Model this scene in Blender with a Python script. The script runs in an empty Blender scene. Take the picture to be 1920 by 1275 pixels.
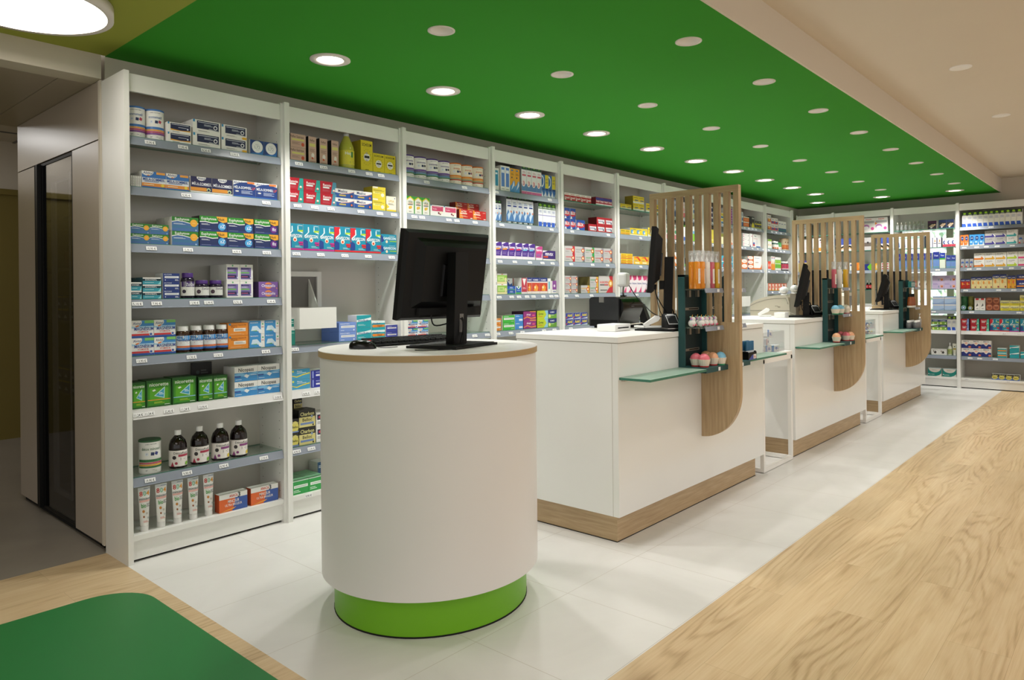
import bpy, math, random
from mathutils import Vector, Matrix
random.seed(7)
SC = bpy.context.scene
COL = SC.collection
PI = math.pi

# ---------------------------------------------------------------- camera
CAM_H = 1.25                                   # eye height
FPX, CX, HY, TILT = 1338.6, 960.0, 547.6, 0.01536   # focal length in px, axis column, horizon row, slope of the horizon
YAW = math.atan2(1188.4, FPX)                  # angle between the view axis and the shelf wall (world X)
FWD = Vector((math.cos(YAW), math.sin(YAW), 0)); RGT = Vector((math.sin(YAW), -math.cos(YAW), 0))
cam = bpy.data.cameras.new('camera'); cam_o = bpy.data.objects.new('camera', cam); COL.objects.link(cam_o)
cam.sensor_width = 36.0; cam.lens = FPX / 1920 * 36.0; cam.shift_y = (HY - 637.5) / 1920
cam.clip_start = 0.05; cam.clip_end = 60
rot = Matrix((RGT, Vector((0, 0, 1)), -FWD)).transposed().to_4x4()
cam_o.matrix_world = Matrix.Translation((0, 0, CAM_H)) @ rot @ Matrix.Rotation(-0.0100, 4, 'Z')
SC.camera = cam_o

# ---------------------------------------------------------------- exposure, world
vs = SC.view_settings
vs.view_transform = 'Standard'; vs.look = 'None'; vs.gamma = 1.0; vs.use_curve_mapping = False
vs.exposure = 0.0
world = bpy.data.worlds.new('world'); SC.world = world; world.use_nodes = True
bg = world.node_tree.nodes['Background']; bg.inputs[0].default_value = (1.0, 0.985, 0.965, 1); bg.inputs[1].default_value = 0.95

def area(name, loc, sx, sy, e, col=(1, .98, .95), rx=0, ry=0):
    l = bpy.data.lights.new(name, 'AREA'); l.shape = 'RECTANGLE'; l.size = sx; l.size_y = sy; l.energy = e; l.color = col
    o = bpy.data.objects.new(name, l); COL.objects.link(o); o.location = loc; o.rotation_euler = (rx, ry, 0); return o
area('sales_floor_lighting', (5.5, -1.4, 2.5), 9.0, 2.0, 60)         # luminaires of the sales floor behind and beside the camera
area('entrance_lighting', (-1.4, 0.6, 2.4), 1.6, 2.4, 30)

# ---------------------------------------------------------------- measuring helpers: a viewed point on a real plane of the room
def _ray(x, y):
    yl = y + TILT * (x - CX)
    return FWD + RGT * ((x - CX) / FPX) - Vector((0, 0, (yl - HY) / FPX))
def onY(x, y, c): d = _ray(x, y); t = c / d.y; return Vector((0, 0, CAM_H)) + d * t
def onX(x, y, c): d = _ray(x, y); t = c / d.x; return Vector((0, 0, CAM_H)) + d * t
def onZ(x, y, c): d = _ray(x, y); t = (c - CAM_H) / d.z; return Vector((0, 0, CAM_H)) + d * t

# ---------------------------------------------------------------- materials
def lin(h):
    h = h.lstrip('#'); r = [int(h[i:i + 2], 16) / 255 for i in (0, 2, 4)]
    return tuple(c / 12.92 if c <= .04045 else ((c + .055) / 1.055) ** 2.4 for c in r) + (1,)
MATS = {}
def mat(key, col=None, rough=.45, metal=0., emit=None, es=0., spec=.5, trans=0., coat=0.):
    if key in MATS: return MATS[key]
    m = bpy.data.materials.new(key); m.use_nodes = True; MATS[key] = m
    b = m.node_tree.nodes['Principled BSDF']
    b.inputs['Base Color'].default_value = lin(col or key); b.inputs['Roughness'].default_value = rough
    b.inputs['Metallic'].default_value = metal; b.inputs['Specular IOR Level'].default_value = spec
    b.inputs['Coat Weight'].default_value = coat
    if emit: b.inputs['Emission Color'].default_value = lin(emit); b.inputs['Emission Strength'].default_value = es
    if trans: b.inputs['Transmission Weight'].default_value = trans
    return m
def clear(key, tint, gloss=.06, rough=.02, body=0., bodycol='#ffffff'):
    """thin clear sheet: see-through with a surface reflection"""
    m = bpy.data.materials.new(key); m.use_nodes = True; MATS[key] = m; nt = m.node_tree; N = nt.nodes; L = nt.links
    N.remove(N['Principled BSDF']); out = N['Material Output']
    t = N.new('ShaderNodeBsdfTransparent'); t.inputs[0].default_value = lin(tint)
    g = N.new('ShaderNodeBsdfGlossy'); g.inputs['Roughness'].default_value = rough
    f = N.new('ShaderNodeLayerWeight'); f.inputs['Blend'].default_value = .5
    pw = N.new('ShaderNodeMath'); pw.operation = 'POWER'; pw.inputs[1].default_value = 5; L.new(f.outputs['Facing'], pw.inputs[0])
    a = N.new('ShaderNodeMath'); a.operation = 'MULTIPLY_ADD'; a.inputs[1].default_value = .8; a.inputs[2].default_value = gloss; L.new(pw.outputs[0], a.inputs[0])
    mx = N.new('ShaderNodeMixShader'); L.new(a.outputs[0], mx.inputs[0]); L.new(t.outputs[0], mx.inputs[1]); L.new(g.outputs[0], mx.inputs[2])
    last = mx
    if body:
        d = N.new('ShaderNodeBsdfDiffuse'); d.inputs[0].default_value = lin(bodycol)
        m2 = N.new('ShaderNodeMixShader'); m2.inputs[0].default_value = body; L.new(mx.outputs[0], m2.inputs[1]); L.new(d.outputs[0], m2.inputs[2]); last = m2
    L.new(last.outputs[0], out.inputs[0]); return m

def wood(key, c1, c2, c3, axis='X', scale=1., plank=None, rough=.42, bump=.05):
    m = bpy.data.materials.new(key); m.use_nodes = True; MATS[key] = m; nt = m.node_tree; N = nt.nodes; L = nt.links
    b = N['Principled BSDF']; b.inputs['Roughness'].default_value = rough
    tc = N.new('ShaderNodeTexCoord'); mp = N.new('ShaderNodeMapping'); L.new(tc.outputs['Object'], mp.inputs[0])
    src = mp.outputs[0]
    st = {'X': (1.1, 9, 9), 'Y': (9, 1.1, 9), 'Z': (9, 9, 1.1)}[axis]
    if plank:
        br = N.new('ShaderNodeTexBrick'); br.offset = .37; br.offset_frequency = 2
        br.inputs['Color1'].default_value = (0, 0, 0, 1); br.inputs['Color2'].default_value = (1, 1, 1, 1); br.inputs['Mortar'].default_value = (.5, .5, .5, 1)
        br.inputs['Scale'].default_value = 1; br.inputs['Mortar Size'].default_value = .0006; br.inputs['Bias'].default_value = 0
        br.inputs['Brick Width'].default_value = plank[0]; br.inputs['Row Height'].default_value = plank[1]
        L.new(tc.outputs['Object'], br.inputs['Vector'])
        sep = N.new('ShaderNodeVectorMath'); sep.operation = 'MULTIPLY'; L.new(br.outputs['Color'], sep.inputs[0]); sep.inputs[1].default_value = (31, 3.7, 7)
        ad = N.new('ShaderNodeVectorMath'); ad.operation = 'ADD'; L.new(tc.outputs['Object'], ad.inputs[0]); L.new(sep.outputs[0], ad.inputs[1]); L.new(ad.outputs[0], mp.inputs[0])
    mp.inputs['Scale'].default_value = tuple(s * scale for s in st)
    n1 = N.new('ShaderNodeTexWave'); n1.wave_type = 'RINGS'; n1.rings_direction = 'SPHERICAL'; n1.inputs['Scale'].default_value = .5 if plank else .8; n1.inputs['Distortion'].default_value = 6; n1.inputs['Detail'].default_value = 3; n1.inputs['Detail Scale'].default_value = .55; n1.inputs['Detail Roughness'].default_value = .6; L.new(src, n1.inputs['Vector'])
    # rings: bands of a warped field read as cathedral grain
    sn = n1
    n2 = N.new('ShaderNodeTexNoise'); n2.inputs['Scale'].default_value = 7; n2.inputs['Detail'].default_value = 6
    mp2 = N.new('ShaderNodeMapping'); mp2.inputs['Scale'].default_value = tuple((.5 if s < 2 else 9) * scale for s in st); L.new(mp.inputs[0].links[0].from_socket, mp2.inputs[0]); L.new(mp2.outputs[0], n2.inputs['Vector'])
    r1 = N.new('ShaderNodeMapRange'); r1.inputs[1].default_value = 0; r1.inputs[2].default_value = 1; r1.inputs[3].default_value = 0.; r1.inputs[4].default_value = .07; L.new(sn.outputs[0], r1.inputs[0])
    a1 = N.new('ShaderNodeMath'); a1.operation = 'ADD'; L.new(r1.outputs[0], a1.inputs[0]); L.new(n2.outputs[0], a1.inputs[1])
    cr = N.new('ShaderNodeValToRGB'); e = cr.color_ramp.elements
    e[0].position = .25; e[0].color = lin(c1); e[1].position = .85; e[1].color = lin(c3); k = cr.color_ramp.elements.new(.55); k.color = lin(c2)
    L.new(a1.outputs[0], cr.inputs[0]); last = cr.outputs[0]
    if plank:
        hs = N.new('ShaderNodeHueSaturation'); L.new(cr.outputs[0], hs.inputs['Color'])
        mr = N.new('ShaderNodeMapRange'); mr.inputs[3].default_value = .90; mr.inputs[4].default_value = 1.08; L.new(br.outputs['Color'], mr.inputs[0]); L.new(mr.outputs[0], hs.inputs['Value'])
        mx = N.new('ShaderNodeMix'); mx.data_type = 'RGBA'; mx.inputs[7].default_value = lin('#a98b66'); L.new(br.outputs['Fac'], mx.inputs[0]); L.new(hs.outputs[0], mx.inputs[6]); last = mx.outputs[2]
    L.new(last, b.inputs['Base Color'])
    bp = N.new('ShaderNodeBump'); bp.inputs['Strength'].default_value = bump; bp.inputs['Distance'].default_value = .001; L.new(a1.outputs[0], bp.inputs['Height']); L.new(bp.outputs[0], b.inputs['Normal'])
    return m

def planks(key, L_=1.22, H_=.1925, y0=.0375, x0=.23):
    """oak boards along X: each board has its own oval figure, fine fibres on top"""
    m = bpy.data.materials.new(key); m.use_nodes = True; MATS[key] = m; nt = m.node_tree; N = nt.nodes; L = nt.links
    b = N['Principled BSDF']; b.inputs['Roughness'].default_value = .36
    def M(op, a, c=None, d=None):
        n = N.new('ShaderNodeMath'); n.operation = op
        for i, v in enumerate((a, c, d)):
            if v is None: continue
            if isinstance(v, (int, float)): n.inputs[i].default_value = v
            else: L.new(v, n.inputs[i])
        return n.outputs[0]
    tc = N.new('ShaderNodeTexCoord'); mp = N.new('ShaderNodeMapping'); mp.inputs['Location'].default_value = (x0, y0 + 10 * H_ * 2, 0); L.new(tc.outputs['Object'], mp.inputs[0])
    br = N.new('ShaderNodeTexBrick'); br.offset = .43; br.offset_frequency = 2
    br.inputs['Color1'].default_value = (0, 0, 0, 1); br.inputs['Color2'].default_value = (1, 1, 1, 1); br.inputs['Mortar'].default_value = (.5, .5, .5, 1)
    br.inputs['Scale'].default_value = 1; br.inputs['Mortar Size'].default_value = .0005; br.inputs['Brick Width'].default_value = L_; br.inputs['Row Height'].default_value = H_
    L.new(mp.outputs[0], br.inputs['Vector'])
    sx = N.new('ShaderNodeSeparateXYZ'); L.new(mp.outputs[0], sx.inputs[0]); c = br.outputs['Color']
    fr = M('SUBTRACT', M('FRACT', M('DIVIDE', sx.outputs[1], H_)), .5)
    yy = M('ADD', M('MULTIPLY', fr, H_ * 5.6), M('MULTIPLY', M('SUBTRACT', c, .5), 1.3))
    xx = M('PINGPONG', M('ADD', M('MULTIPLY', sx.outputs[0], .62), M('MULTIPLY', c, 29.)), .8)
    cb = N.new('ShaderNodeCombineXYZ'); L.new(xx, cb.inputs[0]); L.new(yy, cb.inputs[1]); L.new(M('MULTIPLY', c, 11.), cb.inputs[2])
    cb2 = N.new('ShaderNodeCombineXYZ'); L.new(xx, cb2.inputs[0]); L.new(yy, cb2.inputs[1])
    nz = N.new('ShaderNodeTexNoise'); nz.inputs['Scale'].default_value = 1.5; nz.inputs['Detail'].default_value = 3; L.new(cb.outputs[0], nz.inputs['Vector'])
    dist = N.new('ShaderNodeVectorMath'); dist.operation = 'LENGTH'; L.new(cb2.outputs[0], dist.inputs[0])
    ph = M('ADD', M('MULTIPLY', dist.outputs['Value'], 44.), M('MULTIPLY', nz.outputs[0], 24.))
    ring = M('POWER', M('MULTIPLY_ADD', M('SINE', ph), .5, .5), 2.2)
    am = N.new('ShaderNodeTexNoise'); am.inputs['Scale'].default_value = 1.6; L.new(cb.outputs[0], am.inputs['Vector'])
    amp = N.new('ShaderNodeMapRange'); amp.inputs[1].default_value = .42; amp.inputs[2].default_value = .62; amp.inputs[3].default_value = .02; amp.inputs[4].default_value = .19; L.new(am.outputs[0], amp.inputs[0])
    fb = N.new('ShaderNodeMapping'); fb.inputs['Scale'].default_value = (2.2, 75, 1); L.new(tc.outputs['Object'], fb.inputs[0])
    fn = N.new('ShaderNodeTexNoise'); fn.inputs['Scale'].default_value = 1.6; fn.inputs['Detail'].default_value = 6; fn.inputs['Roughness'].default_value = .65; L.new(fb.outputs[0], fn.inputs['Vector'])
    cl = N.new('ShaderNodeTexNoise'); cl.inputs['Scale'].default_value = 2.4; cl.inputs['Detail'].default_value = 2; L.new(cb.outputs[0], cl.inputs['Vector'])
    v = M('ADD', M('MULTIPLY', ring, amp.outputs[0]), M('ADD', M('MULTIPLY', fn.outputs[0], .55), M('MULTIPLY', cl.outputs[0], .45)))
    cr = N.new('ShaderNodeValToRGB'); e = cr.color_ramp.elements; e[0].position = .36; e[0].color = lin('#d8c09a'); e[1].position = .92; e[1].color = lin('#9c7d55'); k = e.new(.56); k.color = lin('#ccb088')
    L.new(v, cr.inputs[0]); hs = N.new('ShaderNodeHueSaturation'); L.new(cr.outputs[0], hs.inputs['Color'])
    mr = N.new('ShaderNodeMapRange'); mr.inputs[3].default_value = .96; mr.inputs[4].default_value = 1.05; L.new(c, mr.inputs[0]); L.new(mr.outputs[0], hs.inputs['Value'])
    mx = N.new('ShaderNodeMix'); mx.data_type = 'RGBA'; mx.inputs[7].default_value = lin('#a88c66'); L.new(br.outputs['Fac'], mx.inputs[0]); L.new(hs.outputs[0], mx.inputs[6]); L.new(mx.outputs[2], b.inputs['Base Color'])
    return m

def mottled(key, c1, c2, scale=2.5, rough=.4, joints=None, jc='#a79c8f', ox=0, oy=0, spec=.5):
    m = bpy.data.materials.new(key); m.use_nodes = True; MATS[key] = m; nt = m.node_tree; N = nt.nodes; L = nt.links
    b = N['Principled BSDF']; b.inputs['Roughness'].default_value = rough; b.inputs['Specular IOR Level'].default_value = spec
    tc = N.new('ShaderNodeTexCoord'); n = N.new('ShaderNodeTexNoise'); n.inputs['Scale'].default_value = scale; n.inputs['Detail'].default_value = 8; n.inputs['Roughness'].default_value = .62; n.inputs['Distortion'].default_value = .8
    L.new(tc.outputs['Object'], n.inputs['Vector'])
    cr = N.new('ShaderNodeValToRGB'); e = cr.color_ramp.elements; e[0].position = .32; e[0].color = lin(c1); e[1].position = .68; e[1].color = lin(c2); L.new(n.outputs[0], cr.inputs[0]); last = cr.outputs[0]
    if joints:
        mp = N.new('ShaderNodeMapping'); mp.inputs['Location'].default_value = (-ox, -oy, 0); L.new(tc.outputs['Object'], mp.inputs[0])
        br = N.new('ShaderNodeTexBrick'); br.offset = 0; br.inputs['Scale'].default_value = 1; br.inputs['Mortar Size'].default_value = .0014; br.inputs['Brick Width'].default_value = joints[0]; br.inputs['Row Height'].default_value = joints[1]
        L.new(mp.outputs[0], br.inputs['Vector'])
        mx = N.new('ShaderNodeMix'); mx.data_type = 'RGBA'; mx.inputs[7].default_value = lin(jc); L.new(br.outputs['Fac'], mx.inputs[0]); L.new(last, mx.inputs[6]); last = mx.outputs[2]
    L.new(last, b.inputs['Base Color']); return m

def paint(key, col, rough=.6, spec=.4, var=.015):
    """painted or laminate surface with a trace of unevenness"""
    m = bpy.data.materials.new(key); m.use_nodes = True; MATS[key] = m; nt = m.node_tree; N = nt.nodes; L = nt.links
    b = N['Principled BSDF']; b.inputs['Specular IOR Level'].default_value = spec
    tc = N.new('ShaderNodeTexCoord'); n = N.new('ShaderNodeTexNoise'); n.inputs['Scale'].default_value = 3; n.inputs['Detail'].default_value = 4; L.new(tc.outputs['Object'], n.inputs['Vector'])
    hs = N.new('ShaderNodeHueSaturation'); hs.inputs['Color'].default_value = lin(col)
    mr = N.new('ShaderNodeMapRange'); mr.inputs[3].default_value = 1 - var; mr.inputs[4].default_value = 1 + var; L.new(n.outputs[0], mr.inputs[0]); L.new(mr.outputs[0], hs.inputs['Value']); L.new(hs.outputs[0], b.inputs['Base Color'])
    b.inputs['Roughness'].default_value = rough
    return m

paint('laminate', '#eae9e5', .16, .5); paint('unit_white', '#e3e2dd', .35); paint('back_white', '#c8c4bc', .2, .5); paint('back_shaded', '#a8a29a', .3, .4)  # last one: darker copy of the back panel white, shade of the shelves painted in
paint('top_white', '#eceae5', .3); paint('wall_paint', '#cfc6b6', .7); paint('ceil_white', '#d9cfc0', .8, .2)
paint('ceil_green', '#3a932b', .75, .12); paint('ceil_olive', '#a0a548', .75, .12); paint('kiosk_white', '#e4e0dc', .4)
paint('kiosk_green', '#6fae18', .35); paint('mat_green', '#28773b', .35); paint('closet', '#ab9f91', .28); paint('olive_wall', '#7b6d34', .6)
paint('teal_metal', '#1f4a4b', .5); paint('teal_dark', '#15292b', .55); paint('frame_white', '#efece6', .4)
planks('oak_floor')
wood('oak_z', '#a58a66', '#b79c77', '#c6ad89', 'Z', 1.3); wood('oak_y', '#a58a66', '#b79c77', '#c6ad89', 'Y', 1.6); wood('oak_x', '#a58a66', '#b79c77', '#c6ad89', 'X', 1.6)
paint('ply', '#b2966c', .5)
mottled('tile', '#d9d7d3', '#e4e2de', 1.6, .33, (.542, .49), '#c6c0b7', 1.815 - 1.084, 1.80 - .98)
mottled('tile_grey', '#8d857b', '#999186', 1.6, .4)
clear('glass', '#eef6f2', .05, .02, .06, '#cfdcd5'); clear('glass_dark', '#b4b4b8', .07, .04); clear('film', '#f7f8f8', .03, .05, .05); clear('cap_clear', '#f4f5f5', .08, .05, .20, '#f4f4f4')
clear('glass_frost', '#bdd6c8', .06, .1, .62, '#a9c4b4')
mat('glass_edge', '#3d7a66', .15); mat('rail', '#878d99', .3, spec=.6); mat('rail_white', '#d9d7d6', .3)
mat('black', '#090909', .5, spec=.25); mat('black_gloss', '#0a0a0b', .22, spec=.4); mat('screen', '#050506', .08); mat('void', '#090909', .9)
mat('grey', '#6d6a66', .4); mat('metal', '#b9b3ab', .3, .9); mat('white_plastic', '#efeeec', .3); mat('hole', '#3a3733', .9)
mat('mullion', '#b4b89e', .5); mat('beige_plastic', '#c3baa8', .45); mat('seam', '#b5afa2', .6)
mat('reflector', '#f4f1ee', .35); mat('ring', '#e0d8d0', .45)
mat('lamp_on', '#ffffff', emit='#fff6ea', es=9.); mat('disc_on', '#ffffff', emit='#fff8ee', es=4.0)

# ---------------------------------------------------------------- mesh builder
class MB:
    def __init__(s): s.v = []; s.f = []; s.mi = []; s.sm = []; s.mats = []
    def _m(s, k):
        if k not in s.mats: s.mats.append(k)
        return s.mats.index(k)
    def add(s, vs_, fs, k, smooth=False):
        b = len(s.v); s.v += [tuple(p) for p in vs_]; i = s._m(k)
        for f in fs: s.f.append([b + j for j in f]); s.mi.append(i); s.sm.append(smooth)
        return s
    def box(s, x0, y0, z0, x1, y1, z1, k, ks=None):
        """ks: optional materials for faces (-y, +x, +y, -x, top, bottom)"""
        vs_ = [(x0, y0, z0), (x1, y0, z0), (x1, y1, z0), (x0, y1, z0), (x0, y0, z1), (x1, y0, z1), (x1, y1, z1), (x0, y1, z1)]
        fs = [(0, 1, 5, 4), (1, 2, 6, 5), (2, 3, 7, 6), (3, 0, 4, 7), (4, 5, 6, 7), (3, 2, 1, 0)]
        b = len(s.v); s.v += vs_
        for n, f in enumerate(fs):
            s.f.append([b + j for j in f]); s.mi.append(s._m(ks[n] if ks and n < len(ks) and ks[n] else k)); s.sm.append(False)
        return s
    def cbox(s, cx, cy, cz, w, d, h, k, ks=None): return s.box(cx - w / 2, cy - d / 2, cz - h / 2, cx + w / 2, cy + d / 2, cz + h / 2, k, ks)
    def lathe(s, prof, k, n=24, c=(0, 0), sx=1, sy=1, smooth=True, caps=True):
        vs_ = [(c[0] + sx * r * math.cos(2 * PI * i / n), c[1] + sy * r * math.sin(2 * PI * i / n), z) for r, z in prof for i in range(n)]
        fs = [(j * n + i, j * n + (i + 1) % n, (j + 1) * n + (i + 1) % n, (j + 1) * n + i) for j in range(len(prof) - 1) for i in range(n)]
        s.add(vs_, fs, k, smooth)
        if caps:
            m = len(prof)
            s.add([vs_[i] for i in range(n)], [tuple(range(n - 1, -1, -1))], k); s.add([vs_[(m - 1) * n + i] for i in range(n)], [tuple(range(n))], k)
        return s
    def prism(s, poly, axis, a0, a1, k, smooth=False, kside=None):
        """extrude a 2-D outline along axis; outline is (y,z) for X, (x,z) for Y, (x,y) for Z"""
        P = {'X': lambda p, a: (a, p[0], p[1]), 'Y': lambda p, a: (p[0], a, p[1]), 'Z': lambda p, a: (p[0], p[1], a)}[axis]
        n = len(poly); A = [P(p, a0) for p in poly]; B = [P(p, a1) for p in poly]
        s.add(A, [tuple(range(n))], k); s.add(B, [tuple(range(n - 1, -1, -1))], k)
        s.add(A + B, [(i, (i + 1) % n, n + (i + 1) % n, n + i) for i in range(n)], kside or k, smooth); return s
    def tube(s, pts, r, k, n=8, taper=None):
        pts = [Vector(p) for p in pts]; rings = []
        if taper is None and len(pts) > 2:                      # smooth curve through the points
            q = []
            for i in range(len(pts) - 1):
                a, b, c, d = pts[max(i - 1, 0)], pts[i], pts[i + 1], pts[min(i + 2, len(pts) - 1)]
                for t in (0, .2, .4, .6, .8): q.append(.5 * (2 * b + (c - a) * t + (2 * a - 5 * b + 4 * c - d) * t * t + (3 * b - a - 3 * c + d) * t ** 3))
            pts = q + [pts[-1]]
        for i, p in enumerate(pts):
            d = (pts[min(i + 1, len(pts) - 1)] - pts[max(i - 1, 0)]).normalized()
            u = d.orthogonal().normalized() if i == 0 else (pu - d * pu.dot(d)).normalized()
            pu = u; w = d.cross(u); rr = r if taper is None else r + (taper - r) * i / (len(pts) - 1)
            rings.append([p + (u * math.cos(2 * PI * j / n) + w * math.sin(2 * PI * j / n)) * rr for j in range(n)])
        vs_ = [q for R in rings for q in R]; m = len(rings)
        s.add(vs_, [(a * n + j, a * n + (j + 1) % n, (a + 1) * n + (j + 1) % n, (a + 1) * n + j) for a in range(m - 1) for j in range(n)], k, True)
        s.add(rings[0], [tuple(range(n - 1, -1, -1))], k); s.add(rings[-1], [tuple(range(n))], k); return s
    def ball(s, c, r, k, n=16, m=10, sz=1., z0=-1., z1=1.):
        a0, a1 = math.asin(z0), math.asin(z1)
        prof = [(max(1e-4, r * math.cos(a0 + (a1 - a0) * i / m)), c[2] + sz * r * math.sin(a0 + (a1 - a0) * i / m)) for i in range(m + 1)]
        return s.lathe(prof, k, n, (c[0], c[1]))
    def mesh(s, name):
        me = bpy.data.meshes.new(name); me.from_pydata(s.v, [], s.f)
        for k in s.mats: me.materials.append(MATS[k] if k in MATS else mat(k))
        me.polygons.foreach_set('material_index', s.mi); me.polygons.foreach_set('use_smooth', s.sm); me.update(); return me
    def build(s, name, parent=None, **kw): return link(name, s.mesh(name), parent, **kw)

def link(name, me, parent=None, loc=None, rz=None, kind=None, label=None, bevel=0):
    o = bpy.data.objects.new(name, me); COL.objects.link(o)
    if parent: o.parent = parent
    if loc is not None: o.location = loc
    if rz: o.rotation_euler = (0, 0, rz)
    if kind: o['kind'] = kind
    if label: o['label'] = label
    if bevel:
        b = o.modifiers.new('bevel', 'BEVEL'); b.width = bevel; b.segments = 2; b.limit_method = 'ANGLE'
    return o
LABELS = {}
def tag(o, label, cat, group=None):
    o['label'] = label; o['category'] = cat
    if group: o['group'] = group
    n = len(label.split())
    if n > 16 or n < 4: print('LABEL WORDS', n, label)
    LABELS.setdefault(label, []).append(o.name); return o
def thing(name, label, cat, loc=(0, 0, 0), rz=0, group=None):
    o = bpy.data.objects.new(name, None); COL.objects.link(o); o.location = loc; o.rotation_euler = (0, 0, rz); o.empty_display_size = .05
    return tag(o, label, cat, group)
def struct(name, mb, bevel=0): return mb.build(name, kind='structure', bevel=bevel)
def dup(root, loc, rz=None, label=None, group=None):
    r = root.copy(); COL.objects.link(r); r.location = loc
    if rz is not None: r.rotation_euler = (0, 0, rz)
    if label: tag(r, label, r['category'], group or r.get('group'))
    for ch in list(root.children):
        c = ch.copy(); COL.objects.link(c); c.parent = r
        for g in list(ch.children):
            d = g.copy(); COL.objects.link(d); d.parent = c
    return r
def tri(poly):
    from mathutils.geometry import tessellate_polygon
    return tessellate_polygon([[Vector((p[0], p[1], 0)) for p in poly]])

# lettering: outline curves turned into flat faces, height 1 = a capital
_TX = {}
def glyphs(text, bold=0.):
    bold = round(bold * .35, 4); key = (text, bold)
    if key not in _TX:
        cu = bpy.data.curves.new('lettering', 'FONT'); cu.body = text; cu.resolution_u = 2; cu.offset = bold; cu.fill_mode = 'FRONT'
        ob = bpy.data.objects.new('lettering', cu); COL.objects.link(ob)
        me = bpy.data.meshes.new_from_object(ob)
        vs_ = [(v.co.x, v.co.y) for v in me.vertices]; fs = [tuple(p.vertices) for p in me.polygons]
        bpy.data.objects.remove(ob); bpy.data.curves.remove(cu); bpy.data.meshes.remove(me)
        x0 = min(v[0] for v in vs_); x1 = max(v[0] for v in vs_)
        _TX[key] = ([((x - (x0 + x1) / 2) / .69, y / .69) for x, y in vs_], fs, (x1 - x0) / .69)
    return _TX[key]

EPS = .00016
def art(mb, ops, w, h, fn, seg=1):
    """lay printed shapes on a surface; fn(u, v, k) gives the point of sheet position u, v (metres from lower left) on print layer k"""
    for k, o in enumerate(ops, 1):
        t = o[0]
        if t == 'r':
            _, u0, v0, u1, v1, c = o
            for i in range(seg):
                a = (u0 + (u1 - u0) * i / seg) * w; b = (u0 + (u1 - u0) * (i + 1) / seg) * w
                mb.add([fn(a, v0 * h, k), fn(b, v0 * h, k), fn(b, v1 * h, k), fn(a, v1 * h, k)], [(0, 1, 2, 3)], c)
        elif t == 'p':
            P = [(min(max(a_, 0), 1), min(max(b_, 0), 1)) for a_, b_ in o[1]]; mb.add([fn(u * w, v * h, k) for u, v in P], [tuple(f) for f in tri([(u * w, v * h) for u, v in P])], o[2])
        elif t == 'e':
            _, cu, cv, ru, rv, c = o; n = 20
            if rv is None: rv = ru * w / h
            mb.add([fn(min(max(cu + ru * math.cos(2 * PI * i / n), 0), 1) * w, min(max(cv + rv * math.sin(2 * PI * i / n), 0), 1) * h, k) for i in range(n)], [tuple(range(n))], c)
        elif t == 't':
            s_, cu, cv, hv, c = o[1:6]; mw = o[6] if len(o) > 6 else .92; bold = o[7] if len(o) > 7 else .02
            V, F, W = glyphs(s_, bold); sc = hv * h; sx = sc if W * sc <= mw * w else mw * w / W
            sc = min(sc, sx * 1.5)
            mb.add([fn(cu * w + x * sx, cv * h + (y - .5) * sc, k) for x, y in V], F, c)
        elif t == 'l':
            _, u0, v0, u1, v1, n, c = o                      # n lines of small print
            for i in range(n):
                vb = v0 + (v1 - v0) * (i + .25) / n; vt = v0 + (v1 - v0) * (i + .75) / n; ue = u1 - (u1 - u0) * (.0 if i % 2 == 0 else .22)
                mb.add([fn(u0 * w, vb * h, k), fn(ue * w, vb * h, k), fn(ue * w, vt * h, k), fn(u0 * w, vt * h, k)], [(0, 1, 2, 3)], c)
    return mb

# ---------------------------------------------------------------- room
WALLY, ENDX, CEIL, UPZ, SOFY = 3.812, 10.66, 2.425, 2.60, 1.33
m = MB(); m.add([(1.28, 1.305, 0), (ENDX, 1.305, 0), (ENDX, WALLY, 0), (1.28, WALLY, 0)], [(0, 1, 2, 3)], 'tile'); struct('floor', m)
m = MB(); m.add([(-4, -5, 0), (ENDX, -5, 0), (ENDX, 1.305, 0), (1.28, 1.305, 0), (1.28, 3.79, 0), (-4, 3.79, 0)], [(0, 1, 2, 3), (0, 3, 4, 5)], 'oak_floor'); struct('floor', m)
m = MB(); m.add([(-4, 3.79, 0), (1.28, 3.79, 0), (1.28, 3.812, 0), (1.85, 3.812, 0), (1.85, 5.2, 0), (2.6, 5.2, 0), (2.6, 7.5, 0), (-4, 7.5, 0)], [(0, 1, 2, 3, 4, 5, 6, 7)], 'tile_grey'); struct('floor', m)
struct('wall_left', MB().box(1.30, WALLY, 0, ENDX + .1, WALLY + .12, CEIL + .2, 'wall_paint'))
struct('wall_end', MB().box(ENDX, -5, 0, ENDX + .1, .9, UPZ, 'wall_paint').box(ENDX, .9, 0, ENDX + .1, 1.70, UPZ, 'wall_paint').box(ENDX, 1.70, 0, ENDX + .1, 2.50, .85, 'wall_paint').box(ENDX, 1.70, 2.04, ENDX + .1, 2.50, UPZ, 'wall_paint').box(ENDX, 2.50, 0, ENDX + .1, WALLY, UPZ, 'wall_paint'))
struct('ceiling', MB().box(-4, -5, UPZ, ENDX + .1, SOFY, UPZ + .06, 'ceil_white'))
struct('trim_1', MB().box(-4, SOFY, CEIL, ENDX, SOFY + .012, UPZ + .06, 'ceil_white'))
struct('trim_2', MB().box(-4, 3.797, 2.308, 1.279, 3.93, CEIL + .02, 'wall_paint'))

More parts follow.
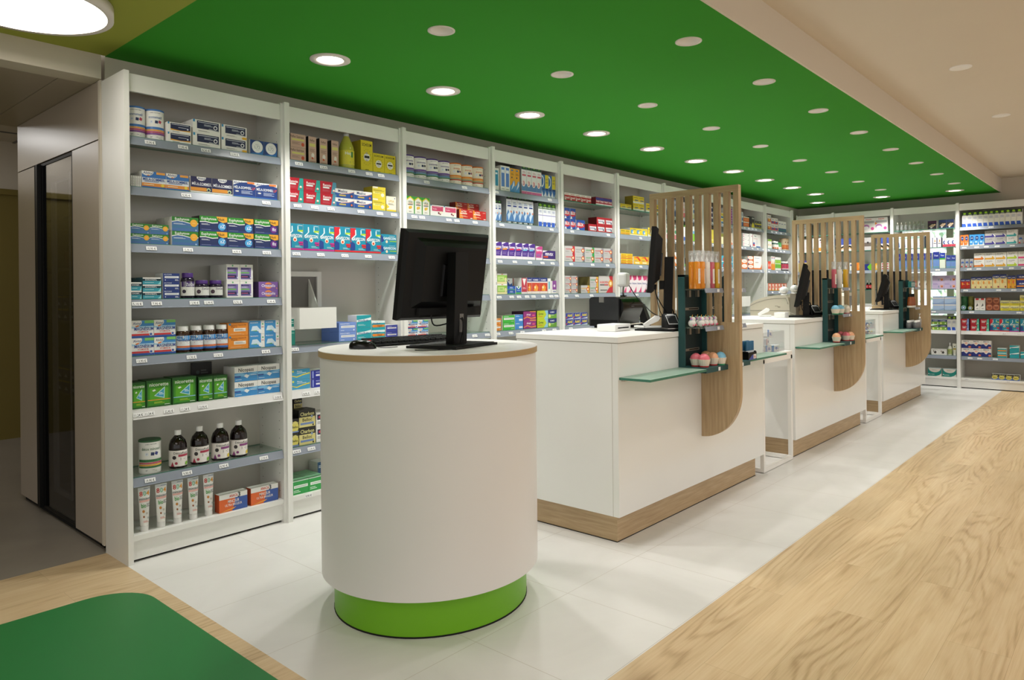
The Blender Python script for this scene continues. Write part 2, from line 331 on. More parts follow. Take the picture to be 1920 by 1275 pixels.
# round openings in the green ceiling
LIT = [(2.08 + .7775 * i, 3.05) for i in range(10)][:10]
LIT = [(2.08, 3.05), (2.85, 3.05), (3.63, 3.05), (4.40, 3.05), (5.20, 3.05), (5.97, 3.05), (6.76, 3.05), (7.54, 3.05), (8.33, 3.05), (9.11, 3.05), (10.02, 3.33), (10.02, 2.53), (10.02, 1.72)]
CAN1 = [(2.19 + .886 * i, 2.352) for i in range(9)]; CAN2 = [(3.08 + .8925 * i, 1.605) for i in range(8)]
def ceiling_sheet(x0, y0, x1, y1, holes, k, z):
    """rectangle with round holes: one square cell per hole, strips around"""
    mb = MB(); rows = {}
    for x, y, r in holes: rows.setdefault(round(y, 3), []).append((x, r))
    s_ = .13; cuts = []
    for y, hs in rows.items(): cuts.append((y - s_, y + s_, sorted(hs)))
    cuts.sort(); yy = y0
    def q(a, b, c, d):
        if c > a and d > b: mb.add([(a, b, z), (a, d, z), (c, d, z), (c, b, z)], [(0, 1, 2, 3)], k)
    for a, b, hs in cuts:
        q(x0, yy, x1, a); xx = x0; yc = (a + b) / 2
        for x, r in hs:
            q(xx, a, x - s_, b); n = 24; V = []; 
            for i in range(n):
                t = 2 * PI * i / n; cx, cy = math.cos(t), math.sin(t); kq = s_ / max(abs(cx), abs(cy))
                V.append((x + r * cx, yc + r * cy, z)); V.append((x + kq * cx, yc + kq * cy, z))
            mb.add(V, [(2 * i, (2 * i + 2) % (2 * n), (2 * i + 3) % (2 * n), 2 * i + 1) for i in range(n)], k); xx = x + s_
        q(xx, a, x1, b); yy = b
    q(x0, yy, x1, y1); return mb
# the end-wall row at y 3.33 / 2.53 / 1.72 lies clear of the other rows' strips in x, so it is cut in a sheet of its own
sh = ceiling_sheet(1.30, SOFY + .012, 9.80, WALLY, [(x, y, .085) for x, y in LIT[:10]] + [(x, y, .05) for x, y in CAN1 + CAN2], 'ceil_green', CEIL)
s2 = ceiling_sheet(9.80, SOFY + .012, ENDX, WALLY, [(x, y, .085) for x, y in LIT[10:]], 'ceil_green', CEIL)
sh.add(s2.v, s2.f, 'ceil_green'); struct('ceiling', sh)
m = MB(); m.add([(-4, SOFY + .012, CEIL), (-4, 3.80, CEIL), (1.30, 3.80, CEIL), (1.30, SOFY + .012, CEIL)], [(0, 1, 2, 3)], 'ceil_olive'); struct('ceiling', m)

WORDN = ['first', 'second', 'third', 'fourth', 'fifth', 'sixth', 'seventh', 'eighth', 'ninth', 'tenth', 'eleventh', 'twelfth', 'thirteenth']
def downlight(i, x, y, row):
    what = 'lit round ceiling spotlight with white ring, ' + (WORDN[i] + ' nearest in the row beside the shelf wall' if row == 0 else WORDN[i] + ' from the left before the end wall')
    t = thing('ceiling_spotlight', what, 'ceiling light', (x, y, CEIL), group='lit ceiling spotlights')
    MB().lathe([(.0995, 0), (.1, -.004), (.068, -.006), (.066, 0), (.066, .018)], 'ring', 32, caps=False).build('ring', t)
    MB().lathe([(.066, .018), (.060, .019)], 'void', 32, caps=False).lathe([(.060, .004), (.060, .04)], 'void', 32, caps=False).build('housing', t)
    MB().lathe([(.0595, .004), (.0585, -.002), (.001, -.0025)], 'lamp_on', 32, caps=False).build('lamp', t)
    l = bpy.data.lights.new('spot', 'SPOT'); l.energy = SPOT_E; l.color = (1, .98, .95); l.spot_size = math.radians(112); l.spot_blend = .6; l.shadow_soft_size = .05
    o = bpy.data.objects.new('spot', l); COL.objects.link(o); o.location = (x, y, CEIL - .03)
def can(i, x, y, z, what, k='ring'):
    t = thing('recessed_downlight', what, 'ceiling light', (x, y, z), group='silver reflector downlights')
    MB().lathe([(.062, 0), (.062, -.003), (.052, -.0035), (.049, 0)], k, 28, caps=False).build('ring', t)
    MB().lathe([(.049, 0), (.044, .028), (.030, .034), (.001, .034)], 'reflector', 28, caps=False).build('reflector', t)
    wash(x, y, z)
def wash(x, y, z):
    l = bpy.data.lights.new('downlight', 'SPOT'); l.energy = CAN_E * (.68 if y < 1.3 else .8 if y > 2 else 1); l.color = (1, .98, .95); l.spot_size = math.radians(100); l.spot_blend = .7; l.shadow_soft_size = .045
    o = bpy.data.objects.new('downlight', l); COL.objects.link(o); o.location = (x, y, z - .012)
CAN_E = 23
for x in (1.80, 3.46, 8.41): wash(x, .84, UPZ)          # the cream ceiling's row goes on outside the picture
for x in (.2, 1.8, 3.46, 5.11, 6.76, 8.41): wash(x, -.8, UPZ)
SPOT_E = 46
for i, (x, y) in enumerate(LIT): downlight(i if i < 10 else i - 10, x, y, 0 if i < 10 else 1)
for i, (x, y) in enumerate(CAN1): can(i, x, y, CEIL, 'small silver reflector downlight in the green ceiling, ' + WORDN[i] + ' nearest in the middle row')
for i, (x, y) in enumerate(CAN2): can(i, x, y, CEIL, 'small silver reflector downlight in green ceiling, ' + WORDN[i] + ' nearest along its outer edge')
for i, (x, y) in enumerate([(5.11, .84), (6.76, .84)]):
    t = thing('recessed_downlight', 'small silver reflector downlight in the cream ceiling, ' + ['nearer', 'farther'][i] + ' of the two', 'ceiling light', (x, y, UPZ), group='downlights in the cream ceiling')
    MB().lathe([(.062, 0), (.062, -.003), (.050, -.004), (.046, -.002), (.001, -.001)], 'reflector', 28, caps=False).build('ring', t); wash(x, y, UPZ)
t = thing('round_ceiling_lamp', 'large lit white disc lamp with grey rim under the olive ceiling', 'ceiling light', (.818, 3.216, 2.36))
MB().lathe([(.276, 0), (.299, .0), (.299, .045), (.10, .062), (.001, .064)], 'ring', 64, caps=False).build('rim', t)
MB().lathe([(.2765, .0005), (.001, .0005)], 'disc_on', 64, caps=False).build('diffuser', t)
l = bpy.data.lights.new('disc', 'AREA'); l.shape = 'DISK'; l.size = .52; l.energy = 5; l.color = (1, .95, .88)
o = bpy.data.objects.new('disc', l); COL.objects.link(o); o.location = (.818, 3.216, 2.352)

# ---------------------------------------------------------------- passage on the left
area('back_room_lamp', (.45, 7.1, 2.6), .6, .6, 9)
struct('ceiling', MB().box(-4, 3.93, 2.308, 1.13, 5.25, 2.33, 'closet').box(1.134, 3.93, 2.308, 1.30, 5.25, 2.33, 'closet'))
struct('ceiling', MB().box(-4, 5.25, 2.62, 2.6, 7.5, 2.66, 'wall_paint'))
m = MB()
for yy in (5.85, 6.45, 7.05): m.box(-4, yy, 2.612, 2.6, yy + .02, 2.62, 'grey')
for xx in (-.6, 0, .6, 1.2, 1.8, 2.4): m.box(xx, 5.25, 2.612, xx + .02, 7.5, 2.62, 'grey')
struct('trim_3', m)
struct('wall_back', MB().box(-4, 7.5, 0, 2.6, 7.6, 2.17, 'olive_wall').box(-4, 7.5, 2.17, 2.6, 7.6, 2.66, 'wall_paint').box(-4, 7.48, 2.15, 2.6, 7.5, 2.20, 'olive_wall'))
struct('wall_side', MB().box(2.6, 5.2, 0, 2.7, 7.6, 2.66, 'wall_paint').box(-4.1, 3.8, 0, -4, 7.6, 2.66, 'wall_paint'))
struct('wall_closet', MB().box(1.81, 3.935, 0, 1.86, 5.215, 2.66, 'wall_paint'))
struct('wall_partition', MB().box(1.75, 5.22, 0, 2.6, 5.30, 2.66, 'wall_paint'))
# tall closet with the glass door, its front faces the passage
t = thing('tall_closet', 'tall taupe closet with dark glass door beside the shelf wall', 'closet', (1.28, 3.812, 0))
Y = lambda y: y - 3.812
MB().box(.02, Y(3.86), .03, .022 + .5, Y(3.88), 2.305, 'closet').box(.02, Y(5.20), .03, .52, Y(5.22), 2.305, 'closet').box(.50, Y(3.88), .03, .52, Y(5.20), 2.305, 'closet').box(.02, Y(3.88), .03, .50, Y(5.20), .05, 'closet').box(.02, Y(3.88), 2.02, .50, Y(5.20), 2.04, 'closet').build('carcass', t)
MB().box(0, Y(3.84), 2.023, .02, Y(5.22), 2.306, 'closet').build('upper_panel', t)
MB().box(0, Y(3.84), .03, .02, Y(4.229), 2.017, 'closet').build('side_panel', t, bevel=.001)
MB().box(0, Y(4.853), .03, .02, Y(5.22), 2.017, 'closet').build('side_panel', t, bevel=.001)
MB().box(-.004, Y(3.81), .03, .03, Y(3.836), 2.306, 'wall_paint').build('edge_strip', t)
MB().box(.02, Y(3.86), 0, .50, Y(5.20), .0295, 'void').build('plinth', t)
d = MB(); 
for a, b, c, e in ((4.235, .035, 4.247, 2.015), (4.75, .035, 4.765, 2.015)): d.box(.002, Y(a), b, .02, Y(c), e, 'black')
d.box(.002, Y(4.247), .035, .02, Y(4.75), .05, 'black').box(.002, Y(4.247), 2.0, .02, Y(4.75), 2.015, 'black')
d = d.build('door', t)
MB().box(.006, Y(4.247), .05, .010, Y(4.75), 2.0, 'glass_dark').build('pane', d)
MB().box(-.018, Y(4.772), .035, .004, Y(4.80), 2.012, 'black').box(-.010, Y(4.80), .035, .018, Y(4.848), 2.012, 'void').build('handle', d)
MB().box(.024, Y(4.36), .14, .030, Y(4.375), 1.93, 'frame_white').box(.024, Y(4.60), .14, .034, Y(4.67), 1.90, 'frame_white').box(.024, Y(4.375), .14, .036, Y(4.60), .17, 'frame_white').box(.024, Y(4.375), 1.89, .030, Y(4.60), 1.90, 'frame_white').build('inner_frame', d)
for z in (.36, .70, 1.02, 1.10, 1.395, 1.68):
    if z != 1.02: MB().box(.05, Y(3.90), z, .48, Y(5.18), z + .016, 'grey').build('shelf', t)

# ---------------------------------------------------------------- window behind the end-wall shelves
def window_mat():
    m = bpy.data.materials.new('window_film'); m.use_nodes = True; MATS['window_film'] = m; nt = m.node_tree; N = nt.nodes; L = nt.links; b = N['Principled BSDF']
    tc = N.new('ShaderNodeTexCoord'); vo = N.new('ShaderNodeTexVoronoi'); vo.inputs['Scale'].default_value = 26
    n = N.new('ShaderNodeTexNoise'); n.inputs['Scale'].default_value = 9; n.inputs['Detail'].default_value = 6; n.inputs['Distortion'].default_value = 2
    L.new(tc.outputs['Object'], n.inputs['Vector']); L.new(tc.outputs['Object'], vo.inputs['Vector'])
    cr = N.new('ShaderNodeValToRGB'); e = cr.color_ramp.elements; e[0].position = .33; e[0].color = lin('#86a890'); e[1].position = .47; e[1].color = lin('#fbfdfb')
    k = e.new(.40); k.color = lin('#c3d8c8'); L.new(n.outputs[0], cr.inputs[0])
    mx = N.new('ShaderNodeMix'); mx.data_type = 'RGBA'; mx.blend_type = 'MULTIPLY'; mx.inputs[0].default_value = .25; L.new(cr.outputs[0], mx.inputs[6]); L.new(vo.outputs['Color'], mx.inputs[7])
    L.new(mx.outputs[2], b.inputs['Base Color']); L.new(mx.outputs[2], b.inputs['Emission Color']); b.inputs['Emission Strength'].default_value = 1.35
window_mat()
fr = struct('window_1', MB().box(ENDX + .02, 1.70, .85, ENDX + .08, 1.75, 2.04, 'beige_plastic').box(ENDX + .02, 2.45, .85, ENDX + .08, 2.50, 2.04, 'beige_plastic').box(ENDX + .01, 1.855, .89, ENDX + .05, 1.93, 2.0, 'mullion').box(ENDX + .02, 1.75, .85, ENDX + .08, 2.45, .89, 'beige_plastic').box(ENDX + .02, 1.75, 2.0, ENDX + .08, 2.45, 2.04, 'beige_plastic'))
MB().box(ENDX + .055, 1.75, .89, ENDX + .065, 2.45, 2.0, 'window_film').build('pane', fr)

# ---------------------------------------------------------------- shelving units
UP = [1.2925, 2.107, 2.935, 3.765, 4.575, 5.392, 6.225, 7.05, 7.88, 8.705, 9.606]      # uprights along the left wall
SZ = [2.0, 1.765, 1.497, 1.235, .967, .715, .40, .128]
BAYW = ['first', 'second', 'third', 'fourth', 'fifth', 'sixth', 'seventh', 'eighth', 'ninth', 'tenth']
SHW = ['top', 'second', 'third', 'fourth', 'fifth', 'sixth', 'seventh', 'bottom']
TAGP = {}       # (bay, shelf) -> positions of price tags in metres from the bay's left inner side
def price_tag(x, text, tilt=True):
    mb = MB(); w, h = .048, .0185
    mb.box(-w / 2, -.0012, -h / 2, w / 2, 0, h / 2, 'tag_white')
    if text: art(mb, [('t', text, .5, .42, .62, '#222222', .8, .02)], w, h, lambda u, v, k: (u - w / 2, -.0012 - EPS * k, v - h / 2))
    return mb.mesh('price_tag')
mat('tag_white', '#efeeee', .4)
_PT = {}
SEEN = {0: ['19,90 €', '7,90 €', '8,50 €', '12,90 €'], 1: ['9,90 €', '17,90 €'], 2: ['10,90 €', '15,90 €', '14,90 €', '14,90 €'], 3: ['5,10 €', '7,90 €', '12,90 €', '12,90 €', '9,90 €', '7,90 €'], 4: ['13,90 €', '13,90 €', '13,90 €', '9,90 €'], 5: ['11,24 €', '11,24 €', '22,42 €', '11,24 €', '23,90 €', '29,90 €'], 6: ['19,90 €', '9,90 €', '8,90 €', '27,90 €']}
PRICES = ['13,90 €', '7,90 €', '9,90 €', '12,90 €', '11,90 €', '14,90 €', '8,90 €', '5,90 €', '17,90 €', '4,90 €']
def tag_mesh(i, plain=False, text=None):
    key = text or ('p' if plain else i % len(PRICES))
    if key not in _PT: _PT[key] = price_tag(0, text or (None if plain else PRICES[i % len(PRICES)]))
    return _PT[key]
def bay_unit(n, W, frame_left, frame_right, levels, label, loc, rz, tags, backing='back_white', glass_only=(), near=True, left_full=False):
    """one bay: local x runs left to right seen from the shop, local y into the wall, inner width W between uprights of 42 mm"""
    t = thing('shelving_unit', label, 'shelves', loc, rz, 'white shelving units along the walls')
    D = .28
    def upright(x0, x1, outer):
        mb = MB().box(x0, .012, 0, x1, D, 2.297, 'unit_white')
        if outer == 'L': mb = MB().box(x0, 0, 0, x1, D, 2.297, 'unit_white')
        else: mb.box(x0 + .012, -.008, .0, x1 - .0005, .012, 2.302, 'unit_white')
        if near:
            for yy in (.055, .235):
                z = .17
                while z < 2.16:
                    for xs, sg in ((x0 - .0003, -1), (x1 + .0003, 1)):
                        if (sg < 0 and outer == 'L'): continue
                        mb.add([(xs, yy + .0028 * math.cos(a), z + .0028 * math.sin(a)) for a in [k * PI / 3 for k in range(6)]], [tuple(range(6)) if sg > 0 else tuple(range(5, -1, -1))], 'hole')
                    z += .048
        return mb
    if frame_left: upright(-frame_left, 0, 'L' if left_full else '').build('upright', t)
    upright(W, W + .042, '').build('upright', t)
    if backing: MB().box(-.0, D - .012, .0, W, D - .002, 2.297, backing).build('back_panel', t)
    MB().box(0, .018, 2.207, W, .034, 2.290, 'unit_white').build('fascia', t, bevel=.001)
    MB().box(0, .034, 2.275, W, D - .012, 2.290, 'unit_white').build('top_panel', t)
    MB().box(0, .032, .012, W, .048, .102, 'unit_white').build('plinth', t)
    MB().box(0, .05, 0, W, .056, .012, 'void').build('floor_gap', t)
    MB().box(0, .020, .102, W, D - .012, SZ[7], 'unit_white').build('base_board', t, bevel=.001)
    for k, z in enumerate(SZ):
        if k not in levels: continue
        if k < 7:
            white = k == 5
            mb = MB().box(.002, .024, z - .008, W - .002, D - .014, z, 'unit_white' if white else 'glass', None if white else ('glass_edge', None, 'glass_edge', None, None, None))
            sb = mb.build('shelf', t)
            for cx in (.004, W - .016):
                for cy in (.055, .235): MB().box(cx, cy - .006, z - .016, cx + .012, cy + .006, z - .008, 'metal').build('shelf_pin', sb)
            if k not in glass_only:
                rk = 'rail_white' if white else 'rail'
                MB().prism([(.022, z - .003), (.018, z - .003), (.006, z - .040), (.003, z - .041), (.003, z - .044), (.010, z - .044)], 'X', .004, W - .004, rk).build('price_rail', sb)
        else: sb = t
        for i, px in enumerate(tags.get(k, [])):
            if px < .03 or px > W - .03: px = min(max(px, .03), W - .03)
            o = link('price_tag', tag_mesh(i + k * 3 + n, not near, SEEN[k][i] if n == 0 and k in SEEN and i < len(SEEN[k]) else None), sb if k < 7 else t)
            if k < 7: o.location = (px, .0095, z - .0225); o.rotation_euler = (math.radians(-18), 0, 0)
            else: o.location = (px, .0195, z - .013)
    return t
# tag positions read off the photo (window, x, shelf)
WIN = {'A': (230, 180, 5.797), 'B': (230, 380, 5.797), 'C': (230, 580, 5.797), 'D': (230, 780, 4.397), 'E': (530, 230, 6.7125), 'F': (530, 400, 4.904), 'G': (530, 560, 3.1875),
       'H': (750, 260, 7.5), 'I': (910, 270, 6.71), 'J': (910, 440, 6.373), 'K': (1040, 300, 3.985), 'L': (1380, 380, 12.75), 'M': (1380, 440, 10.625), 'N': (640, 400, 4.25),
       'P': (1480, 400, 10.625), 'Q': (1620, 380, 10.62), 'R': (1620, 480, 9.1), 'S': (1780, 370, 9.107), 'T': (1780, 490, 6.707), 'U': (1600, 340, 3.1875), 'V': (1720, 680, 9.585), '1': (0, 0, 1.)}
def W2(w, x, y=0): a = WIN[w]; return a[0] + x / a[2], a[1] + y / a[2]
def tg(n, w, xs): return [onY(W2(w, x)[0], 500, 3.53).x - (UP[n] + .021) for x in xs]
TG = [dict() for _ in range(10)]
TG[0] = {0: tg(0, 'A', [337, 693, 940, 1250]), 1: tg(0, 'A', [722, 1588]), 2: tg(0, 'B', [340, 735, 1263, 1588]), 3: tg(0, 'B', [178, 390, 800, 955, 1268, 1630]), 4: tg(0, 'C', [222, 762, 1052, 1568]), 5: tg(0, 'C', [175, 300, 510, 688, 880, 1690]), 6: tg(0, 'D', [228, 532, 834, 1163])}
TG[1] = {0: tg(1, 'E', [220, 530, 882, 1103, 1253]), 1: tg(1, 'E', [198, 413, 617, 995, 1232, 1410]), 2: tg(1, 'F', [130, 353, 575, 790, 1005]), 4: tg(1, 'G', [68, 500, 580, 668]), 5: tg(1, 'G', [135, 205]), 6: tg(1, 'G', [75, 162]), 7: tg(1, 'G', [148])}
TG[2] = {0: tg(2, 'H', [390, 920]), 1: tg(2, 'H', [210, 320, 697, 808, 1066]), 2: [.7], 3: [.6], 4: [.12, .62, .75]}
TG[3] = {0: tg(3, 'I', [145, 822]), 1: tg(3, 'I', [215, 555, 840]), 2: tg(3, 'J', [180, 355, 535, 685, 806]), 3: tg(3, 'J', [165, 313, 400, 497, 574, 692, 788, 848]), 4: tg(3, 'J', [145, 300, 440, 697, 822])}
TG[4] = {1: tg(4, 'K', [135, 405]), 2: tg(4, 'K', [125, 285, 397]), 3: tg(4, 'K', [85, 165, 275]), 4: tg(4, 'K', [118])}
TG[5] = {1: tg(5, 'K', [645]), 2: tg(5, 'K', [645]), 3: tg(5, 'K', [615])}
for n in (6, 7): TG[n] = {k: [.1 + .13 * i for i in range(6)] for k in (0, 1, 2)}
TG[8] = {0: tg(8, 'L', [160, 220, 320, 410, 490, 600]), 1: tg(8, 'L', [160, 230, 405, 530, 660]), 2: tg(8, 'M', [340, 505])}
TG[9] = {0: tg(9, 'L', [870, 975, 1090, 1200]), 1: tg(9, 'L', [795, 970, 1080, 1160]), 2: tg(9, 'M', [660, 820, 970, 1040]), 3: tg(9, 'M', [725, 860])}
for n in range(10):
    x0 = UP[n] + (.0115 if n == 0 else .021); W = UP[n + 1] - .021 - x0
    lv = [0, 1, 2, 3, 4, 5, 6, 7]
    if n in (1, 6, 8): lv.remove(3)
    bay_unit(n, W, .0235 if n == 0 else 0, 0, lv, 'white shelving unit of medicines on the left wall, ' + BAYW[n] + ' bay from the left', (x0, 3.52, 0), 0, TG[n], near=n < 9, left_full=True, glass_only=(0,) if n in (4, 5) else ())
# end wall: bays from left to right
EB = [(3.711, 3.252, 'half-hidden narrow'), (3.210, 2.509, 'left-hand'), (2.467, 1.769, 'backlit'), (1.727, .82, 'right-hand')]
ETG = [{}, {2: [.3]}, {2: [.5], 4: [.45]}, {0: [.33], 1: [.05, .18, .28, .39, .54], 2: [.1, .2, .42, .53, .65], 3: [.06, .4, .55, .66], 4: [.12, .6], 5: [.2, .45, .6], 6: [.1, .2, .36], 7: [.06, .48]}]
for n, (ya, yb, nm) in enumerate(EB):
    eu = bay_unit(n + 3, ya - yb, .02 if n == 0 else 0, 0, [0, 1, 2, 3, 4, 5, 6, 7], 'white shelving unit on the end wall, the ' + nm + ' bay', (10.32, ya, 0), -PI / 2, ETG[n], backing=(None if n == 2 else 'back_shaded' if n == 3 else 'back_white'), near=True, glass_only=(0, 1, 3) if n < 3 else ())
    if n == 2:
        MB().box(0, .268, .10, ya - yb, .278, .86, 'back_white').build('back_panel', eu); MB().box(0, .268, 2.03, ya - yb, .278, 2.297, 'back_white').build('back_panel', eu)

# ---------------------------------------------------------------- goods
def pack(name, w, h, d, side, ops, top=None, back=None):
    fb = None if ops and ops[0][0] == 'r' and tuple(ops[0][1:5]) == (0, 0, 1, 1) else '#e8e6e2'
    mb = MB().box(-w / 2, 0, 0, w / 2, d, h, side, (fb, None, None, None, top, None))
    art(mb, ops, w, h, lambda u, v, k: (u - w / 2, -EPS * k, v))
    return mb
def wrap(mb, ops, r, h, z0, span=2.3, seg=8, off=0.):
    W = r * span
    art(mb, ops, W, h, lambda u, v, k: ((r + EPS * k * 1.5) * math.sin((u / W - .5) * span + off), -(r + EPS * k * 1.5) * math.cos((u / W - .5) * span + off), z0 + v), seg)
    return mb
POSN = {2: ['left', 'right'], 3: ['left', 'middle', 'right']}
def poswords(i, n, j, m, r=0):
    s_ = []
    if m == 2: s_.append(['lower', 'upper'][j])
    elif m == 3: s_.append(['bottom', 'middle', 'top'][j])
    elif m > 3: s_.append(WORDN[j] + ' up')
    if n > 3: s_.append(WORDN[i] + ' from left')
    elif n > 1: s_.append(POSN[n][i])
    if r: s_.append('behind')
    return ' '.join(s_)
EBW = ['end wall narrow bay', 'end wall left bay', 'end wall backlit bay', 'end wall right bay']
FR = .040          # goods stand this far behind the uprights' front
USED = {}
def kind_name(desc, name):
    if name != 'carton': return name
    for w, k in (('spray', 'nasal_spray_carton'), ('antacid', 'antacid_carton'), ('lozenge', 'lozenge_carton'), ('painkiller', 'painkiller_carton'), ('syrup', 'syrup_carton'), ('gum', 'gum_carton'), ('herbal', 'herbal_carton'), ('magnesium', 'magnesium_carton'),
                 ('sleep', 'sleep_aid_carton'), ('charcoal', 'charcoal_carton'), ('flu remedy', 'flu_remedy_carton'), ('throat', 'throat_carton'), ('digesti', 'digestive_carton'), ('target', 'painkiller_carton'), ('crimson', 'painkiller_carton'), ('generic', 'generic_medicine_carton'), ('yellow', 'paracetamol_carton'),
                 ('pack', 'hygiene_pack'), ('arrow', 'tablet_carton'), ('scales', 'scales_carton'), ('slimming', 'slimming_carton'), ('baby food', 'baby_food_carton'), ('cereal', 'cereal_bar_carton'), ('tall', 'tall_carton')):
        if w in desc: return k
    return name
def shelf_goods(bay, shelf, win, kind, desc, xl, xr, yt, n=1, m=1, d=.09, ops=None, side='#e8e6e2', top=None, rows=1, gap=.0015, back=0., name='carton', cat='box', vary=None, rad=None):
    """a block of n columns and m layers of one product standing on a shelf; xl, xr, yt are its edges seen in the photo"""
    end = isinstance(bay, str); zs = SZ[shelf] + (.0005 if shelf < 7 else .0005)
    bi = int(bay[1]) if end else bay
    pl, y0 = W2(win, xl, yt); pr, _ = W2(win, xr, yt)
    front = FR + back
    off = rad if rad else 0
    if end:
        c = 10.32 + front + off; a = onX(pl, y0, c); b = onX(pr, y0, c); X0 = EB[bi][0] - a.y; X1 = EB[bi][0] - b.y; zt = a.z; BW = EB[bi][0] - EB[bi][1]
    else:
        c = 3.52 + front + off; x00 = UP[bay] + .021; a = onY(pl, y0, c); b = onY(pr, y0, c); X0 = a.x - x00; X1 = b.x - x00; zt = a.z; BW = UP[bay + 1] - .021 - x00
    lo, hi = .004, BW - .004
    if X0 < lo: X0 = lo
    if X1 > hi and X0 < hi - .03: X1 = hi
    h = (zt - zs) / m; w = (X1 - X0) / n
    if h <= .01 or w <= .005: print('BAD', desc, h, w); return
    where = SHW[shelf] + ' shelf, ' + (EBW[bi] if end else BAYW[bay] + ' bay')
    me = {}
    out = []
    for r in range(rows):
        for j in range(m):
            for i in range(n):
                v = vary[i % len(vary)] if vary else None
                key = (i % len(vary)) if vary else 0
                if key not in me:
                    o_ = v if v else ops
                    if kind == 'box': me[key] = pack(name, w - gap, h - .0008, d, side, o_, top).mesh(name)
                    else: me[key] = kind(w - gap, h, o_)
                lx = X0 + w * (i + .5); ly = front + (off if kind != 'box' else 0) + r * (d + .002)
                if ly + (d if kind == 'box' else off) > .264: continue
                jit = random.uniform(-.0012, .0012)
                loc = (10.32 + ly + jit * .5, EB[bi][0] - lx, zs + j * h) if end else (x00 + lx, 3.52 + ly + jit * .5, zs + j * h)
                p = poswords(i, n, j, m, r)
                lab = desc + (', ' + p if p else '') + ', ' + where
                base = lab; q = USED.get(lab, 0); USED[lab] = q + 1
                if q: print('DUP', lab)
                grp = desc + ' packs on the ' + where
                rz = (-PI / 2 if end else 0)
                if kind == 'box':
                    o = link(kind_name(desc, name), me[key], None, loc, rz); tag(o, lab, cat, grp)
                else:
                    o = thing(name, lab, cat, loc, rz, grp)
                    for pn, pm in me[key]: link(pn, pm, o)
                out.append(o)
    return out

# containers: each returns its parts
def mk_tin(lid, body, span=2.5, off=-.25):
    def f(w, h, ops):
        r = w / 2
        b = MB().lathe([(r * .97, 0), (r, .002), (r, h - .008)], body, 32)
        wrap(b, ops, r, h - .010, .002, span, 10, off)
        return [('body', b.mesh('tin_body')), ('lid', MB().lathe([(r * 1.02, h - .009), (r * 1.03, h - .002), (r * .98, h), (r * .9, h - .0015)], lid, 32).mesh('lid'))]
    return f
def mk_jar(cap, body, lab0=.08, lab1=.62, neck=.72):
    def f(w, h, ops):
        r = w / 2; zc = h * neck
        b = MB().lathe([(r * .94, 0), (r, .003), (r, zc * .86), (r * .9, zc * .97), (r * .72, zc)], body, 28)
        l = MB().lathe([(r * 1.004, h * lab0), (r * 1.004, h * lab1)], ops[0][5], 28, caps=False)
        wrap(l, ops[1:], r * 1.004, h * (lab1 - lab0), h * lab0, 2.4, 8, -.2)
        c = MB().lathe([(r * .80, zc), (r * .82, h * .97), (r * .76, h)], cap, 28)
        return [('body', b.mesh('jar_body')), ('label', l.mesh('jar_label')), ('cap', c.mesh('jar_cap'))]
    return f
def mk_bottle(cap, body, lab0, lab1, prof, capr, caph, spanl=2.2):
    def f(w, h, ops):
        r = w / 2
        b = MB().lathe([(r * a, h * z) for a, z in prof], body, 28)
        l = MB().lathe([(r * 1.006, h * lab0), (r * 1.006, h * lab1)], ops[0][5], 28, caps=False)
        wrap(l, ops[1:], r * 1.006, h * (lab1 - lab0), h * lab0, spanl, 8, -.15)
        c = MB().lathe([(r * capr, h * (1 - caph)), (r * capr, h * .99), (r * capr * .85, h)], cap, 20)
        return [('body', b.mesh('bottle_body')), ('label', l.mesh('bottle_label')), ('cap', c.mesh('bottle_cap'))]
    return f
def mk_tube(body, cap):
    def f(w, h, ops):
        mb = MB(); n = 20; hc = h * .13; rc = w * .33; rings = []
        for t in [i / 8 for i in range(9)]:
            z = hc + (h - hc) * t; a = rc + (w / 2 - rc) * t; b = rc * (1 - t) ** .8 + .0015
            rings.append([(a * math.cos(2 * PI * i / n), -b * 0 + b * math.sin(2 * PI * i / n), z) for i in range(n)])
        vs_ = [p for R in rings for p in R]
        mb.add(vs_, [(j * n + i, j * n + (i + 1) % n, (j + 1) * n + (i + 1) % n, (j + 1) * n + i) for j in range(8) for i in range(n)], body, True)
        mb.add(rings[-1], [tuple(range(n))], body); mb.add(rings[0], [tuple(range(n - 1, -1, -1))], body)
        def fn(u, v, k):
            t = v / (h - hc); a = rc + (w / 2 - rc) * t; b = rc * max(0, 1 - t) ** .8 + .0015; x = u - w / 2; x = max(-a * .97, min(a * .97, x * (a / (w / 2))))
            return (x, -b * math.sqrt(max(.02, 1 - (x / a) ** 2)) - EPS * k * 2.2, hc + v)
        art(mb, ops, w, h - hc, fn, 6)
        return [('body', mb.mesh('tube_body')), ('cap', MB().lathe([(rc * 1.02, 0), (rc * 1.02, hc * .9), (rc * .9, hc)], cap, 20).mesh('tube_cap'))]
    return f
W_, NV = '#eceae6', '#1d2550'
tin = lambda a, s1, s2, s3, t, tc, g='#b03a5a': [('t', 'LABO NATURA', .5, .93, .035, '#555566', .7), ('t', t, .5, .78, .09, tc, .72, .03), ('e', .34, .61, .065, None, '#dfe4ee'), ('t', '7', .34, .61, .05, tc), ('p', [(.48, .57), (.60, .56), (.61, .66), (.49, .67)], '#27345f'), ('p', [(.62, .60), (.72, .56), (.77, .65), (.66, .69)], g), ('r', 0, .36, 1, .44, a), ('r', 0, .30, 1, .345, s1), ('r', 0, .235, 1, .285, s2), ('r', 0, .17, 1, .225, s3), ('l', .3, .06, .7, .11, 2, '#888888')]
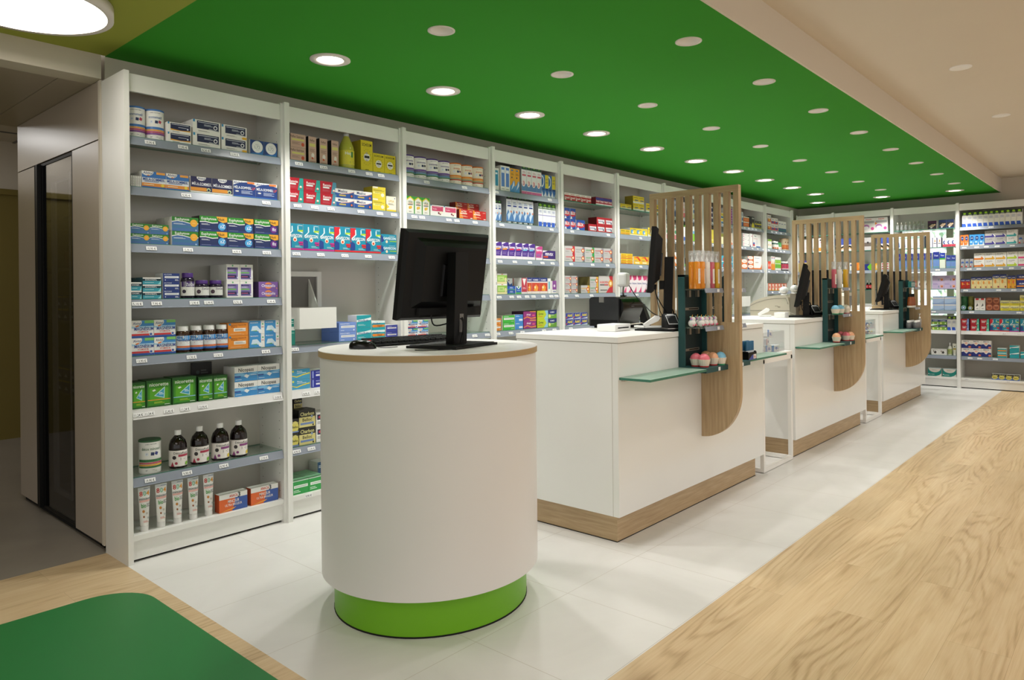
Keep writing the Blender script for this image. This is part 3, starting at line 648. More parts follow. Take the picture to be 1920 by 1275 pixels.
# ---- first bay
g = shelf_goods
g(0, 0, 'A', mk_tin('#4a78b8', W_), 'white sleep aid tin with blue and red bands', 28, 460, 128, 2, ops=tin('#3f74b5', '#e0953a', '#b8456b', '#7a3f86', 'sommeil', '#2f5d9e'), rad=.05, name='tin', cat='tin')
syr = [('r', .14, .34, .95, .93, '#20264a'), ('r', 0, .80, .07, 1, '#3a8fc0'), ('l', .18, .78, .9, .88, 1, '#c9ccd8'), ('l', .4, .56, .72, .72, 2, '#b9bccb'), ('e', .82, .55, .075, None, '#e9e9ee'), ('e', .82, .54, .045, None, '#20264a'), ('p', [(.55, .36), (.6, .44), (.95, .33), (.95, .28)], '#8f949c'), ('l', .18, .12, .6, .22, 2, '#9a9a9a')]
g(0, 0, 'A', 'box', 'slim white carton with navy and yellow panel', 505, 762, 293, 1, 2, ops=[('r', .12, .22, .97, .92, '#20264a'), ('p', [(.12, .22), (.97, .22), (.97, .34), (.55, .27), (.12, .36)], '#e0a63a'), ('r', 0, .8, .07, 1, '#3a8fc0'), ('l', .16, .76, .9, .86, 1, '#c9ccd8'), ('l', .45, .5, .8, .62, 1, '#b9bccb'), ('e', .85, .48, .04, None, '#cfd2e2'), ('l', .2, .05, .5, .16, 1, '#999999')], rows=2)
g(0, 0, 'A', 'box', 'white carton with navy panel and dial', 782, 1078, 262, 1, 2, ops=syr, rows=2)
g(0, 0, 'A', 'box', 'white carton with navy panel and yellow star', 1092, 1366, 318, 1, 2, ops=syr + [('p', [(.78, .12), (.84, .2), (.99, .2), (.99, .02), (.84, .02)], '#e8b02a')])
g(0, 0, 'A', 'box', 'square blue carton with white disc', 1400, 1722, 484, 2, ops=[('r', 0, 0, 1, 1, '#1f3f7a'), ('p', [(0, .05), (.3, 0), (.9, 0), (1, .5), (.8, .2)], '#2f6fb0'), ('e', .52, .55, .40, None, '#e8e8e6'), ('t', 'L72', .52, .52, .2, '#9aa2ad', .6), ('l', .38, .66, .68, .74, 2, '#b5bac2'), ('l', .42, .3, .64, .36, 1, '#b5bac2')], side='#d9d7d2')
g(0, 1, 'A', 'box', 'thin white carton end on', 100, 214, 880, 6, ops=[('l', .3, .2, .7, .8, 5, '#8a8a8a')], d=.10, side='#c9c7c2')
mela = lambda c, base, x='': [('r', 0, 0, 1, 1, base), ('r', 0, .1, 1, .3, '#e2913a'), ('r', 0, 0, 1, .1, '#2e62a8'), ('e', .23, .95, .25, .22, W_), ('t', 'Alvityl', .25, .9, .15, '#243a7a', .42, .03), ('e', .27, .75, .06, .03, '#e07a2a'), ('r', .6, .84, .97, .98, '#e6a04a'), ('t', 'MÉLA-SOMMEIL', .5, .52, .16, c, .92, .03), ('l', .1, .36, .7, .42, 1, c), ('l', .06, .16, .5, .24, 1, '#f3e3c8'), ('e', .86, .2, .07, None, '#e8cf4a')]
g(0, 1, 'A', 'box', 'blue and white sleep tablet carton', 220, 733, 828, 2, ops=[o for o in mela('#24488f', '#dfe3ea')][:1] + [('r', 0, .62, 1, 1, '#3a72b8')] + mela('#24488f', '#dfe3ea')[1:], rows=2)
g(0, 1, 'A', 'box', 'navy sleep carton with orange stripe', 748, 1206, 884, 2, ops=[('r', 0, 0, 1, 1, '#23234f'), ('r', 0, 0, 1, .1, '#e6e2da'), ('r', 0, .12, .75, .34, '#df9436'), ('e', .5, .96, .22, .2, W_), ('t', 'Alvityl', .5, .9, .14, '#243a7a', .36, .03), ('t', 'MÉLA-SOMMEIL', .52, .56, .17, '#e9e9ef', .92, .03), ('l', .3, .44, .9, .49, 1, '#b7b9cf'), ('e', .84, .22, .09, None, '#c9d9a0'), ('e', .84, .2, .055, None, '#23234f')])
g(0, 1, 'A', 'box', 'dark blue sleep carton with orange tab', 1212, 1692, 926, 2, ops=[('r', 0, 0, 1, 1, '#203c7c'), ('p', [(0, .72), (.3, .88), (.6, .94), (1, .8), (1, 1), (0, 1)], '#e6e6e6'), ('t', 'Alvityl', .2, .88, .16, '#243a7a', .36, .03), ('r', .62, .86, .95, .98, '#e07d3a'), ('t', 'MÉLA-SOMMEIL', .42, .58, .16, '#eef0f4', .78, .03), ('t', 'LP', .9, .58, .16, '#e25a35', .14, .03), ('l', .35, .2, .85, .42, 3, '#a9b4d0'), ('e', .16, .34, .08, .05, '#d8d8d8'), ('r', 0, 0, 1, .09, '#2c57a8')], rows=1)
eup = [('r', 0, 0, 1, 1, '#456ba0'), ('r', 0, .22, 1, .4, '#3f7296'), ('p', [(0, 1), (1, 1), (1, .56), (.75, .52), (.45, .66), (.2, .7), (0, .62)], '#ecebe6'), ('p', [(0, 1), (1, 1), (1, .62), (.75, .57), (.45, .71), (.2, .75), (0, .68)], '#2f7a2c'), ('t', 'Euphytose', .38, .86, .17, '#f2f2ee', .66, .03), ('l', .06, .46, .5, .56, 2, '#cfdcea'), ('e', .82, .60, .14, None, '#e9a935'), ('l', .76, .58, .88, .62, 1, '#f3d9a0'), ('e', .9, .1, .03, None, '#a9c4dd')]
g(0, 2, 'B', 'box', 'small blue and green herbal tablet carton', 75, 508, 240, 2, 2, ops=eup, side='#d8d6d0')
g(0, 2, 'B', 'box', 'large blue and green herbal tablet carton', 540, 832, 166, 1, 2, ops=eup, side='#dedcd6', rows=2)
nuit = lambda c, t: [('r', 0, 0, 1, 1, '#23305f'), ('r', 0, 0, 1, .12, '#2b3c78'), ('p', [(0, 1), (.66, 1), (.66, .56), (.45, .52), (.2, .6), (0, .58)], '#ecebe6'), ('p', [(0, 1), (.66, 1), (.66, .62), (.45, .58), (.2, .66), (0, .64)], '#2f8a2c'), ('p', [(.6, 1), (1, 1), (1, .66), (.84, .6), (.68, .72)], '#e9a935'), ('t', 'Euphytose', .33, .83, .17, '#f2f2ee', .56, .03), ('t', 'Nuit', .78, .83, .17, '#3a3322', .26, .03), ('l', .06, .4, .36, .5, 2, '#d9dce8'), ('e', .8, .34, .14, None, c), ('t', t, .82, .36, .22, '#f0f2f8', .2, .03), ('l', .06, .08, .4, .13, 1, '#8792b8')]
g(0, 2, 'B', 'box', 'navy and green night tablet carton', 842, 1430, 154, 2, 2, ops=nuit('#4aa0d8', 'zZ'), side='#3a3a30')
g(0, 2, 'B', 'box', 'navy carton with purple disc', 1436, 1704, 190, 1, 2, ops=nuit('#6a2c86', '8z'), side='#3a3a30')
teal = [('r', 0, 0, 1, .72, '#3796a8'), ('r', 0, .5, 1, .82, '#16323f'), ('t', 'DONORMYL', .45, .66, .2, '#e8eef0', .7, .03), ('l', .1, .22, .6, .34, 1, '#bfe0e4'), ('p', [(.8, 0), (1, 0), (1, .7), (.92, .3)], '#8fd0d6')]
g(0, 3, 'B', 'box', 'white and teal sleep carton in a low stack', 84, 208, 885, 1, 2, ops=teal, rows=2)
g(0, 3, 'B', 'box', 'white and teal sleep carton in a tall stack', 218, 420, 832, 1, 3, ops=teal, side='#2b5f6c', rows=2)
g(0, 3, 'B', 'box', 'navy carton with white name bar', 437, 621, 786, 1, 3, ops=[('r', 0, 0, 1, 1, '#24397a'), ('r', .1, .42, .95, .66, '#e8e8ea'), ('t', 'MELATONINE', .3, .85, .14, '#d7dcec', .45), ('l', .18, .5, .85, .58, 1, '#9aa0b0'), ('l', .72, .1, .94, .28, 2, '#e3e6f0'), ('e', .14, .2, .03, None, '#e3e6f0')])
jar_ops = [('r', 0, 0, 1, 1, '#dcdcd6'), ('r', 0, .62, 1, 1, '#3a1e63'), ('t', 'ZzzQuil', .62, .8, .2, '#f0eef6', .6, .03), ('l', .35, .35, .9, .5, 2, '#8d8d95'), ('e', .2, .3, .12, None, '#241a30')]
mat('purple_dark', '#1a1128', .2)
g(0, 3, 'B', mk_jar('#4b2a78', 'purple_dark', .1, .66, .82), 'tall dark jar with purple lid', 634, 776, 783, 1, ops=jar_ops, rad=.026, name='jar', cat='jar')
g(0, 3, 'B', mk_jar('#4b2a78', 'purple_dark', .15, .62, .80), 'short dark jar with purple lid', 780, 1082, 862, 2, ops=[('r', 0, 0, 1, 1, '#d9d9d4'), ('t', 'ZzzQuil', .66, .8, .22, '#3a2458', .5, .03), ('l', .45, .3, .9, .6, 3, '#7d7d86'), ('e', .25, .45, .12, None, '#3a2030')], rad=.027, name='jar', cat='jar')
g(0, 3, 'B', 'box', 'white carton with purple and green label', 1130, 1418, 684, 2, 2, ops=[('r', .06, .10, .86, .82, '#7b6aa8'), ('r', .06, .46, .72, .54, '#6fae5a'), ('r', .06, .18, .74, .36, '#262a55'), ('t', 'MELATONINE', .4, .74, .08, '#262a55', .6, .03), ('l', .1, .57, .6, .68, 3, '#cfc8e2'), ('r', .1, .24, .6, .28, '#c85a8a'), ('e', .46, .92, .06, None, '#58b070'), ('e', .86, .2, .08, None, '#d8d8e6')], rows=2)
g(0, 3, 'B', 'box', 'violet digestion carton with orange disc', 1478, 1690, 872, 1, 2, ops=[('r', 0, 0, 1, 1, '#7d59a2'), ('e', .5, .5, .2, .42, '#e58a4a'), ('r', .02, .34, .98, .66, '#7d59a2'), ('t', 'Omezelis', .5, .5, .36, '#efe9f4', .86, .03), ('e', .93, .15, .03, None, '#e58a4a')], side='#4b3566', rows=2)
magn = [('r', 0, 0, 1, 1, '#e4e4e4'), ('r', 0, .62, 1, 1, '#3f86c4'), ('r', 0, .56, 1, .68, '#a9cbe4'), ('e', .16, .9, .3, .26, W_), ('t', 'Alvityl', .24, .84, .15, '#26407f', .34, .03), ('p', [(.16, .68), (.3, .74), (.34, .68), (.2, .62)], '#e0752f'), ('r', .58, .84, 1, 1, '#7fc06a'), ('t', 'MAGNÉSIUM', .55, .52, .17, '#24408c', .86, .04), ('t', 'VITAMINE B6', .5, .35, .09, '#c8413c', .5, .02), ('r', 0, .13, .8, .24, '#c9383c'), ('r', 0, 0, 1, .12, '#2a55a2'), ('e', .86, .2, .08, None, '#e6d9dc'), ('e', .86, .2, .055, None, '#2a55a2')]
g(0, 4, 'C', 'box', 'blue and white magnesium carton', 62, 572, 148, 2, 2, ops=magn, rows=2)
mjar = [('r', 0, 0, 1, 1, '#e0e2e4'), ('r', 0, .66, 1, 1, '#4a90cc'), ('e', .25, .9, .26, .18, W_), ('t', 'Alvityl', .3, .88, .1, '#26407f', .3, .03), ('t', 'MAGNÉSIUM', .56, .66, .12, '#24408c', .8, .04), ('l', .3, .44, .8, .52, 2, '#c8685c'), ('r', .05, .16, .95, .28, '#cf6a3c'), ('r', 0, 0, 1, .13, '#2f62b0')]
mat('amber', '#3a2418', .12)
g(0, 4, 'C', mk_jar('white_plastic', 'amber', .1, .64, .82), 'brown jar with white cap and blue label', 573, 1136, 205, 4, ops=mjar, rad=.027, name='jar', cat='jar')
g(0, 4, 'C', 'box', 'orange vitamin carton with white window', 1140, 1360, 168, 1, 2, ops=[('r', 0, 0, 1, 1, '#e0882a'), ('r', .28, .34, .88, .6, '#ece6dc'), ('t', 'Magnésium Vitamine B6', .5, .84, .1, '#8a4a18', .8), ('t', 'Biogaran', .3, .72, .1, '#8a4a18', .4), ('r', .03, .84, .14, .98, '#2f7fa8'), ('l', .34, .4, .82, .54, 2, '#a9a39a'), ('l', .1, .08, .8, .2, 2, '#f0b878')], side='#c47420')
g(0, 4, 'C', 'box', 'blue and white sea magnesium carton', 1372, 1732, 142, 2, 2, ops=[('r', 0, 0, .76, 1, '#3d8fcb'), ('p', [(.1, .25), (.2, .6), (.5, .62), (.74, .3), (.74, .2)], '#cfe2f0'), ('p', [(.1, .25), (.5, .2), (.5, .28)], '#6ab060'), ('t', 'MAGNÉ MARIN', .32, .86, .13, '#eef4f8', .5, .02), ('e', .72, .2, .12, None, '#e4ebf0'), ('e', .88, .75, .05, None, '#58b070'), ('l', .8, .5, .96, .58, 1, '#c46a6a')], rows=2)
nic = lambda b: [('r', 0, 0, 1, 1, '#1f5a1c'), ('r', .06, .06, .94, .9, '#3c8a1e'), ('r', .14, .22, .86, .7, '#58a422'), ('t', 'nicorette', .5, .84, .13, '#eef4ea', .84, .04), ('p', [(.3, .42), (.74, .74), (.72, .3)], '#bfe0dc'), ('p', [(.36, .43), (.71, .68), (.69, .34)], '#3f9cc0'), ('l', .5, .44, .68, .54, 2, '#d7ecf4'), ('p', [(.22, .62), (.32, .66), (.38, .62), (.28, .58)], '#e8ece6'), ('r', .05, .25, .95, .28, b), ('l', .3, .12, .72, .2, 2, '#a6c93a'), ('l', .72, .05, .93, .09, 1, '#dfe8da')]
g(0, 5, 'C', 'box', 'green nicotine gum carton', 88, 240, 822, 1, ops=nic('#dc9a3a'), side='#1d4518', d=.10)
g(0, 5, 'C', 'box', 'wide green gum carton with orange line', 245, 520, 800, 1, ops=nic('#dc9a3a'), side='#1d4518', d=.10)
g(0, 5, 'C', 'box', 'wide green gum carton with blue line', 526, 792, 765, 1, ops=nic('#8fc4e0'), side='#1d4518', d=.10)
g(0, 5, 'C', 'box', 'narrow green nicotine gum carton', 812, 1130, 755, 2, ops=nic('#8fc4e0'), side='#1d4518', d=.10)
g(0, 5, 'C', 'box', 'white gum carton with blue waves', 1205, 1742, 646, 2, 2, ops=[('r', 0, 0, 1, .58, '#3c8ac6'), ('p', [(0, .5), (.3, .58), (.55, .44), (1, .62), (1, .46), (.5, .3), (0, .4)], '#7db9e2'), ('t', 'Nicopass', .5, .78, .24, '#1f2226', .66, .04), ('p', [(.4, .34), (.5, .48), (.64, .36), (.54, .2)], '#e8eaec'), ('r', .0, .28, .26, .38, '#31529c'), ('l', .7, .36, .96, .42, 1, '#e4eef6'), ('l', .04, .1, .3, .16, 1, '#d8e6f2')], d=.12)
o = g(0, 5, 'C', 'box', 'black display card behind the green cartons', 740, 962, 600, 1, ops=[('r', 0, 0, 1, 1, '#141416'), ('e', .3, .72, .09, None, '#3a4a46'), ('l', .45, .66, .8, .8, 2, '#55595a'), ('r', .2, .2, .75, .3, '#8a8a88')], side='#141416', d=.012, back=.15)
g(0, 6, 'D', mk_tin('#2c5c35', W_), 'white slimming tin with green lid', 122, 298, 218, 1, ops=tin('#2f6b3a', '#b8475a', '#d8a23a', '#2f6b3a', 'détox minceur', '#2c5c35', '#3a3f80'), rad=.045, name='tin', cat='tin')
mat('cola', '#170d0c', .08); 
dt = lambda a, b: [('r', 0, 0, 1, 1, '#e6dfda'), ('t', 'DétoxKura', .55, .84, .14, '#2c2c2c', .8, .03), ('r', .4, .6, 1, .74, b), ('e', .2, .56, .1, None, '#2a2224'), ('l', .5, .36, .8, .54, 3, '#6d6668'), ('p', [(0, 0), (.1, .3), (.2, 0)], b), ('e', .3, .2, .07, None, b), ('e', .85, .15, .1, None, a)]
for i, (xl, xr, yt, a, b, nm) in enumerate([(370, 514, 140, '#7db23a', '#a8324a', 'leftmost red-labelled dark syrup bottle'), (550, 692, 108, '#7db23a', '#a8324a', 'dark syrup bottle with red label second in the row'), (722, 858, 80, '#dcbf3a', '#86407c', 'dark syrup bottle with violet label third in the row'), (877, 1008, 56, '#dcbf3a', '#86407c', 'rightmost violet-labelled dark syrup bottle')]):
    g(0, 6, 'D', mk_bottle('white_plastic', 'cola', .06, .48, [(.93, 0), (1, .02), (1, .52), (.97, .62), (.80, .74), (.5, .82), (.34, .86), (.34, .9)], .36, .13), nm, xl, xr, yt, 1, ops=dt(a, b), rad=.032, name='bottle', cat='bottle')
tb = [('r', 0, .93, 1, 1, '#d9d9d9'), ('r', .45, .955, .95, .965, '#2a4f7a'), ('t', '8', .2, .84, .12, '#c8433a', .3, .06), ('t', '0', .5, .84, .12, '#8fc7a6', .3, .06), ('t', '4', .78, .84, .12, '#e09a3a', .3, .06), ('t', 'minceur', .5, .71, .07, '#4a4a4c', .95, .02), ('r', 0, .62, 1, .67, '#e8b4ac'), ('t', 'bio', .36, .53, .11, '#4aa04a', .45, .05), ('l', .62, .48, .95, .58, 3, '#8a8a8a'), ('e', .3, .38, .12, None, '#c8853a'), ('e', .62, .32, .1, None, '#c9c2b8'), ('e', .3, .24, .09, None, '#9a5a2a'), ('e', .75, .2, .09, None, '#b9c4c4'), ('l', .2, .08, .8, .14, 2, '#e0a49c')]
g(0, 7, 'D', mk_tube('#f0eeea', '#dcdad6'), 'white slimming cream tube with coloured figures', 88, 752, 618, 5, ops=tb, rad=.028, name='tube', cat='tube', gap=.022)
an = [('r', 0, 0, .55, .72, '#d8632a'), ('r', .55, 0, 1, .72, '#37559c'), ('p', [(.45, 0), (.6, .72), (.66, .72), (.55, 0)], '#37559c'), ('p', [(0, 0), (.5, .1), (.6, .2), (.3, .12)], '#e8a03a'), ('t', 'ANACA', .5, .86, .2, '#d04a2a', .3, .04), ('t', '3', .70, .86, .26, '#23252a', .1, .06), ('t', 'MINCEUR', .5, .56, .16, '#f0e6e0', .4, .03), ('t', 'ULTRA BRULEUR', .5, .36, .13, '#f0e6e0', .6, .02)]
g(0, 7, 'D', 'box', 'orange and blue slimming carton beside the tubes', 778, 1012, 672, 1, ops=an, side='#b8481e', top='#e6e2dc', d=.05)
g(0, 7, 'D', 'box', 'orange and blue slimming carton farthest right', 1040, 1266, 612, 1, ops=an, side='#b8481e', top='#e6e2dc', d=.05)
# ---- second bay
bel = [('r', 0, 0, 1, 1, '#c9a796'), ('t', 'Reflux', .5, .86, .08, '#4a3a34', .6, .02), ('r', .12, .62, .88, .74, '#d8d07a'), ('l', .15, .42, .85, .54, 3, '#9a7e70'), ('e', .55, .28, .2, .10, '#e9e2da'), ('e', .5, .18, .12, .04, '#c8502f'), ('l', .1, .03, .9, .07, 1, '#7a5f54')]
g(1, 0, 'E', 'box', 'wide pink digestive carton', 115, 310, 140, 1, 2, ops=[('r', 0, 0, 1, 1, '#c9a796'), ('t', 'Reflux Gastrique', .45, .8, .16, '#4a3a34', .85, .02), ('r', .1, .5, .9, .64, '#d8d07a'), ('l', .1, .2, .6, .4, 3, '#9a7e70'), ('e', .8, .25, .1, .14, '#c8502f')], side='#16130f', d=.05)
for k_, (a_, b_) in enumerate([(342, 442, ), (482, 582), (630, 722)]):
    g(1, 0, 'E', 'box', ['narrow pink digestive carton nearest the wide ones', 'narrow pink digestive carton in the middle', 'narrow pink digestive carton beside the lemon bottle'][k_], a_, b_, [180, 205, 230][k_], 1, ops=bel, side='#16130f', d=.06)
mat('lemon', '#b9b84a', .12)
g(1, 0, 'E', mk_bottle('#d7d9d4', 'lemon', .10, .50, [(.95, 0), (1, .02), (1, .50), (.94, .60), (.72, .73), (.42, .87), (.30, .93)], .34, .08), 'glass bottle of lemon drink with silver cap', 735, 902, 135, 1, ops=[('r', 0, 0, 1, 1, '#d8cc3a'), ('p', [(.3, 0), (.6, .5), (.95, 0)], '#e2e4dc'), ('t', 'Hop', .42, .78, .2, '#e9efe6', .4, .05), ('r', .58, .5, .7, .9, '#2f7a3a'), ('l', .5, .1, .8, .24, 2, '#8a9a6a')], rad=.034, name='bottle', cat='bottle')
sch = [('r', 0, 0, 1, 1, '#d8c61e'), ('t', 'SCHOUM', .5, .86, .1, '#1c1a12', .8, .05), ('e', .5, .45, .27, None, '#e6e4de'), ('r', .3, .42, .72, .50, '#1c1a12'), ('l', .4, .55, .6, .62, 2, '#9a9a92'), ('l', .4, .32, .6, .38, 2, '#9a9a92')] + [('e', .5 + .37 * math.cos(a), .45 + .26 * math.sin(a), .022, None, '#5f5718') for a in [i * PI / 7 for i in range(14)]] + [('r', .35, .03, .65, .045, '#1c1a12')]
g(1, 0, 'E', 'box', 'tall yellow carton with sun emblem', 1000, 1150, 222, 1, ops=sch, side='#a89a14', d=.10)
g(1, 0, 'E', 'box', 'low yellow carton with sun emblem', 1152, 1436, 385, 2, ops=sch, side='#a89a14')
ren = lambda c: [('r', 0, 0, 1, 1, '#b5172c'), ('p', [(.66, 0), (1, 0), (1, 1), (.78, 1)], c), ('t', 'Rennie', .42, .70, .2, '#f3ecea', .52, .05), ('r', .16, .42, .56, .55, '#dfe6e4'), ('l', .14, .15, .6, .34, 4, '#c85a66'), ('e', .84, .28, .07, .1, '#e9e2d4'), ('e', .84, .2, .04, .04, '#c8433a')]
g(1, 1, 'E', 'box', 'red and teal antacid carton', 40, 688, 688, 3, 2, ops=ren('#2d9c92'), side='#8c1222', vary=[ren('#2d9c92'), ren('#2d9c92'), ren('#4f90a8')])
maa = [('r', 0, 0, 1, 1, '#2c549c'), ('p', [(0, 1), (1, 1), (1, .8), (.7, .58), (.3, .48), (0, .56)], '#ece9e4'), ('p', [(.3, .48), (.7, .58), (1, .8), (1, .74), (.7, .52), (.3, .43)], '#d9927c'), ('t', 'Maalox', .4, .76, .3, '#20356f', .64, .05), ('r', .2, .2, .56, .36, '#c8b25a'), ('r', .78, .08, .96, .5, '#24407c'), ('e', .87, .28, .05, .13, '#d0693a')]
g(1, 1, 'E', 'box', 'white and blue antacid carton', 672, 1136, 834, 2, 2, ops=maa, rows=1)
g(1, 1, 'E', 'box', 'yellow digestive carton', 1142, 1308, 806, 1, 2, ops=[('r', 0, 0, 1, 1, '#dcc83c'), ('l', .06, .62, .9, .76, 2, '#8a7c24'), ('r', .04, .4, .6, .56, '#e8dc7c'), ('e', .76, .32, .13, .16, '#ece6c8'), ('t', 'SPASFON', .4, .5, .1, '#8a7c24', .6), ('r', 0, .86, .4, 1, '#e8e2c0')], side='#c0ae2c')
g(1, 1, 'E', 'box', 'white and yellow effervescent carton', 1314, 1447, 928, 1, ops=[('r', 0, 0, 1, 1, '#e6e0cc'), ('r', 0, 0, 1, .12, '#e0c22c'), ('p', [(0, .12), (.3, .3), (0, .5)], '#e0c22c'), ('t', 'UPSA', .5, .68, .14, '#c8a83a', .7, .03), ('l', .2, .42, .8, .54, 2, '#8a867a'), ('e', .84, .88, .05, None, '#3a5a9c')])
gav = lambda c, c2: [('r', 0, 0, 1, 1, '#1788a4'), ('p', [(0, .45), (.06, .56), (.34, .74), (.34, .97), (0, .97)], c2), ('p', [(0, 0), (.1, 0), (.14, .3), (0, .5)], c2), ('p', [(0, .06), (.3, .1), (.3, .35), (.12, .42), (0, .4)], '#1d3f86'), ('p', [(.3, .9), (.36, .9), (.38, .7), (.1, .52), (.08, .56), (.3, .7)], '#d9eef0'), ('p', [(.66, .9), (.72, .9), (.72, .76), (.98, .68), (.98, .64), (.66, .72)], '#d9eef0'), ('r', .68, .70, 1, .77, '#a6c93a'), ('t', 'GAVISCON', .5, .54, .12, '#f2f6f6', .86, .05), ('e', .5, .40, .12, None, '#f0e6d8'), ('e', .5, .39, .07, None, '#cf4a22'), ('r', .72, .26, 1, .33, c), ('r', .76, .19, 1, .24, c), ('l', .5, .1, .9, .18, 2, '#9ad0da'), ('r', 0, 0, 1, .07, c), ('t', 'sachets', .8, .94, .05, '#d9eef0', .3)]
g(1, 2, 'F', 'box', 'turquoise antacid carton with magenta foot', 34, 479, 96, 3, ops=gav('#b8247e', '#1788a4'))
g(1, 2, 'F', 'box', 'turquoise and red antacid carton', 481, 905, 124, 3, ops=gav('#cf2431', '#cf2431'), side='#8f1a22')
g(1, 2, 'F', 'box', 'small turquoise antacid carton', 909, 1052, 194, 1, 2, ops=[('r', 0, 0, 1, 1, '#1788a4'), ('p', [(0, .1), (.2, .3), (.1, .8), (0, .9)], '#1d3f86'), ('t', 'GAVISCON', .55, .58, .24, '#f2f6f6', .8, .05), ('r', .55, .24, 1, .34, '#8fbf3a'), ('e', .36, .24, .07, None, '#f0d0b0'), ('l', .5, .78, .9, .86, 1, '#bfe0e4')])
g(1, 4, 'F', 'box', 'tall green teal carton beside the chute', 68, 112, 982, 1, ops=[('r', 0, 0, 1, 1, '#0f8b7c'), ('r', 0, .56, 1, .7, '#dfe8e4'), ('l', .1, .8, .8, .94, 2, '#bfe0d8'), ('l', .1, .42, .8, .5, 1, '#7cc0b4')])
g(1, 4, 'F', 'box', 'pale blue carton with white name bar', 513, 673, 1014, 1, 2, ops=[('r', 0, 0, 1, 1, '#7794d4'), ('r', .12, .42, .92, .66, '#e6e6ea'), ('l', .18, .5, .86, .58, 1, '#8a90a0'), ('t', 'PARACETAMOL', .35, .84, .13, '#e4e9f6', .55), ('l', .1, .1, .3, .2, 1, '#dce4f4'), ('e', .86, .18, .04, None, '#e6ecf8')], side='#5470b0', rows=2)
g(1, 4, 'F', 'box', 'teal and white loperamide carton', 678, 811, 945, 1, 2, ops=[('r', 0, 0, 1, 1, '#1c9ba6'), ('p', [(0, .45), (0, .62), (.6, .7), (1, .8), (1, .6), (.6, .52)], '#dfeeee'), ('t', 'Imodium', .45, .58, .2, '#1b4f8a', .8, .04), ('l', .08, .14, .6, .28, 2, '#a8dde0')])
g(1, 4, 'F', 'box', 'teal and orange carton', 813, 938, 998, 1, 2, ops=[('r', 0, 0, 1, 1, '#1c9ba6'), ('r', 0, .76, 1, 1, '#d4e6e6'), ('p', [(.05, .5), (.1, .6), (.96, .56), (.96, .32), (.1, .3)], '#e0832c'), ('t', 'Imodium', .38, .74, .2, '#1b4f8a', .7, .04), ('t', 'lingual', .6, .46, .18, '#5a3414', .5, .03)])
g(1, 4, 'F', 'box', 'indigo carton with white bar', 945, 1062, 1034, 1, 2, ops=[('r', 0, 0, 1, 1, '#3b449c'), ('r', .12, .44, .9, .64, '#d8dae6'), ('l', .3, .5, .8, .58, 1, '#c08a4a'), ('l', .1, .76, .5, .84, 1, '#c5c9e2')])
g(1, 5, 'G', 'box', 'sky blue carton with yellow wave', 45, 158, 432, 1, 2, ops=[('r', 0, 0, 1, 1, '#459ac0'), ('p', [(0, .35), (.3, .18), (.6, .35), (1, .48), (1, .6), (.6, .46), (.3, .28), (0, .42)], '#e0d03a'), ('t', 'Rhume', .45, .78, .14, '#e8f2f6', .4, .03), ('l', .3, .56, .8, .66, 1, '#d5e8f0'), ('e', .1, .8, .05, None, '#d8dc5a')])
g(1, 5, 'G', 'box', 'royal blue carton with white bar', 163, 262, 436, 1, 2, ops=[('r', 0, 0, 1, 1, '#232c94'), ('r', .3, .3, .98, .5, '#e4e4ee'), ('l', .3, .66, .8, .84, 2, '#a9aee0'), ('r', .08, .1, .16, .9, '#8f9ad8')])
cb = [('r', 0, .58, 1, 1, '#1d1a14'), ('r', 0, 0, 1, .58, '#d6cb84'), ('t', 'Charbon', .5, .76, .2, '#d8cf8e', .84, .05), ('t', 'Belloc', .5, .42, .18, '#2a2820', .7, .04), ('r', .08, .14, .9, .26, '#6f86b4'), ('e', .86, .08, .05, None, '#1d1a14'), ('e', .78, .58, .07, None, '#7f93b8')]
g(1, 6, 'G', 'box', 'large black and yellow charcoal carton', 90, 188, 676, 1, 2, ops=cb, side='#17140f', top='#221f18', rows=1)
g(1, 6, 'G', 'box', 'small black and yellow charcoal carton', 45, 88, 728, 1, 2, ops=[('r', 0, 0, 1, 1, '#1d1a14'), ('e', .5, .4, .5, .42, '#d6cb64'), ('t', 'Charbon', .5, .72, .16, '#d8cf8e', .9, .04), ('t', 'Belloc', .5, .4, .16, '#2a2820', .8, .04), ('r', 0, 0, 1, .1, '#6f86b4')], side='#17140f')
g(1, 6, 'G', 'box', 'tall charcoal carton stacked behind', 60, 110, 600, 1, 3, ops=cb, side='#17140f', back=.11, d=.08)
g(1, 6, 'G', 'box', 'white carton with dark squares', 192, 262, 688, 1, 2, ops=[('r', .1, .5, .95, .85, '#26264a'), ('l', .1, .2, .8, .4, 2, '#9a9a9a'), ('e', .3, .68, .1, None, '#c04a5a')])
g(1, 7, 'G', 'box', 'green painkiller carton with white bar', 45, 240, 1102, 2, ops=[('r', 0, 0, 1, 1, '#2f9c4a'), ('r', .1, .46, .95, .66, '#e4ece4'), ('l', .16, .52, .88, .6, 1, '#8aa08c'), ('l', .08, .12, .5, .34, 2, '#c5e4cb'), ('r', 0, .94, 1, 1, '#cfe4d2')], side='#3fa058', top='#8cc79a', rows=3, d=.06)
g(1, 7, 'G', 'box', 'tall dark blue carton behind the oval counter', 198, 262, 985, 1, ops=[('r', 0, 0, 1, 1, '#1d4f78'), ('l', .1, .7, .8, .85, 2, '#cfdde8')], back=.12)
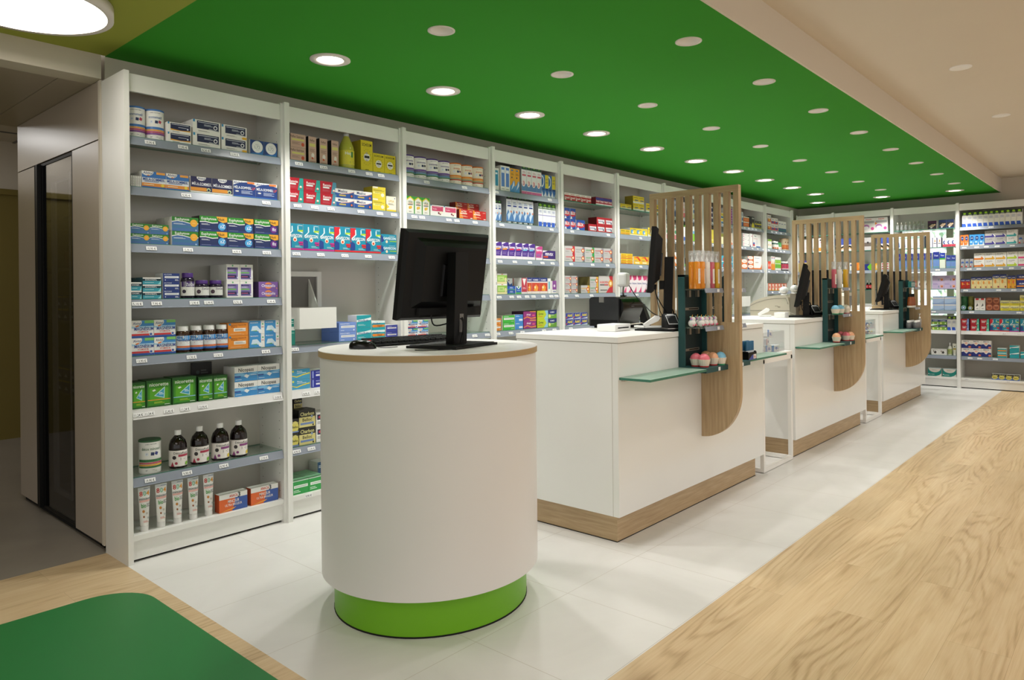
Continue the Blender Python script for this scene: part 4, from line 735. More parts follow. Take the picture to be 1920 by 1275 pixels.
# ---- third bay
g(2, 0, 'H', mk_tin('#5a3f8c', W_), 'white tin with violet, blue and green bands', 10, 686, 232, 4, ops=tin('#6a4a98', '#3a3f80', '#4f8fb8', '#3a7a4a', 'immunité', '#5a3f8c', '#33303c'), rad=.05, name='tin', cat='tin')
g(2, 0, 'H', mk_tin('#d8732a', '#ece2cf'), 'cream tin with orange bands', 686, 1152, 347, 3, ops=tin('#e08a2c', '#e0a04a', '#7f9a7a', '#b8432a', 'énergie', '#d8732a', '#8a2a5a'), rad=.047, name='tin', cat='tin')
ups = [('r', 0, 0, 1, 1, '#e6e4dc'), ('p', [(0, .8), (.5, .97), (1, .8), (1, 1), (0, 1)], '#3f9a3a'), ('p', [(0, .72), (.5, .92), (1, .72), (1, .8), (.5, .99), (0, .8)], '#d8c83a'), ('r', 0, 0, .06, .8, '#3f9a3a'), ('r', .94, 0, 1, .8, '#3f9a3a'), ('t', 'UPSA', .5, .68, .1, '#4a6a3a', .6, .04), ('r', .18, .50, .82, .54, '#2a2a22'), ('l', .3, .57, .8, .62, 1, '#d88a3a'), ('e', .42, .34, .14, None, '#dfae3a'), ('e', .58, .37, .13, None, '#e4bc4a'), ('l', .3, .1, .7, .16, 2, '#a9a79c')]
g(2, 1, 'H', 'box', 'white carton with green roof and honey', 100, 432, 806, 3, ops=ups, side='#3a5a30', d=.06)
g(2, 1, 'H', 'box', 'white and pink throat carton', 438, 806, 932, 2, ops=[('r', .12, .46, .96, .92, '#c8446a'), ('t', 'Strefen', .34, .66, .12, '#f2d8e0', .4, .03), ('l', .2, .82, .85, .88, 1, '#e8b9c6'), ('e', .62, .3, .06, None, '#7a1a34'), ('e', .74, .24, .06, None, '#7a1a34'), ('e', .8, .36, .14, .12, '#e4dcc8'), ('r', 0, .92, .1, 1, '#3a7fb8')], side='#d9d2cc')
act = [('r', 0, 0, 1, 1, '#b5231f'), ('p', [(0, 0), (.3, 0), (.1, 1), (0, 1)], '#e0822c'), ('t', 'ACTIV', .32, .78, .2, '#f4e8d8', .5, .05), ('r', .06, .52, .56, .62, '#f0e2cc'), ('l', .06, .2, .6, .36, 2, '#e8b08c'), ('l', .74, .78, .94, .86, 1, '#f0d8c8'), ('r', .8, .08, .96, .16, '#ece2da')]
g(2, 1, 'H', 'box', 'red and orange carton in front', 845, 1222, 992, 2, ops=act, side='#7f1714', d=.06)
g(2, 1, 'H', 'box', 'red and orange carton behind, stacked', 790, 1180, 890, 2, 2, ops=act, side='#7f1714', back=.075, d=.06)
g(2, 2, '1', 'box', 'white and blue carton beside the monitor', 765, 800, 440, 2, ops=maa)
g(2, 4, 'N', 'box', 'blue and white magnesium carton seen below monitor', 520, 690, 860, 2, 2, ops=magn)
g(2, 5, '1', 'box', 'green carton low behind the oval counter', 780, 850, 705, 2, 2, ops=ups)
# ---- fourth bay
g(3, 0, 'I', 'box', 'slim white carton with turquoise strip', 122, 186, 296, 1, ops=[('r', .15, .2, .85, .9, '#2f8fb4'), ('r', .3, .72, .7, .8, '#e4eef2')], d=.12)
g(3, 0, 'I', 'box', 'tall white carton with blue panel', 206, 322, 266, 2, ops=[('r', .15, .18, .85, .94, '#5b84cc'), ('r', .2, .72, .8, .84, '#e6ecf6'), ('l', .2, .06, .8, .12, 1, '#a9a9a9')], d=.13)
g(3, 0, 'I', 'box', 'tall orange and blue nasal spray carton', 324, 446, 300, 2, ops=[('r', 0, 0, 1, 1, '#e0a02c'), ('p', [(0, 0), (1, 0), (1, .45), (.7, .5), (.4, .35), (0, .25)], '#4e90cc'), ('p', [(.3, .1), (.8, .5), (.9, .3)], '#dce8f2'), ('e', .45, .92, .25, .03, '#3a7ab8'), ('l', .2, .72, .8, .8, 2, '#8a6a2c'), ('e', .4, .62, .12, None, '#283a5a')], d=.12)
g(3, 0, 'I', 'box', 'tall white carton with pink figure and green top', 468, 720, 258, 4, ops=[('r', 0, 0, 1, 1, '#e4e4e6'), ('r', 0, .85, 1, 1, '#1f4a30'), ('e', .5, .94, .2, .03, '#7fb83a'), ('r', .15, .63, .9, .69, '#c8586f'), ('l', .2, .72, .85, .8, 2, '#c8a0a8'), ('r', 0, .12, 1, .36, '#5d86b8'), ('e', .4, .38, .34, .12, '#ecdcdc'), ('t', '3', .42, .38, .14, '#c04458', .5, .06), ('r', 0, 0, 1, .1, '#cf6a9a')], d=.14, side='#9a9aa0')
oct_ = lambda y: [('r', 0, 0, 1, 1, '#2f67a8'), ('p', [(0, 0), (.5, 0), (.2, .2), (0, .3)], '#e8ecf0')] + ([('r', .0, .40, 1, 1, '#d9c83a'), ('t', 'LOT', .5, .8, .08, '#2a3a5a', .7, .04), ('t', 'DE 2', .5, .66, .08, '#2a3a5a', .7, .04)] if y else [('e', .1, .7, .6, .26, '#dde4ec'), ('e', .0, .7, .5, .2, '#2f67a8')]) + [('r', .1, .32, .9, .38, '#1f3f7a'), ('p', [(.5, .02), (.9, .02), (.95, .2)], '#dde4ec')]
g(3, 0, 'I', 'box', 'blue and yellow nasal spray carton', 722, 916, 378, 4, ops=oct_(0), vary=[oct_(0), oct_(1), oct_(0), oct_(1)], d=.10)
hum = lambda c: [('r', 0, 0, 1, 1, '#dfe2e6'), ('r', 0, .86, 1, 1, '#15241c'), ('e', .5, .94, .22, .03, '#4f8f3a'), ('l', .2, .68, .85, .78, 2, '#7f8fb8'), ('r', .2, .6, .85, .65, '#2a3f8c'), ('p', [(0, .08), (1, .08), (1, .42), (.6, .36), (.3, .5), (0, .3)], '#4f80b8'), ('p', [(.2, .3), (.8, .5), (.9, .4), (.4, .1)], '#c5d8ea'), ('e', .85, .42, .14, .04, c), ('r', 0, 0, 1, .08, '#1c2c26'), ('t', 'HUMER', .5, .04, .05, '#dfe6e2', .7, .04)]
g(3, 1, 'I', 'box', 'slim white spray carton with orange spot', 122, 212, 702, 2, ops=hum('#e08a5a'), d=.10)
g(3, 1, 'I', 'box', 'white and blue spray carton with black top', 274, 614, 638, 5, ops=hum('#d88a6a'), d=.14, side='#8f9296')
g(3, 1, 'I', 'box', 'white and green spray carton', 676, 938, 736, 4, ops=[('r', 0, 0, 1, 1, '#e3e5e8'), ('r', 0, .76, 1, 1, '#1f5a24'), ('e', .5, .92, .3, .05, '#8fc83a'), ('t', 'HUMER', .5, .82, .07, '#e8f0e4', .9, .05), ('l', .2, .6, .85, .7, 3, '#8a96b8'), ('r', 0, .47, 1, .5, '#8a86c0'), ('r', .05, 0, .8, .2, '#2f58b8'), ('p', [(.8, .1), (1, .24), (1, .1)], '#23302a')], d=.12, side='#c5c7ca')
fv = lambda c, b='#4a2a86': [('r', 0, 0, 1, 1, b), ('r', 0, 0, 1, .18, '#e4dce2'), ('p', [(0, .86), (.6, 1), (0, 1)], '#e6dfee'), ('t', 'Fervex', .5, .72, .2, '#efeaf4', .86, .06), ('p', [(.1, .54), (.7, .56), (.76, .66), (.1, .62)], c), ('l', .1, .26, .7, .44, 3, '#8f78b8'), ('p', [(.8, .2), (.95, .2), (.95, .5), (.85, .4)], '#c9b8dc')]
g(3, 2, 'J', 'box', 'purple flu remedy carton', 118, 600, 82, 6, ops=fv('#e0902c'), vary=[fv('#e0902c'), fv('#e0902c'), fv('#c8254a'), fv('#c8254a'), fv('#6fb8d8'), fv('#6fb8d8')], d=.06)
g(3, 2, 'J', 'box', 'pink flu remedy carton', 608, 688, 134, 1, ops=fv('#d84a7a', '#c0488a'), side='#c9c4c0')
g(3, 2, 'J', 'box', 'low purple flu remedy carton', 692, 842, 185, 1, ops=[('r', 0, 0, 1, 1, '#3c2470'), ('r', 0, 0, 1, .16, '#e6dfda'), ('p', [(0, .8), (.4, 1), (0, 1)], '#e6dfee'), ('t', 'FERVEX', .5, .64, .26, '#efeaf4', .84, .06), ('r', .04, .3, .4, .44, '#d8502a')])
g(3, 3, 'J', 'box', 'tall white carton with black letters', 118, 142, 388, 1, 2, ops=[('r', .2, .7, .8, .9, '#23252a'), ('l', .2, .2, .8, .5, 4, '#c88a8a')])
g(3, 3, 'J', 'box', 'white and green plant carton', 143, 262, 462, 1, 2, ops=[('r', 0, 0, 1, .84, '#8cb84a'), ('r', 0, 0, 1, .2, '#e0d4a0'), ('r', .06, .28, .7, .7, '#b9d482'), ('t', 'Drill', .4, .5, .14, '#4f7a2c', .5, .03), ('e', .5, .92, .1, .04, '#d88a4a'), ('e', .84, .4, .12, .2, '#d8cfa0')])
g(3, 3, 'J', 'box', 'blue and white cough carton behind', 262, 322, 520, 1, ops=[('r', 0, 0, 1, 1, '#2458a8'), ('p', [(0, 1), (1, 1), (1, .7), (.5, .6), (0, .85)], '#e4e8ec'), ('e', .3, .85, .1, None, '#1c1c22')], back=.06)
g(3, 3, 'J', 'box', 'small blue vapour carton', 262, 358, 612, 1, 2, ops=[('r', 0, 0, 1, 1, '#2050a4'), ('r', 0, 0, 1, .14, '#3f9a4a'), ('t', 'VICKS', .5, .58, .3, '#dfe8f2', .7, .05), ('l', .2, .24, .8, .34, 1, '#9ab4dc')])
g(3, 3, 'J', 'box', 'blue carton with white triangle', 364, 430, 614, 1, ops=[('r', 0, 0, 1, 1, '#2c62b4'), ('r', 0, 0, 1, .2, '#4aa84a'), ('p', [(0, 1), (1, 1), (.5, .6)], '#e6e8ea'), ('e', .5, .86, .12, None, '#2a8a4a'), ('l', .2, .4, .8, .5, 1, '#c5d4ea')])
g(3, 3, 'J', 'box', 'dull red lozenge carton at the back', 330, 440, 520, 2, ops=[('r', 0, 0, 1, 1, '#8f3a3c'), ('r', .2, .4, .8, .85, '#a9a4a4')], back=.08)
g(3, 3, 'J', 'box', 'rose throat carton with white shield', 434, 498, 516, 1, ops=[('r', 0, 0, 1, 1, '#b8384a'), ('p', [(.15, .96), (.85, .96), (.5, .5)], '#ece6e6'), ('l', .2, .3, .8, .42, 2, '#e6b4ba'), ('r', 0, 0, 1, .12, '#d8d0d0')])
hx = [('r', 0, 0, 1, 1, '#c8452f'), ('r', 0, .76, 1, 1, '#26367c'), ('t', 'HUMEX', .5, .86, .1, '#eceaf0', .8, .06), ('r', 0, .68, 1, .76, '#dfdcd8'), ('p', [(.2, .2), (.5, .6), (.8, .4), (.7, .15)], '#e89a3a'), ('e', .4, .4, .12, None, '#ecd8a0'), ('r', 0, 0, 1, .15, '#e4d8d0')]
g(3, 3, 'J', 'box', 'narrow red and navy syrup carton', 500, 556, 511, 1, ops=hx)
g(3, 3, 'J', 'box', 'red and navy cough carton with orange flame', 558, 742, 511, 2, ops=hx, d=.07)
g(3, 3, 'J', 'box', 'slim white carton with teal figure', 748, 784, 520, 1, ops=[('r', .2, .3, .7, .8, '#5fa8b8')])
g(3, 3, 'J', 'box', 'white and violet carton', 790, 860, 547, 1, ops=[('r', .2, .3, 1, 1, '#8f4a9c'), ('e', .6, .6, .18, None, '#e8dcec'), ('l', .3, .1, .9, .2, 1, '#4a5aa8')])
gen = lambda c, t='': [('r', 0, 0, 1, 1, c), ('r', .1, .4, .95, .68, '#eaeae6'), ('l', .16, .5, .88, .6, 1, '#9aa09a'), ('l', .08, .8, .5, .88, 1, '#f0f4ee'), ('l', .7, .12, .92, .2, 1, '#f0f4ee')]
g(3, 4, 'J', 'box', 'orange generic carton', 118, 182, 1002, 1, 2, ops=gen('#e08a2c'))
g(3, 4, 'J', 'box', 'bright green generic carton', 204, 348, 968, 1, 2, ops=gen('#3fae3c'), side='#d0c8b4', d=.10)
g(3, 4, 'J', 'box', 'mid blue generic carton', 350, 447, 956, 1, 2, ops=[('r', 0, 0, 1, 1, '#3f84cc'), ('r', .5, .14, .95, .4, '#e2e8ee'), ('l', .1, .7, .6, .84, 2, '#d5e2f0')], d=.10)
g(3, 4, 'J', 'box', 'magenta carton with orange wave', 452, 602, 916, 1, 2, ops=[('r', 0, 0, 1, 1, '#8f2a78'), ('p', [(0, .1), (.3, .3), (.6, .1), (1, .15), (1, .3), (.6, .22), (.3, .42), (0, .2)], '#e08a3a'), ('t', 'Alvityl', .4, .62, .2, '#f0e4ee', .5, .05), ('e', .8, .5, .12, .1, '#d8507c'), ('p', [(.5, .9), (1, .86), (1, 1), (.5, 1)], '#e0904a')], side='#3f1a3a', d=.12)
g(3, 4, 'J', 'box', 'lime green allergy carton', 614, 744, 906, 1, 2, ops=[('r', 0, 0, 1, 1, '#bccb2c'), ('p', [(.62, 0), (1, 0), (1, 1), (.7, 1), (.86, .5)], '#8fc4dc'), ('t', 'Zyrtec', .35, .62, .24, '#2a4a2a', .56, .05), ('l', .08, .24, .5, .34, 1, '#d8502a')], side='#4a5a2c', d=.12)
g(3, 4, 'J', 'box', 'green and navy herbal carton', 745, 860, 898, 1, 2, ops=[('r', 0, 0, 1, 1, '#6fa83a'), ('r', 0, .62, 1, 1, '#22347c'), ('e', .5, .62, .5, .16, '#22347c'), ('t', 'HUMEX', .5, .74, .16, '#eceef4', .7, .06), ('e', .18, .3, .12, .2, '#dfe48a'), ('l', .36, .34, .7, .44, 1, '#e4f0d0')], d=.10)
# ---- fifth bay
sm = lambda a, b, c='#eceaea': [('r', 0, 0, 1, .72, a), ('t', 'Strepsils', .5, .42, .26, c, .86, .06), ('e', .2, .2, .1, .12, b), ('l', .1, .8, .8, .9, 1, a)]
g(4, 0, 'K', 'box', 'small white and red lozenge carton', 80, 280, 238, 5, ops=sm('#b5202c', '#e8e4e2'), d=.06)
g(4, 0, 'K', 'box', 'small red and navy lozenge carton', 314, 454, 270, 4, ops=[('r', 0, 0, 1, 1, '#b01c38'), ('r', 0, .6, 1, .95, '#3a3c8c'), ('t', 'Strepsils', .5, .5, .26, '#f0e8ea', .86, .06), ('r', 0, 0, 1, .2, '#dfd8da')], side='#7a1424', d=.07)
ib = [('r', 0, 0, 1, 1, '#2c50a4'), ('p', [(0, .3), (.3, .8), (1, .6), (1, .35), (.5, .2)], '#c8283a'), ('t', 'IBUX', .5, .55, .3, '#f0f0f2', .8, .08), ('p', [(0, 0), (.4, 0), (.2, .3)], '#e4e6ec')]
g(4, 1, 'K', 'box', 'blue and red painkiller carton, left pile', 78, 163, 352, 2, 2, ops=ib, gap=.003)
g(4, 1, 'K', 'box', 'blue and red painkiller carton set apart', 166, 230, 442, 1, ops=ib)
nu = [('r', 0, 0, 1, 1, '#dfdde0'), ('r', 0, .7, 1, 1, '#a82430'), ('r', 0, 0, 1, .16, '#a82430'), ('t', 'NUROFEN', .55, .45, .2, '#2a3a7a', .8, .06), ('p', [(0, 0), (.25, 0), (.1, .9), (0, .9)], '#a82430'), ('e', .86, .3, .08, .12, '#4a4a5a')]
g(4, 1, 'K', 'box', 'white and crimson carton set apart', 256, 316, 472, 1, ops=nu, side='#7a1a22')
g(4, 1, 'K', 'box', 'white and crimson carton, right pile', 319, 438, 421, 2, 2, ops=nu, side='#7a1a22')
def nf(c, t='NUROFEN', tc='#c8333a'): return [('r', 0, 0, 1, 1, '#b9b7b6'), ('p', [(.74, 0), (1, 0), (1, 1), (.74, 1), (.9, .5)], c), ('t', t, .38, .6, .18, tc, .62, .06), ('l', .08, .22, .5, .36, 2, '#8a8886'), ('e', .8, .5, .15, .28, '#c8303a'), ('e', .8, .5, .11, .2, '#e89a3a'), ('e', .8, .5, .06, .12, '#f4ecd8')]
g(4, 2, 'K', 'box', 'silver carton with glowing target', 78, 447, 637, 5, 2, ops=nf('#b82a33'), vary=[nf('#b82a33'), nf('#7c7a7a', 'NUROFEN', '#8a8886'), nf('#2f9a4a', 'NUROFEN', '#2f9a4a'), nf('#8a8a90'), nf('#7c7c84')], d=.06)
g(4, 3, 'K', 'box', 'silver carton with red target, left pile', 78, 174, 861, 2, 3, ops=nf('#8a8886'), gap=.003)
g(4, 3, 'K', 'box', 'silver and gold carton, short', 196, 260, 933, 1, ops=nf('#d8a83a', 'NUROFEN', '#d8a83a'), side='#7a6f58')
g(4, 3, 'K', 'box', 'silver and gold carton, pile beside the large one', 263, 326, 868, 1, 2, ops=nf('#d8a83a', 'NUROFEN', '#3f9a5a'), side='#8a7a4a', d=.12)
g(4, 3, 'K', 'box', 'large silver and red carton with target', 330, 444, 861, 1, ops=[('r', 0, 0, 1, 1, '#c4bfbc'), ('p', [(.75, 0), (1, 0), (1, 1), (.72, 1), (.9, .5)], '#c42a38'), ('p', [(.5, 0), (.9, 0), (.9, .5)], '#c42a38'), ('t', 'NUROFEN', .38, .62, .13, '#d84a4a', .7, .05), ('r', .08, .44, .4, .5, '#4a4a4c'), ('r', .4, .44, .66, .5, '#c42a38'), ('e', .84, .55, .15, None, '#e8a02c'), ('e', .84, .55, .08, None, '#f6e8c0'), ('l', .1, .12, .6, .2, 1, '#4a4a4c')], d=.12, side='#9a9694')
adv = [('r', 0, 0, 1, 1, '#2a3a94'), ('p', [(0, 0), (1, 0), (1, .25), (.3, .1)], '#c9cdda'), ('t', 'Advil', .55, .62, .42, '#e8d22c', .8, .09), ('e', .1, .3, .08, .12, '#c8333a')]
g(4, 4, 'K', 'box', 'blue and yellow painkiller carton', 80, 243, 1142, 3, 2, ops=adv, gap=.004)
# ---- sixth bay
yl = [('r', 0, 0, 1, 1, '#dcc12c'), ('l', .1, .7, .9, .84, 1, '#7a6c1c'), ('p', [(0, 0), (1, 0), (1, .3), (.4, .2), (0, .3)], '#dfe0da'), ('r', .3, .36, .9, .48, '#2f5090')]
g(5, 0, 'K', 'box', 'low yellow carton', 497, 580, 318, 2, ops=yl)
g(5, 0, 'K', 'box', 'yellow carton in a square pile', 592, 674, 260, 2, 2, ops=yl, side='#8a7818')
g(5, 0, 'K', 'box', 'yellow carton partly behind the slats', 690, 800, 316, 3, ops=yl)
g(5, 1, 'K', 'box', 'yellow carton with orange edge', 497, 566, 510, 2, ops=[('r', 0, 0, 1, 1, '#e0c02c'), ('r', 0, 0, 1, .4, '#d8a030'), ('l', .1, .6, .9, .8, 1, '#5a4c1c')])
g(5, 1, 'K', 'box', 'yellow and sky blue carton', 567, 698, 500, 3, ops=[('r', 0, 0, 1, 1, '#e2c930'), ('r', 0, 0, 1, .12, '#dfe2e0'), ('e', .35, .5, .22, .3, '#5fa0cc'), ('e', .5, .42, .1, .14, '#eceef0'), ('l', .5, .74, .95, .86, 1, '#3a5a8c')])
g(5, 1, 'K', 'box', 'yellow carton behind the slatted screen', 702, 800, 498, 2, 1, ops=yl)
do = lambda c: [('r', 0, 0, 1, 1, '#e4bf28'), ('r', 0, .0, 1, .12, c), ('r', 0, .44, 1, .52, c), ('l', .1, .64, .9, .8, 1, '#8a4a1c'), ('l', .1, .2, .9, .34, 1, '#8a4a1c')]
g(5, 2, 'K', 'box', 'yellow and red paracetamol carton', 497, 585, 692, 2, 2, ops=do('#c8402c'))
g(5, 2, 'K', 'box', 'yellow carton with red flash', 592, 700, 714, 2, ops=[('r', 0, 0, 1, 1, '#e4b428'), ('p', [(0, .8), (.6, 1), (1, .5), (.8, .4), (.5, .8)], '#cf3a2a'), ('r', .2, .1, .8, .3, '#ecdcb4'), ('l', .1, .4, .5, .5, 1, '#3f6aa8')])
dol = [('r', 0, 0, 1, 1, '#eadfe4'), ('p', [(.1, 1), (1, 1), (.9, .75), (.4, .7)], '#c83a6e'), ('t', 'Doliprane', .5, .54, .1, '#3a4f8c', .86, .05), ('p', [(.3, 0), (.9, 0), (.9, .36), (.6, .14)], '#d8447a'), ('e', .3, .8, .12, .05, '#e48aa8')]
g(5, 3, 'K', 'box', 'white and pink syrup carton', 500, 688, 856, 5, ops=dol, d=.06)
# ---- seventh and eighth bays, glimpsed between the slats
slim = lambda a, b, c: [('r', 0, 0, 1, 1, a), ('r', 0, 0, 1, .3, b), ('e', .5, .5, .3, .12, c), ('l', .15, .75, .85, .9, 2, c)]
xs = lambda n, a, b: tuple((onp(UP[n] + .03 + a), onp(UP[n] + .03 + b)))
def onp(X, y=3.56):
    v = Vector((X, y, CAM_H)); w = Vector((v.x, v.y, 0)).dot(FWD); x = CX + FPX * Vector((v.x, v.y, 0)).dot(RGT) / w; return x
def far(bay, shelf, kind, desc, a, b, hgt, n, m, ops, **kw):
    """goods placed by measure: a..b metres along the bay, layer height hgt"""
    X0 = UP[bay] + .021 + a; X1 = UP[bay] + .021 + b
    p = Vector((X0, 3.56, SZ[shelf] + hgt * m)); w = Vector((p.x, p.y, 0)).dot(FWD); x = onp(X0); yl = HY - FPX * (p.z - CAM_H) / w
    g(bay, shelf, '1', kind, desc, x, onp(X1), yl - TILT * (x - CX), n, m, ops=ops, **kw)
far(6, 0, 'box', 'tall grey blue carton', .05, .30, .17, 4, 1, slim('#8a97b8', '#4a5a8c', '#c9cfdc'))
far(6, 0, 'box', 'tall white and pink carton', .33, .55, .16, 3, 1, slim('#d8d0d0', '#d8707c', '#e0a0a8'))
far(6, 0, 'box', 'white carton with blue bolt', .58, .76, .16, 3, 1, slim('#dcdcd8', '#d0cfa8', '#2a5aa8'))
far(6, 1, 'box', 'white carton with green tick', .05, .30, .15, 4, 1, slim('#dcd8d6', '#c87a80', '#3f9a6a'))
far(6, 1, 'box', 'white carton with green top and blue foot', .33, .55, .17, 4, 1, [('r', 0, 0, 1, 1, '#e2e4e8'), ('r', 0, .82, 1, 1, '#2a5a24'), ('r', 0, 0, 1, .22, '#3a5fb0'), ('e', .5, .88, .2, .04, '#8fc83a')])
far(6, 1, 'box', 'white and lime carton', .58, .76, .16, 3, 1, [('r', 0, 0, 1, 1, '#e0e2dc'), ('r', 0, 0, 1, .55, '#7fc03a'), ('r', 0, .5, 1, .68, '#6fb0d8')])
far(6, 2, 'box', 'white and orange carton', .1, .4, .07, 4, 2, [('r', 0, 0, 1, .6, '#e07a3a'), ('e', .5, .6, .4, .3, '#ecebe8')])
far(6, 2, 'box', 'black carton with green foot', .45, .72, .09, 3, 1, [('r', 0, 0, 1, 1, '#17171a'), ('r', 0, 0, 1, .3, '#5a9a3a')])
far(7, 0, 'box', 'dark violet and white carton', .06, .28, .055, 3, 3, [('r', 0, 0, 1, .7, '#2c1f5c'), ('r', 0, .7, 1, 1, '#dcd8e4')])
far(7, 0, 'box', 'yellow and blue dressing carton', .31, .54, .06, 3, 2, [('r', 0, .4, 1, .9, '#dcc24a'), ('r', 0, 0, 1, .32, '#4a86b8')])
far(7, 0, 'box', 'magenta dotted carton', .57, .78, .09, 3, 2, [('r', 0, 0, 1, 1, '#982a98')] + [('e', .25 + .5 * (i % 2), .2 + .3 * (i // 2), .12, .08, '#e8dce8') for i in range(6)])
far(7, 1, 'box', 'tall yellow carton', .06, .30, .15, 4, 1, [('r', 0, 0, 1, 1, '#dccb4a'), ('r', .2, .2, .8, .26, '#efe7a0')])
far(7, 1, 'box', 'cream and olive carton', .33, .54, .12, 3, 1, [('r', 0, 0, 1, 1, '#e2dcae'), ('r', 0, .7, 1, 1, '#7a7a2c')])
far(7, 1, 'box', 'cream carton with coral foot', .57, .78, .14, 3, 1, [('r', 0, 0, 1, 1, '#e6d8c8'), ('r', 0, 0, 1, .2, '#e08a6a')])
far(7, 2, 'box', 'sky blue carton with red drop', .3, .78, .07, 5, 2, [('r', 0, 0, 1, 1, '#3fa4c0'), ('e', .5, .4, .22, .3, '#c8333a'), ('r', 0, 0, 1, .1, '#e4e8e8')])
far(7, 4, 'tube' and 'box', 'lime green carton behind the counter', .45, .75, .13, 3, 1, [('r', 0, 0, 1, 1, '#6fae2c'), ('r', 0, 0, .3, .6, '#d8692c')])
# ---- ninth bay
g(8, 0, 'L', 'box', 'tall white and blue carton', 150, 186, 190, 1, ops=slim('#d8dce4', '#5a6aa0', '#3a4a8c'))
g(8, 0, 'L', 'box', 'orange carton with white lid band', 192, 330, 297, 1, 2, ops=[('r', 0, 0, 1, 1, '#d8702a'), ('r', 0, .8, 1, 1, '#e4dcd2'), ('l', .2, .36, .8, .5, 1, '#f0c49a')], side='#3a4a6a', gap=.003)
g(8, 0, 'L', 'box', 'tall black carton with yellow shape', 338, 456, 290, 1, ops=[('r', 0, 0, 1, 1, '#15140f'), ('p', [(.4, 0), (1, 0), (.9, .3), (.7, .5), (.5, .3)], '#e0cf2c'), ('e', .25, .2, .14, None, '#8a7a6a'), ('r', .5, .78, .9, .9, '#b9b6ac')], side='#0f0f0c')
g(8, 0, 'L', 'box', 'small black and yellow carton', 464, 634, 398, 2, 2, ops=[('r', 0, 0, 1, 1, '#1a1913'), ('r', 0, 0, 1, .3, '#d8c72c'), ('l', .2, .5, .8, .8, 2, '#a9a698')])
g(8, 1, 'L', 'box', 'white carton with pink dots', 176, 330, 694, 1, 3, ops=[('e', .15, .7, .07, .1, '#c8337c'), ('e', .12, .3, .07, .1, '#c8337c'), ('p', [(.7, .4), (.95, .7), (.9, .4)], '#9a9a9c'), ('l', .3, .6, .6, .7, 1, '#8a8a8c')])
g(8, 1, 'L', 'box', 'white carton with purple corner', 336, 410, 700, 1, ops=[('e', .7, .8, .12, .04, '#b83a6a'), ('p', [(.0, 0), (.5, 0), (.3, .2)], '#7a3a86')])
g(8, 1, 'L', 'box', 'white dental kit carton with red side', 418, 602, 716, 1, ops=[('t', 'Purte', .3, .86, .12, '#1f4a3a', .5, .06), ('r', .1, .64, .6, .67, '#c88a8a'), ('e', .12, .2, .12, .12, '#c8333a'), ('e', .12, .3, .12, .08, '#3a62a8'), ('r', .4, 0, .95, .1, '#3a62a8'), ('e', .5, .4, .14, None, '#d8d8da')], side='#b83228')
of = [('r', 0, 0, 1, 1, '#df7430'), ('e', .5, .62, .46, .4, '#ece9e4'), ('l', .25, .5, .75, .66, 1, '#e07a3a')]
g(8, 2, 'M', 'box', 'white and orange round-fronted carton', 116, 230, 460, 1, 2, ops=of)
g(8, 2, 'M', 'box', 'white and orange carton with navy corner', 240, 352, 398, 1, 3, ops=of + [('p', [(0, 0), (.3, 0), (0, .5)], '#2a2f6a')])
g(8, 2, 'M', 'box', 'large white and orange carton', 358, 524, 398, 1, ops=[('r', 0, 0, 1, 1, '#ebe8e3'), ('r', 0, 0, 1, .1, '#df7430'), ('p', [(.5, 0), (1, 0), (1, .4), (.85, .15)], '#df7430'), ('l', .1, .82, .7, .88, 1, '#7a8ab0'), ('l', .2, .5, .6, .56, 1, '#8a3a3a')], side='#e0902c')
# ---- tenth bay
fruit = lambda a, b: [('r', 0, 0, 1, 1, '#e4dcd4'), ('r', 0, .1, 1, .5, a), ('e', .5, .35, .3, .14, b), ('l', .2, .66, .8, .8, 1, '#4a6aa8')]
g(9, 0, 'L', 'box', 'small white and red baby food carton', 772, 850, 250, 1, 2, ops=fruit('#c8502f', '#e8b03a'))
g(9, 0, 'L', 'box', 'small white and crimson baby food carton', 856, 1018, 322, 2, 2, ops=fruit('#c42a38', '#3f5aa8'))
g(9, 0, 'L', 'box', 'white and blue milk carton', 1026, 1212, 398, 3, ops=[('r', 0, 0, 1, .34, '#3a5a8c'), ('r', 0, .12, 1, .2, '#3f8a7a'), ('l', .2, .7, .8, .8, 1, '#3a4f9c')])
g(9, 1, 'L', 'box', 'slim white and green carton', 770, 866, 836, 2, ops=[('r', 0, .8, 1, 1, '#8fb84a'), ('e', .5, .4, .2, .1, '#e0b03a'), ('r', 0, 0, 1, .06, '#6fae8a')])
g(9, 1, 'L', mk_jar('white_plastic', '#2c5a4a', .05, .6, .8), 'small green jar with white cap', 872, 982, 886, 2, ops=[('r', 0, 0, 1, 1, '#e0dcd6'), ('r', 0, 0, 1, .4, '#c8683a')], rad=.02, name='jar', cat='jar')
g(9, 1, 'L', 'box', 'white carton with leafy green top', 986, 1096, 908, 2, ops=[('r', 0, .4, 1, 1, '#3f9a4a'), ('e', .5, .2, .14, .08, '#b8283a'), ('p', [(.3, .5), (.7, .5), (.5, .9)], '#8fd08a')])
g(9, 1, 'L', mk_tin('#d8a878', '#e4cfae'), 'cream powder tin with orange foot', 1100, 1228, 822, 2, ops=[('r', 0, .18, 1, .48, '#d8762a'), ('r', 0, .1, 1, .18, '#b8502a'), ('e', .5, .7, .1, None, '#7a5a3a')], rad=.03, name='tin', cat='tin')
g(9, 2, 'M', 'box', 'coral carton at the left', 640, 702, 500, 2, ops=[('r', 0, 0, 1, 1, '#d84a34'), ('r', 0, 0, 1, .12, '#d8dcec'), ('e', .5, .55, .25, .2, '#f0c0b0')])
